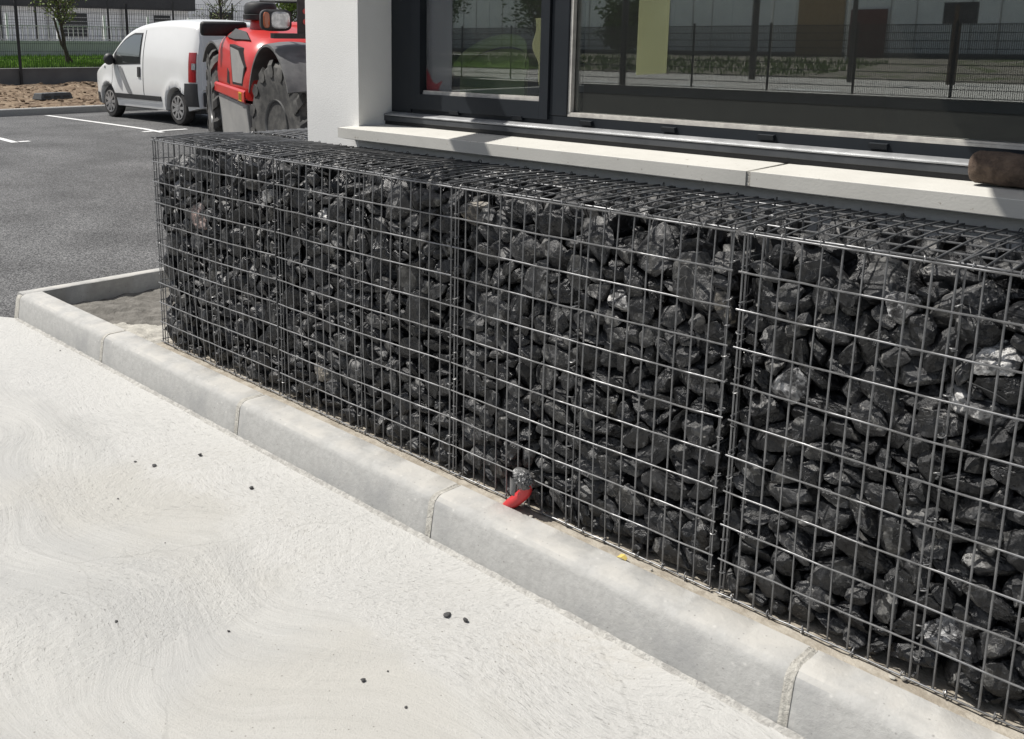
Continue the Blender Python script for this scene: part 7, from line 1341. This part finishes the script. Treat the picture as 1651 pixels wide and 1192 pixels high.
for j, (x, y, h, r_) in enumerate(((-36, -44, 6.5, 3.0), (-47, -46, 7.5, 3.2), (-28.5, -42.5, 3.0, 1.7), (-60, -44, 8, 3.6))):
    tree('roadside_tree', (x, y, .1), h, r_, h*.3, ['roadside tree, the slim one mirrored behind the lime column', 'big roadside tree mirrored in the left pane', 'low dark shrub mirrored beside the mullion', 'far roadside tree mirrored at the left end of the window'][j], 'leafdark', nleaf=4500, seed=30+j, twigs=70, lsize=.16, tr_r=.14)
struct(MB().grid(lambda u, v: (-90+58*u, -38.6-5*v, .0+.35*v), 10, 3), 'green_bank', M['grass'], smooth=60)

# ---------------------------------------------------------------- white van (front towards -X), built nose at local x = 0
van = empty('parked_van', (-13.5, 6.60, .09)); tag(van, 'small white panel van parked in the bay, facing left', 'van')
def interp(x, pts):
    xs = [p[0] for p in pts]; ys = [p[1] for p in pts]; i = max(0, min(len(xs)-2, sum(1 for q in xs if q <= x)-1))
    t = (x-xs[i])/(xs[i+1]-xs[i]); m = lambda j: (ys[min(j+1, len(ys)-1)]-ys[max(j-1, 0)])/(xs[min(j+1, len(xs)-1)]-xs[max(j-1, 0)])
    h = xs[i+1]-xs[i]; t2, t3 = t*t, t*t*t
    return (2*t3-3*t2+1)*ys[i]+(t3-2*t2+t)*h*m(i)+(-2*t3+3*t2)*ys[i+1]+(t3-t2)*h*m(i+1)
ZT = [(0,.62),(.04,.70),(.15,.80),(.35,.91),(.62,1.02),(.85,1.10),(1.02,1.20),(1.25,1.385),(1.5,1.545),(1.8,1.645),(2.15,1.695),(2.6,1.72),(3.1,1.72),(3.5,1.70),(3.75,1.665),(3.84,1.60),(3.875,1.48)]
HW = [(0,.50),(.04,.62),(.15,.72),(.35,.79),(.7,.835),(1.1,.85),(3.2,.85),(3.55,.84),(3.78,.81),(3.875,.77)]
AX = (.84, 3.29); WRR = .345
def zbot(x):
    z = .235+.10*max(0, (.3-x)/.3)+.07*max(0, (x-3.55)/.325)
    for a in AX:
        d = abs(x-a)
        if d < WRR: z = max(z, .285+math.sqrt(WRR*WRR-d*d))
    return z
def yside(x, z):
    hw = interp(x, HW); k = 1-.05*max(0, (.62-z)/.4)**2-.02*max(0, (z-.62)/.4)**1.5-.085*max(0, (z-1.0)/.6)**1.6
    arch = 0
    for a in AX:
        d = math.hypot(x-a, z-.285)
        if d > WRR: arch = max(arch, .022*math.exp(-((d-WRR)/.10)**2))
    return hw*k+arch*(z < .98)
def ring_van(x):
    zt = interp(x, ZT); zb = min(zbot(x), zt-.15); zs = zt-.13*(1 if x > 1 else .5+.5*x); r = []
    for j in range(16): z = zb+(zs-zb)*j/15; r.append((x, -yside(x, z), z))
    ys = yside(x, zs)
    for j in range(1, 8):
        a = math.pi/2*j/8; r.append((x, -ys*(1-.10*(1-math.cos(a)))*math.cos(a*.98)**.35 if j < 7 else -ys*.55, zs+(zt-zs)*math.sin(a)**1.0))
    r.append((x, -ys*.28, zt+.012))
    return r+[(p[0], -p[1], p[2]) for p in r[::-1]]
xs = sorted(set([round(.0+i*.025, 4) for i in range(int(3.875/.025)+1)]+[.01, 3.862, 3.875]))
MB().loft([ring_van(x) for x in xs]).build('body', M['vanwhite'], van, smooth=45, world=False)
MB().box((.25, -.66, .20), (3.75, .66, .50)).build('underbody', M['bumper'], van, world=False)
def patch(name, m, x0, x1, lo, hi, off=.004, nu=20, nv=8, par=None):
    mb = MB()
    def f(u, v): x = x0+(x1-x0)*u; a = lo(x) if callable(lo) else lo; b = hi(x) if callable(hi) else hi; z = a+(b-a)*v; return (x, -yside(x, z)-off, z)
    mb.grid(f, nu, nv); n = (nu+1)*(nv+1)
    mb.grid(lambda u, v: tuple(Vector(f(u, v))+Vector((0, .02, 0))), nu, nv)
    # close the rim
    W = nu+1
    per = [i for i in range(W)]+[j*W+nu for j in range(1, nv+1)]+[nv*W+i for i in range(nu-1, -1, -1)]+[j*W for j in range(nv-1, 0, -1)]
    for a, b in zip(per, per[1:]+per[:1]): mb.f.append([a, b, b+n, a+n])
    return mb.build(name, m, par or van, smooth=40, world=False)
wt = lambda x: min(1.475, interp(x, ZT)-.175)
wb = lambda x: .985+.03*(x-1.2)
door = patch('door', M['vanwhite'], 1.06, 2.20, lambda x: max(.40, zbot(x)+.03)+.0, lambda x: interp(x, ZT)-.142, .003, 40, 16)
patch('window_surround', M['bumper'], 1.13, 2.12, lambda x: wb(x)-.03, lambda x: wt(x)+.03, .008, 30, 8, door)
patch('window', M['vglass'], 1.24, 2.09, wb, wt, .016, 30, 8, door)
patch('handle', M['bumper'], 2.03, 2.12, .76, .93, .02, 4, 4, door)
mb = MB()
for d_ in (.016, -.01): mb.grid(lambda u, v: (lambda z: (1.27+(.93-z)*.80+.155*u, -yside(1.27+(.93-z)*.80+.155*u, z)-d_, z))(.47+.46*v), 4, 12)
mb.build('stripe', M['tapegrey'], door, smooth=50, world=False)
for nm, a, b in (('door_gap', 1.045, 1.058), ('door_gap', 2.203, 2.216)): patch(nm, M['gasket'], a, b, lambda x: .42, lambda x: interp(x, ZT)-.15, .002, 2, 20)
patch('side_trim', M['bumper'], 1.10, 2.80, .375, .455, .016, 40, 3)
patch('tail_light', M['taillight'], 3.70, 3.85, .72, 1.19, .014, 8, 10)
patch('tail_light_lens', M['clear'], 3.78, 3.85, .92, 1.02, .020, 4, 4)
patch('rear_bumper', M['bumper'], 3.60, 3.872, .33, .70, .018, 8, 6)
patch('front_bumper', M['bumper'], .005, .44, lambda x: max(.24, zbot(x)+.01), lambda x: max(.44, zbot(x)+.05), .012, 12, 5)
patch('indicator', M['clear'], .70, .76, .885, .925, .006, 3, 2)
MB().box((3.865, -.68, .33), (3.93, .68, .56)).build('rear_bumper', M['bumper'], van, bevel=.02, world=False)
rd = MB(); rd.loft([[(3.872, -.70, .58), (3.872, .70, .58), (3.872, .66, 1.50), (3.872, -.66, 1.50)], [(3.898, -.68, .60), (3.898, .68, .60), (3.892, .64, 1.47), (3.892, -.64, 1.47)]]).build('rear_door', M['vanwhite'], van, world=False)
MB().box((3.888, -.006, .60), (3.901, .006, 1.47)).build('rear_door_gap', M['gasket'], van, world=False)
rings = []
for i in range(9):
    t = i/8; k = math.sin(math.pi*(.08+.84*t))**.4; rings.append([(1.02+.16*t+.02, -.93-.11*k*(.6+.4*math.cos(a))*.0-.10*math.cos(a)*k*.9, 1.05+.105*math.sin(a)*k) for a in [2*math.pi*q/18 for q in range(18)]])
MB().loft(rings).build('wing_mirror', M['bumper'], van, smooth=50, world=False)
MB().box((1.08, -.88, .97), (1.16, -.80, 1.02)).build('mirror_foot', M['bumper'], van, world=False)
for a in AX:
    for sy in (-1, 1):
        ty = MB().lathe([(-.085, .16), (-.09, .20), (-.085, .262), (-.06, .285), (0, .29), (.06, .285), (.085, .262), (.09, .20), (.085, .16)], (a, sy*.725, .29), 'y', 40).build('wheel', M['tyre'], van, smooth=40, world=False)
        mb = MB(); y0 = sy*.725+sy*.068
        mb.lathe([(0, .02), (sy*.004, .2), (sy*.016, .205), (sy*.018, .19), (sy*.010, .185)], (a, y0, .29), 'y', 40)
        mb.build('wheel_back', M['bumper'], ty, smooth=40, world=False)
        mb = MB()
        for k in range(9):
            t = 2*math.pi*k/9; d = Vector((math.cos(t), 0, math.sin(t))); e_ = Vector((-d.z, 0, d.x)); mb.obox(Vector((a, y0+sy*.022, .29))+d*.115, d*.075, e_*.024, Vector((0, .006, 0)))
        mb.lathe([(sy*.012, .05), (sy*.032, .05), (sy*.036, .03), (sy*.036, .0)], (a, y0, .29), 'y', 24)
        mb.lathe([(sy*.014, .175), (sy*.026, .178), (sy*.026, .198), (sy*.014, .202)], (a, y0, .29), 'y', 40, cap=False)
        mb.build('hub_cap', M['rim'], ty, smooth=40, world=False)

# ---------------------------------------------------------------- red telescopic handler; local x forwards (towards the viewer), -y is its right side
tele = empty('telescopic_handler', (-4.02, 3.63, -.075)); tele.rotation_euler = (0, R(1.5), R(-19))
tag(tele, 'red telescopic handler with big lugged tyres standing behind the white pier', 'telehandler')
def tb(mb, name, m, par=None, **kw): return mb.build(name, M[m], par or tele, world=False, **kw)
def big_tyre(cx, cy, steer=0.):
    Rr, Wd = .60, .42; KS = 1.13; c = Vector((cx, cy, .70)); root = None
    rot = Matrix.Rotation(steer, 3, 'Z')
    mb = MB(); prof = [(-.185, .215), (-.20, .33), (-.215, .45), (-.205, .52), (-.17, .555), (-.08, .572), (0, .576), (.08, .572), (.17, .555), (.205, .52), (.215, .45), (.20, .33), (.185, .215)]
    mb.lathe(prof, (0, 0, 0), 'y', 56)
    for k in range(15):
        for s_ in (-1, 1):
            t0 = 2*math.pi*(k+(.5 if s_ > 0 else 0))/15; rings = []
            for i in range(7):
                u = i/6; y = s_*(-.015+.235*u); t = t0-.40*u; rb = interp(abs(y), [(0,.57),(.08,.566),(.17,.55),(.205,.515),(.225,.46)]); rt = interp(abs(y), [(0,.606),(.08,.605),(.17,.594),(.205,.572),(.225,.53)])
                wd = .060+.036*u; d = lambda tt: Vector((math.cos(tt), 0, math.sin(tt)))
                rings.append([d(t-wd*1.35)*rb+Vector((0, y, 0)), d(t-wd*.8)*rt+Vector((0, y, 0)), d(t+wd*.8)*rt+Vector((0, y, 0)), d(t+wd*1.35)*rb+Vector((0, y, 0))])
            u = 1.25; y = s_*.222; t = t0-.40*1.12; rings.append([Vector((math.cos(t+a)*.43, y, math.sin(t+a)*.43)) for a in (-.06, -.05, .05, .06)])
            mb.loft(rings)
    mb.v = [tuple(rot@(Vector(v)*KS)+c) for v in mb.v]
    ty = tb(mb, 'wheel', 'dirtyre', smooth=35)
    mb = MB(); mb.lathe([(-.12, .0), (-.12, .08), (-.10, .10), (-.085, .155), (-.13, .195), (-.195, .22), (-.203, .232), (-.17, .236), (.17, .23), (.17, 0)], (0,0,0), 'y', 40)
    mb.v = [tuple(rot@(Vector(v)*KS)+c) for v in mb.v]; rm = tb(mb, 'rim', 'fender', ty, smooth=35)
    mb = MB()
    for k in range(8): t = 2*math.pi*k/8; mb.lathe([(-.145, .016), (-.10, .016)], (.062*math.cos(t), 0, .062*math.sin(t)), 'y', 8)
    mb.lathe([(-.16, .0), (-.16, .04), (-.12, .05)], (0,0,0), 'y', 16)
    mb.v = [tuple(rot@(Vector(v)*KS)+c) for v in mb.v]; tb(mb, 'hub_bolts', 'machgrey', ty)
big_tyre(.05, .05, R(9)); big_tyre(-2.73, 0, R(-8)); big_tyre(0, 1.85, R(20)); big_tyre(-2.73, 1.85, R(-8))
def fender(cx, cy, a0, a1, rr=.70):
    mb = MB(); f = lambda u, v, d: (cx+(rr+d)*math.cos(a0+(a1-a0)*u), cy-.25+.50*v, .70+(rr+d-.03*(2*v-1)**2)*math.sin(a0+(a1-a0)*u))
    rings = []
    for i in range(25):
        u = i/24; rings.append([f(u, v, 0) for v in (0, .08, .3, .5, .7, .92, 1)]+[f(u, v, -.025) for v in (1, .9, .5, .1, 0)])
    mb.loft(rings); tb(mb, 'fender', 'fender', smooth=50)
fender(0, .02, R(28), R(160), .84); fender(-2.73, .05, R(40), R(140), .80)
tb(MB().box((-3.2, .45, .55), (.5, 1.45, 1.0)), 'chassis', 'machgrey', bevel=.02)
tb(MB().box((-.25, .25, .48), (.25, 1.6, .78)), 'front_axle', 'fender', bevel=.03)
tb(MB().box((-2.98, .25, .48), (-2.48, 1.6, .78)), 'rear_axle', 'fender', bevel=.03)
# engine hood between the wheels on the right side
def hood_ring(x, grow=1.):
    t = (x+2.40)/1.70; zt = 1.70-.12*t-.09*(2*t-1)**2*(1 if t < .5 else .5); y0 = -.255+.04*(2*t-1)**2; zb = .88
    n = []
    for k in range(22):
        a = k/21
        if a < .45: z = zb+(zt-.30-zb)*a/.45; y = y0+.03*(1-a/.45)*0+.02*math.sin(a/.45*math.pi)*-1
        elif a < .75: b = (a-.45)/.30*math.pi/2; y = y0+.30-.30*math.cos(b); z = zt-.30+.30*math.sin(b)
        else: y = y0+.30+(a-.75)/.25*.80; z = zt+.02*math.sin((a-.75)/.25*math.pi)
        n.append((x, y, z))
    n.append((x, n[-1][1], zb)); return n
xsH = [-2.40, -2.37, -2.31, -2.20, -2.08]+[-1.95+.1*i for i in range(12)]+[-.80, -.74, -.70]
rings = []
for x in xsH:
    r = hood_ring(x); e = min((x+2.40), (-.70-x)); k = 1-(.22 if x < -1.5 else .06)*max(0, 1-e/.16)**2
    rings.append([(p[0], .45+(p[1]-.45)*k, .88+(p[2]-.88)*k) for p in r])
hood = tb(MB().loft(rings), 'engine_hood', 'red', smooth=45)
tb(MB().loft([[(-2.25, -.28, .88), (-2.25, -.300, .90), (-2.25, -.300, .985), (-2.25, -.28, 1.01)], [(-.72, -.28, .85), (-.72, -.300, .87), (-.72, -.300, .975), (-.72, -.28, 1.0)]]), 'hood_skirt', 'red', hood, bevel=.006)
tb(MB().loft([[(-2.12, -.22, .22), (-2.12, .45, .22), (-2.12, .45, .872), (-2.12, -.27, .872)], [(-.76, -.20, .22), (-.76, .45, .22), (-.76, .45, .842), (-.76, -.27, .842)]]), 'lower_panel', 'panelgrey', bevel=.015)
mb = MB()
def ysd(x): t = (x+2.40)/1.70; return -.255+.04*(2*t-1)**2
def plate(q, nm, m, off):
    mb = MB(); mb.loft([[(x, ysd(x)+.05, z) for x, z in q], [(x, ysd(x)-.019-off, z) for x, z in q]]); return tb(mb, nm, m, hood)
plate([(-1.34, 1.03), (-.95, 1.03), (-.84, 1.24), (-1.05, 1.44), (-1.42, 1.47)], 'grille_frame', 'gasket', .002)
plate([(-1.31, 1.055), (-.965, 1.055), (-.875, 1.235), (-1.065, 1.41), (-1.38, 1.44)], 'grille', 'panelgrey', .006)
plate([(-1.60, 1.03), (-1.48, 1.02), (-1.48, 1.15), (-1.56, 1.20)], 'latch_recess', 'gasket', .003)
def hs_(x, a, d): q = hood_ring(x)[int(round(a*21))]; return (x, q[1]-d*.75, q[2]+d*.66)
tri = [(-1.85, .67), (-1.80, .57), (-1.45, .57), (-1.00, .62), (-1.35, .66)]
mb = MB(); mb.loft([[hs_(x, a, -.03) for x, a in tri], [hs_(x, a, .026) for x, a in tri]]); tb(mb, 'air_scoop', 'gasket', hood)
st = tb(MB().box((-.95, -.3035, .872), (-.82, -.297, .968)), 'warning_sticker', 'yellow', hood)
for k in range(4): tb(MB().box((-.935+.03*k, -.3050, .885), (-.92+.03*k, -.3037, .955)), 'sticker_mark', 'lettering', st)
# air precleaner
tb(MB().lathe([(1.55, .13), (1.72, .12), (1.74, .11)], (-1.60, .14, 0), 'z', 28), 'precleaner_neck', 'red', hood, smooth=40)
tb(MB().lathe([(1.735, .12), (1.745, .20), (1.80, .205), (1.805, .185), (1.815, .19), (1.90, .185), (1.93, .165), (1.95, .10), (1.955, .0)], (-1.60, .14, 0), 'z', 32), 'precleaner_cap', 'bumper', hood, smooth=35)
# rear mirror pad
tb(MB().box((-2.17, -.46, 1.545), (-2.06, .10, 1.715)), 'rear_mirror', 'gasket', bevel=.04, smooth=60)
tb(MB().tube([(-2.10, .0, 1.60), (-2.0, .25, 1.45)], .02, 8), 'mirror_arm', 'bumper')
# front lamp on its bracket
mb = MB(); rings = []
for d, k in ((0, .8), (.02, 1), (.08, 1), (.13, .85), (.17, .4)):
    rings.append([(.30-d, -.20+.155*k*math.copysign(abs(math.cos(a))**.5, math.cos(a)), 1.75+.105*k*math.copysign(abs(math.sin(a))**.5, math.sin(a))) for a in [2*math.pi*j/32 for j in range(32)]])
lamp = tb(mb.loft(rings), 'front_lamp', 'bumper', smooth=40)
rings = []
for d, k in ((0, .86), (.012, .82), (.018, .6)): rings.append([(.30+d, -.165+.112*k*math.copysign(abs(math.cos(a))**.5, math.cos(a)), 1.75+.095*k*math.copysign(abs(math.sin(a))**.6, math.sin(a))) for a in [2*math.pi*j/28 for j in range(28)]])
tb(MB().loft(rings), 'lens', 'clear', lamp, smooth=40)
rings = []
for d, k in ((0, .9), (.012, .86), (.017, .6)): rings.append([(.30+d, -.305+.036*k*math.copysign(abs(math.cos(a))**.6, math.cos(a)), 1.75+.085*k*math.copysign(abs(math.sin(a))**.6, math.sin(a))) for a in [2*math.pi*j/20 for j in range(20)]])
tb(MB().loft(rings), 'indicator', 'orange', lamp, smooth=40)
mb = MB(); mb.box((.16, -.23, 1.575), (.30, .55, 1.625)); mb.box((.24, .02, 1.6255), (.262, .24, 1.95)); mb.tube([(.25, .08, 1.95), (.22, .02, 1.93), (.10, -.15, 1.93), (-.3, -.2, 1.94)], .014, 8); tb(mb, 'lamp_bracket', 'bumper', bevel=.0)
for z in (1.74, 1.84): tb(MB().lathe([(.2625, .028), (.268, .028)], (0, .10, z), 'x', 16), 'bracket_bolt', 'red')
# boom, cab and front frame (mostly behind the pier)
tb(MB().box((-2.9, .62, 1.30), (1.7, .92, 1.72)), 'boom', 'red', bevel=.03)
tb(MB().box((-.35, .26, .85), (.55, .60, 1.42)), 'front_frame', 'red', bevel=.04)
cab = tb(MB().loft([[(-1.75, 1.0, .7), (.05, 1.0, .7), (.05, 1.95, .7), (-1.75, 1.95, .7)], [(-1.75, 1.0, 1.35), (.15, 1.0, 1.35), (.15, 1.95, 1.35), (-1.75, 1.95, 1.35)]]), 'cab', 'red', bevel=.03)
tb(MB().loft([[(-1.70, 1.02, 1.352), (.12, 1.02, 1.352), (.12, 1.93, 1.352), (-1.70, 1.93, 1.352)], [(-1.55, 1.05, 2.22), (-.25, 1.05, 2.22), (-.25, 1.88, 2.22), (-1.55, 1.88, 2.22)]]), 'cab_glass', 'dark', cab)
tb(MB().box((-1.62, 1.02, 2.222), (-.20, 1.92, 2.32)), 'cab_roof', 'fender', cab, bevel=.03)
tb(MB().tube([(-.2, .40, 1.40), (-.15, .36, 1.75), (-.25, .34, 2.1)], .06, 10), 'hose_bundle', 'bumper', smooth=50)
tb(MB().box((-.02, .34, 1.72), (.10, .46, 2.15)), 'boom_bracket', 'red', bevel=.015)
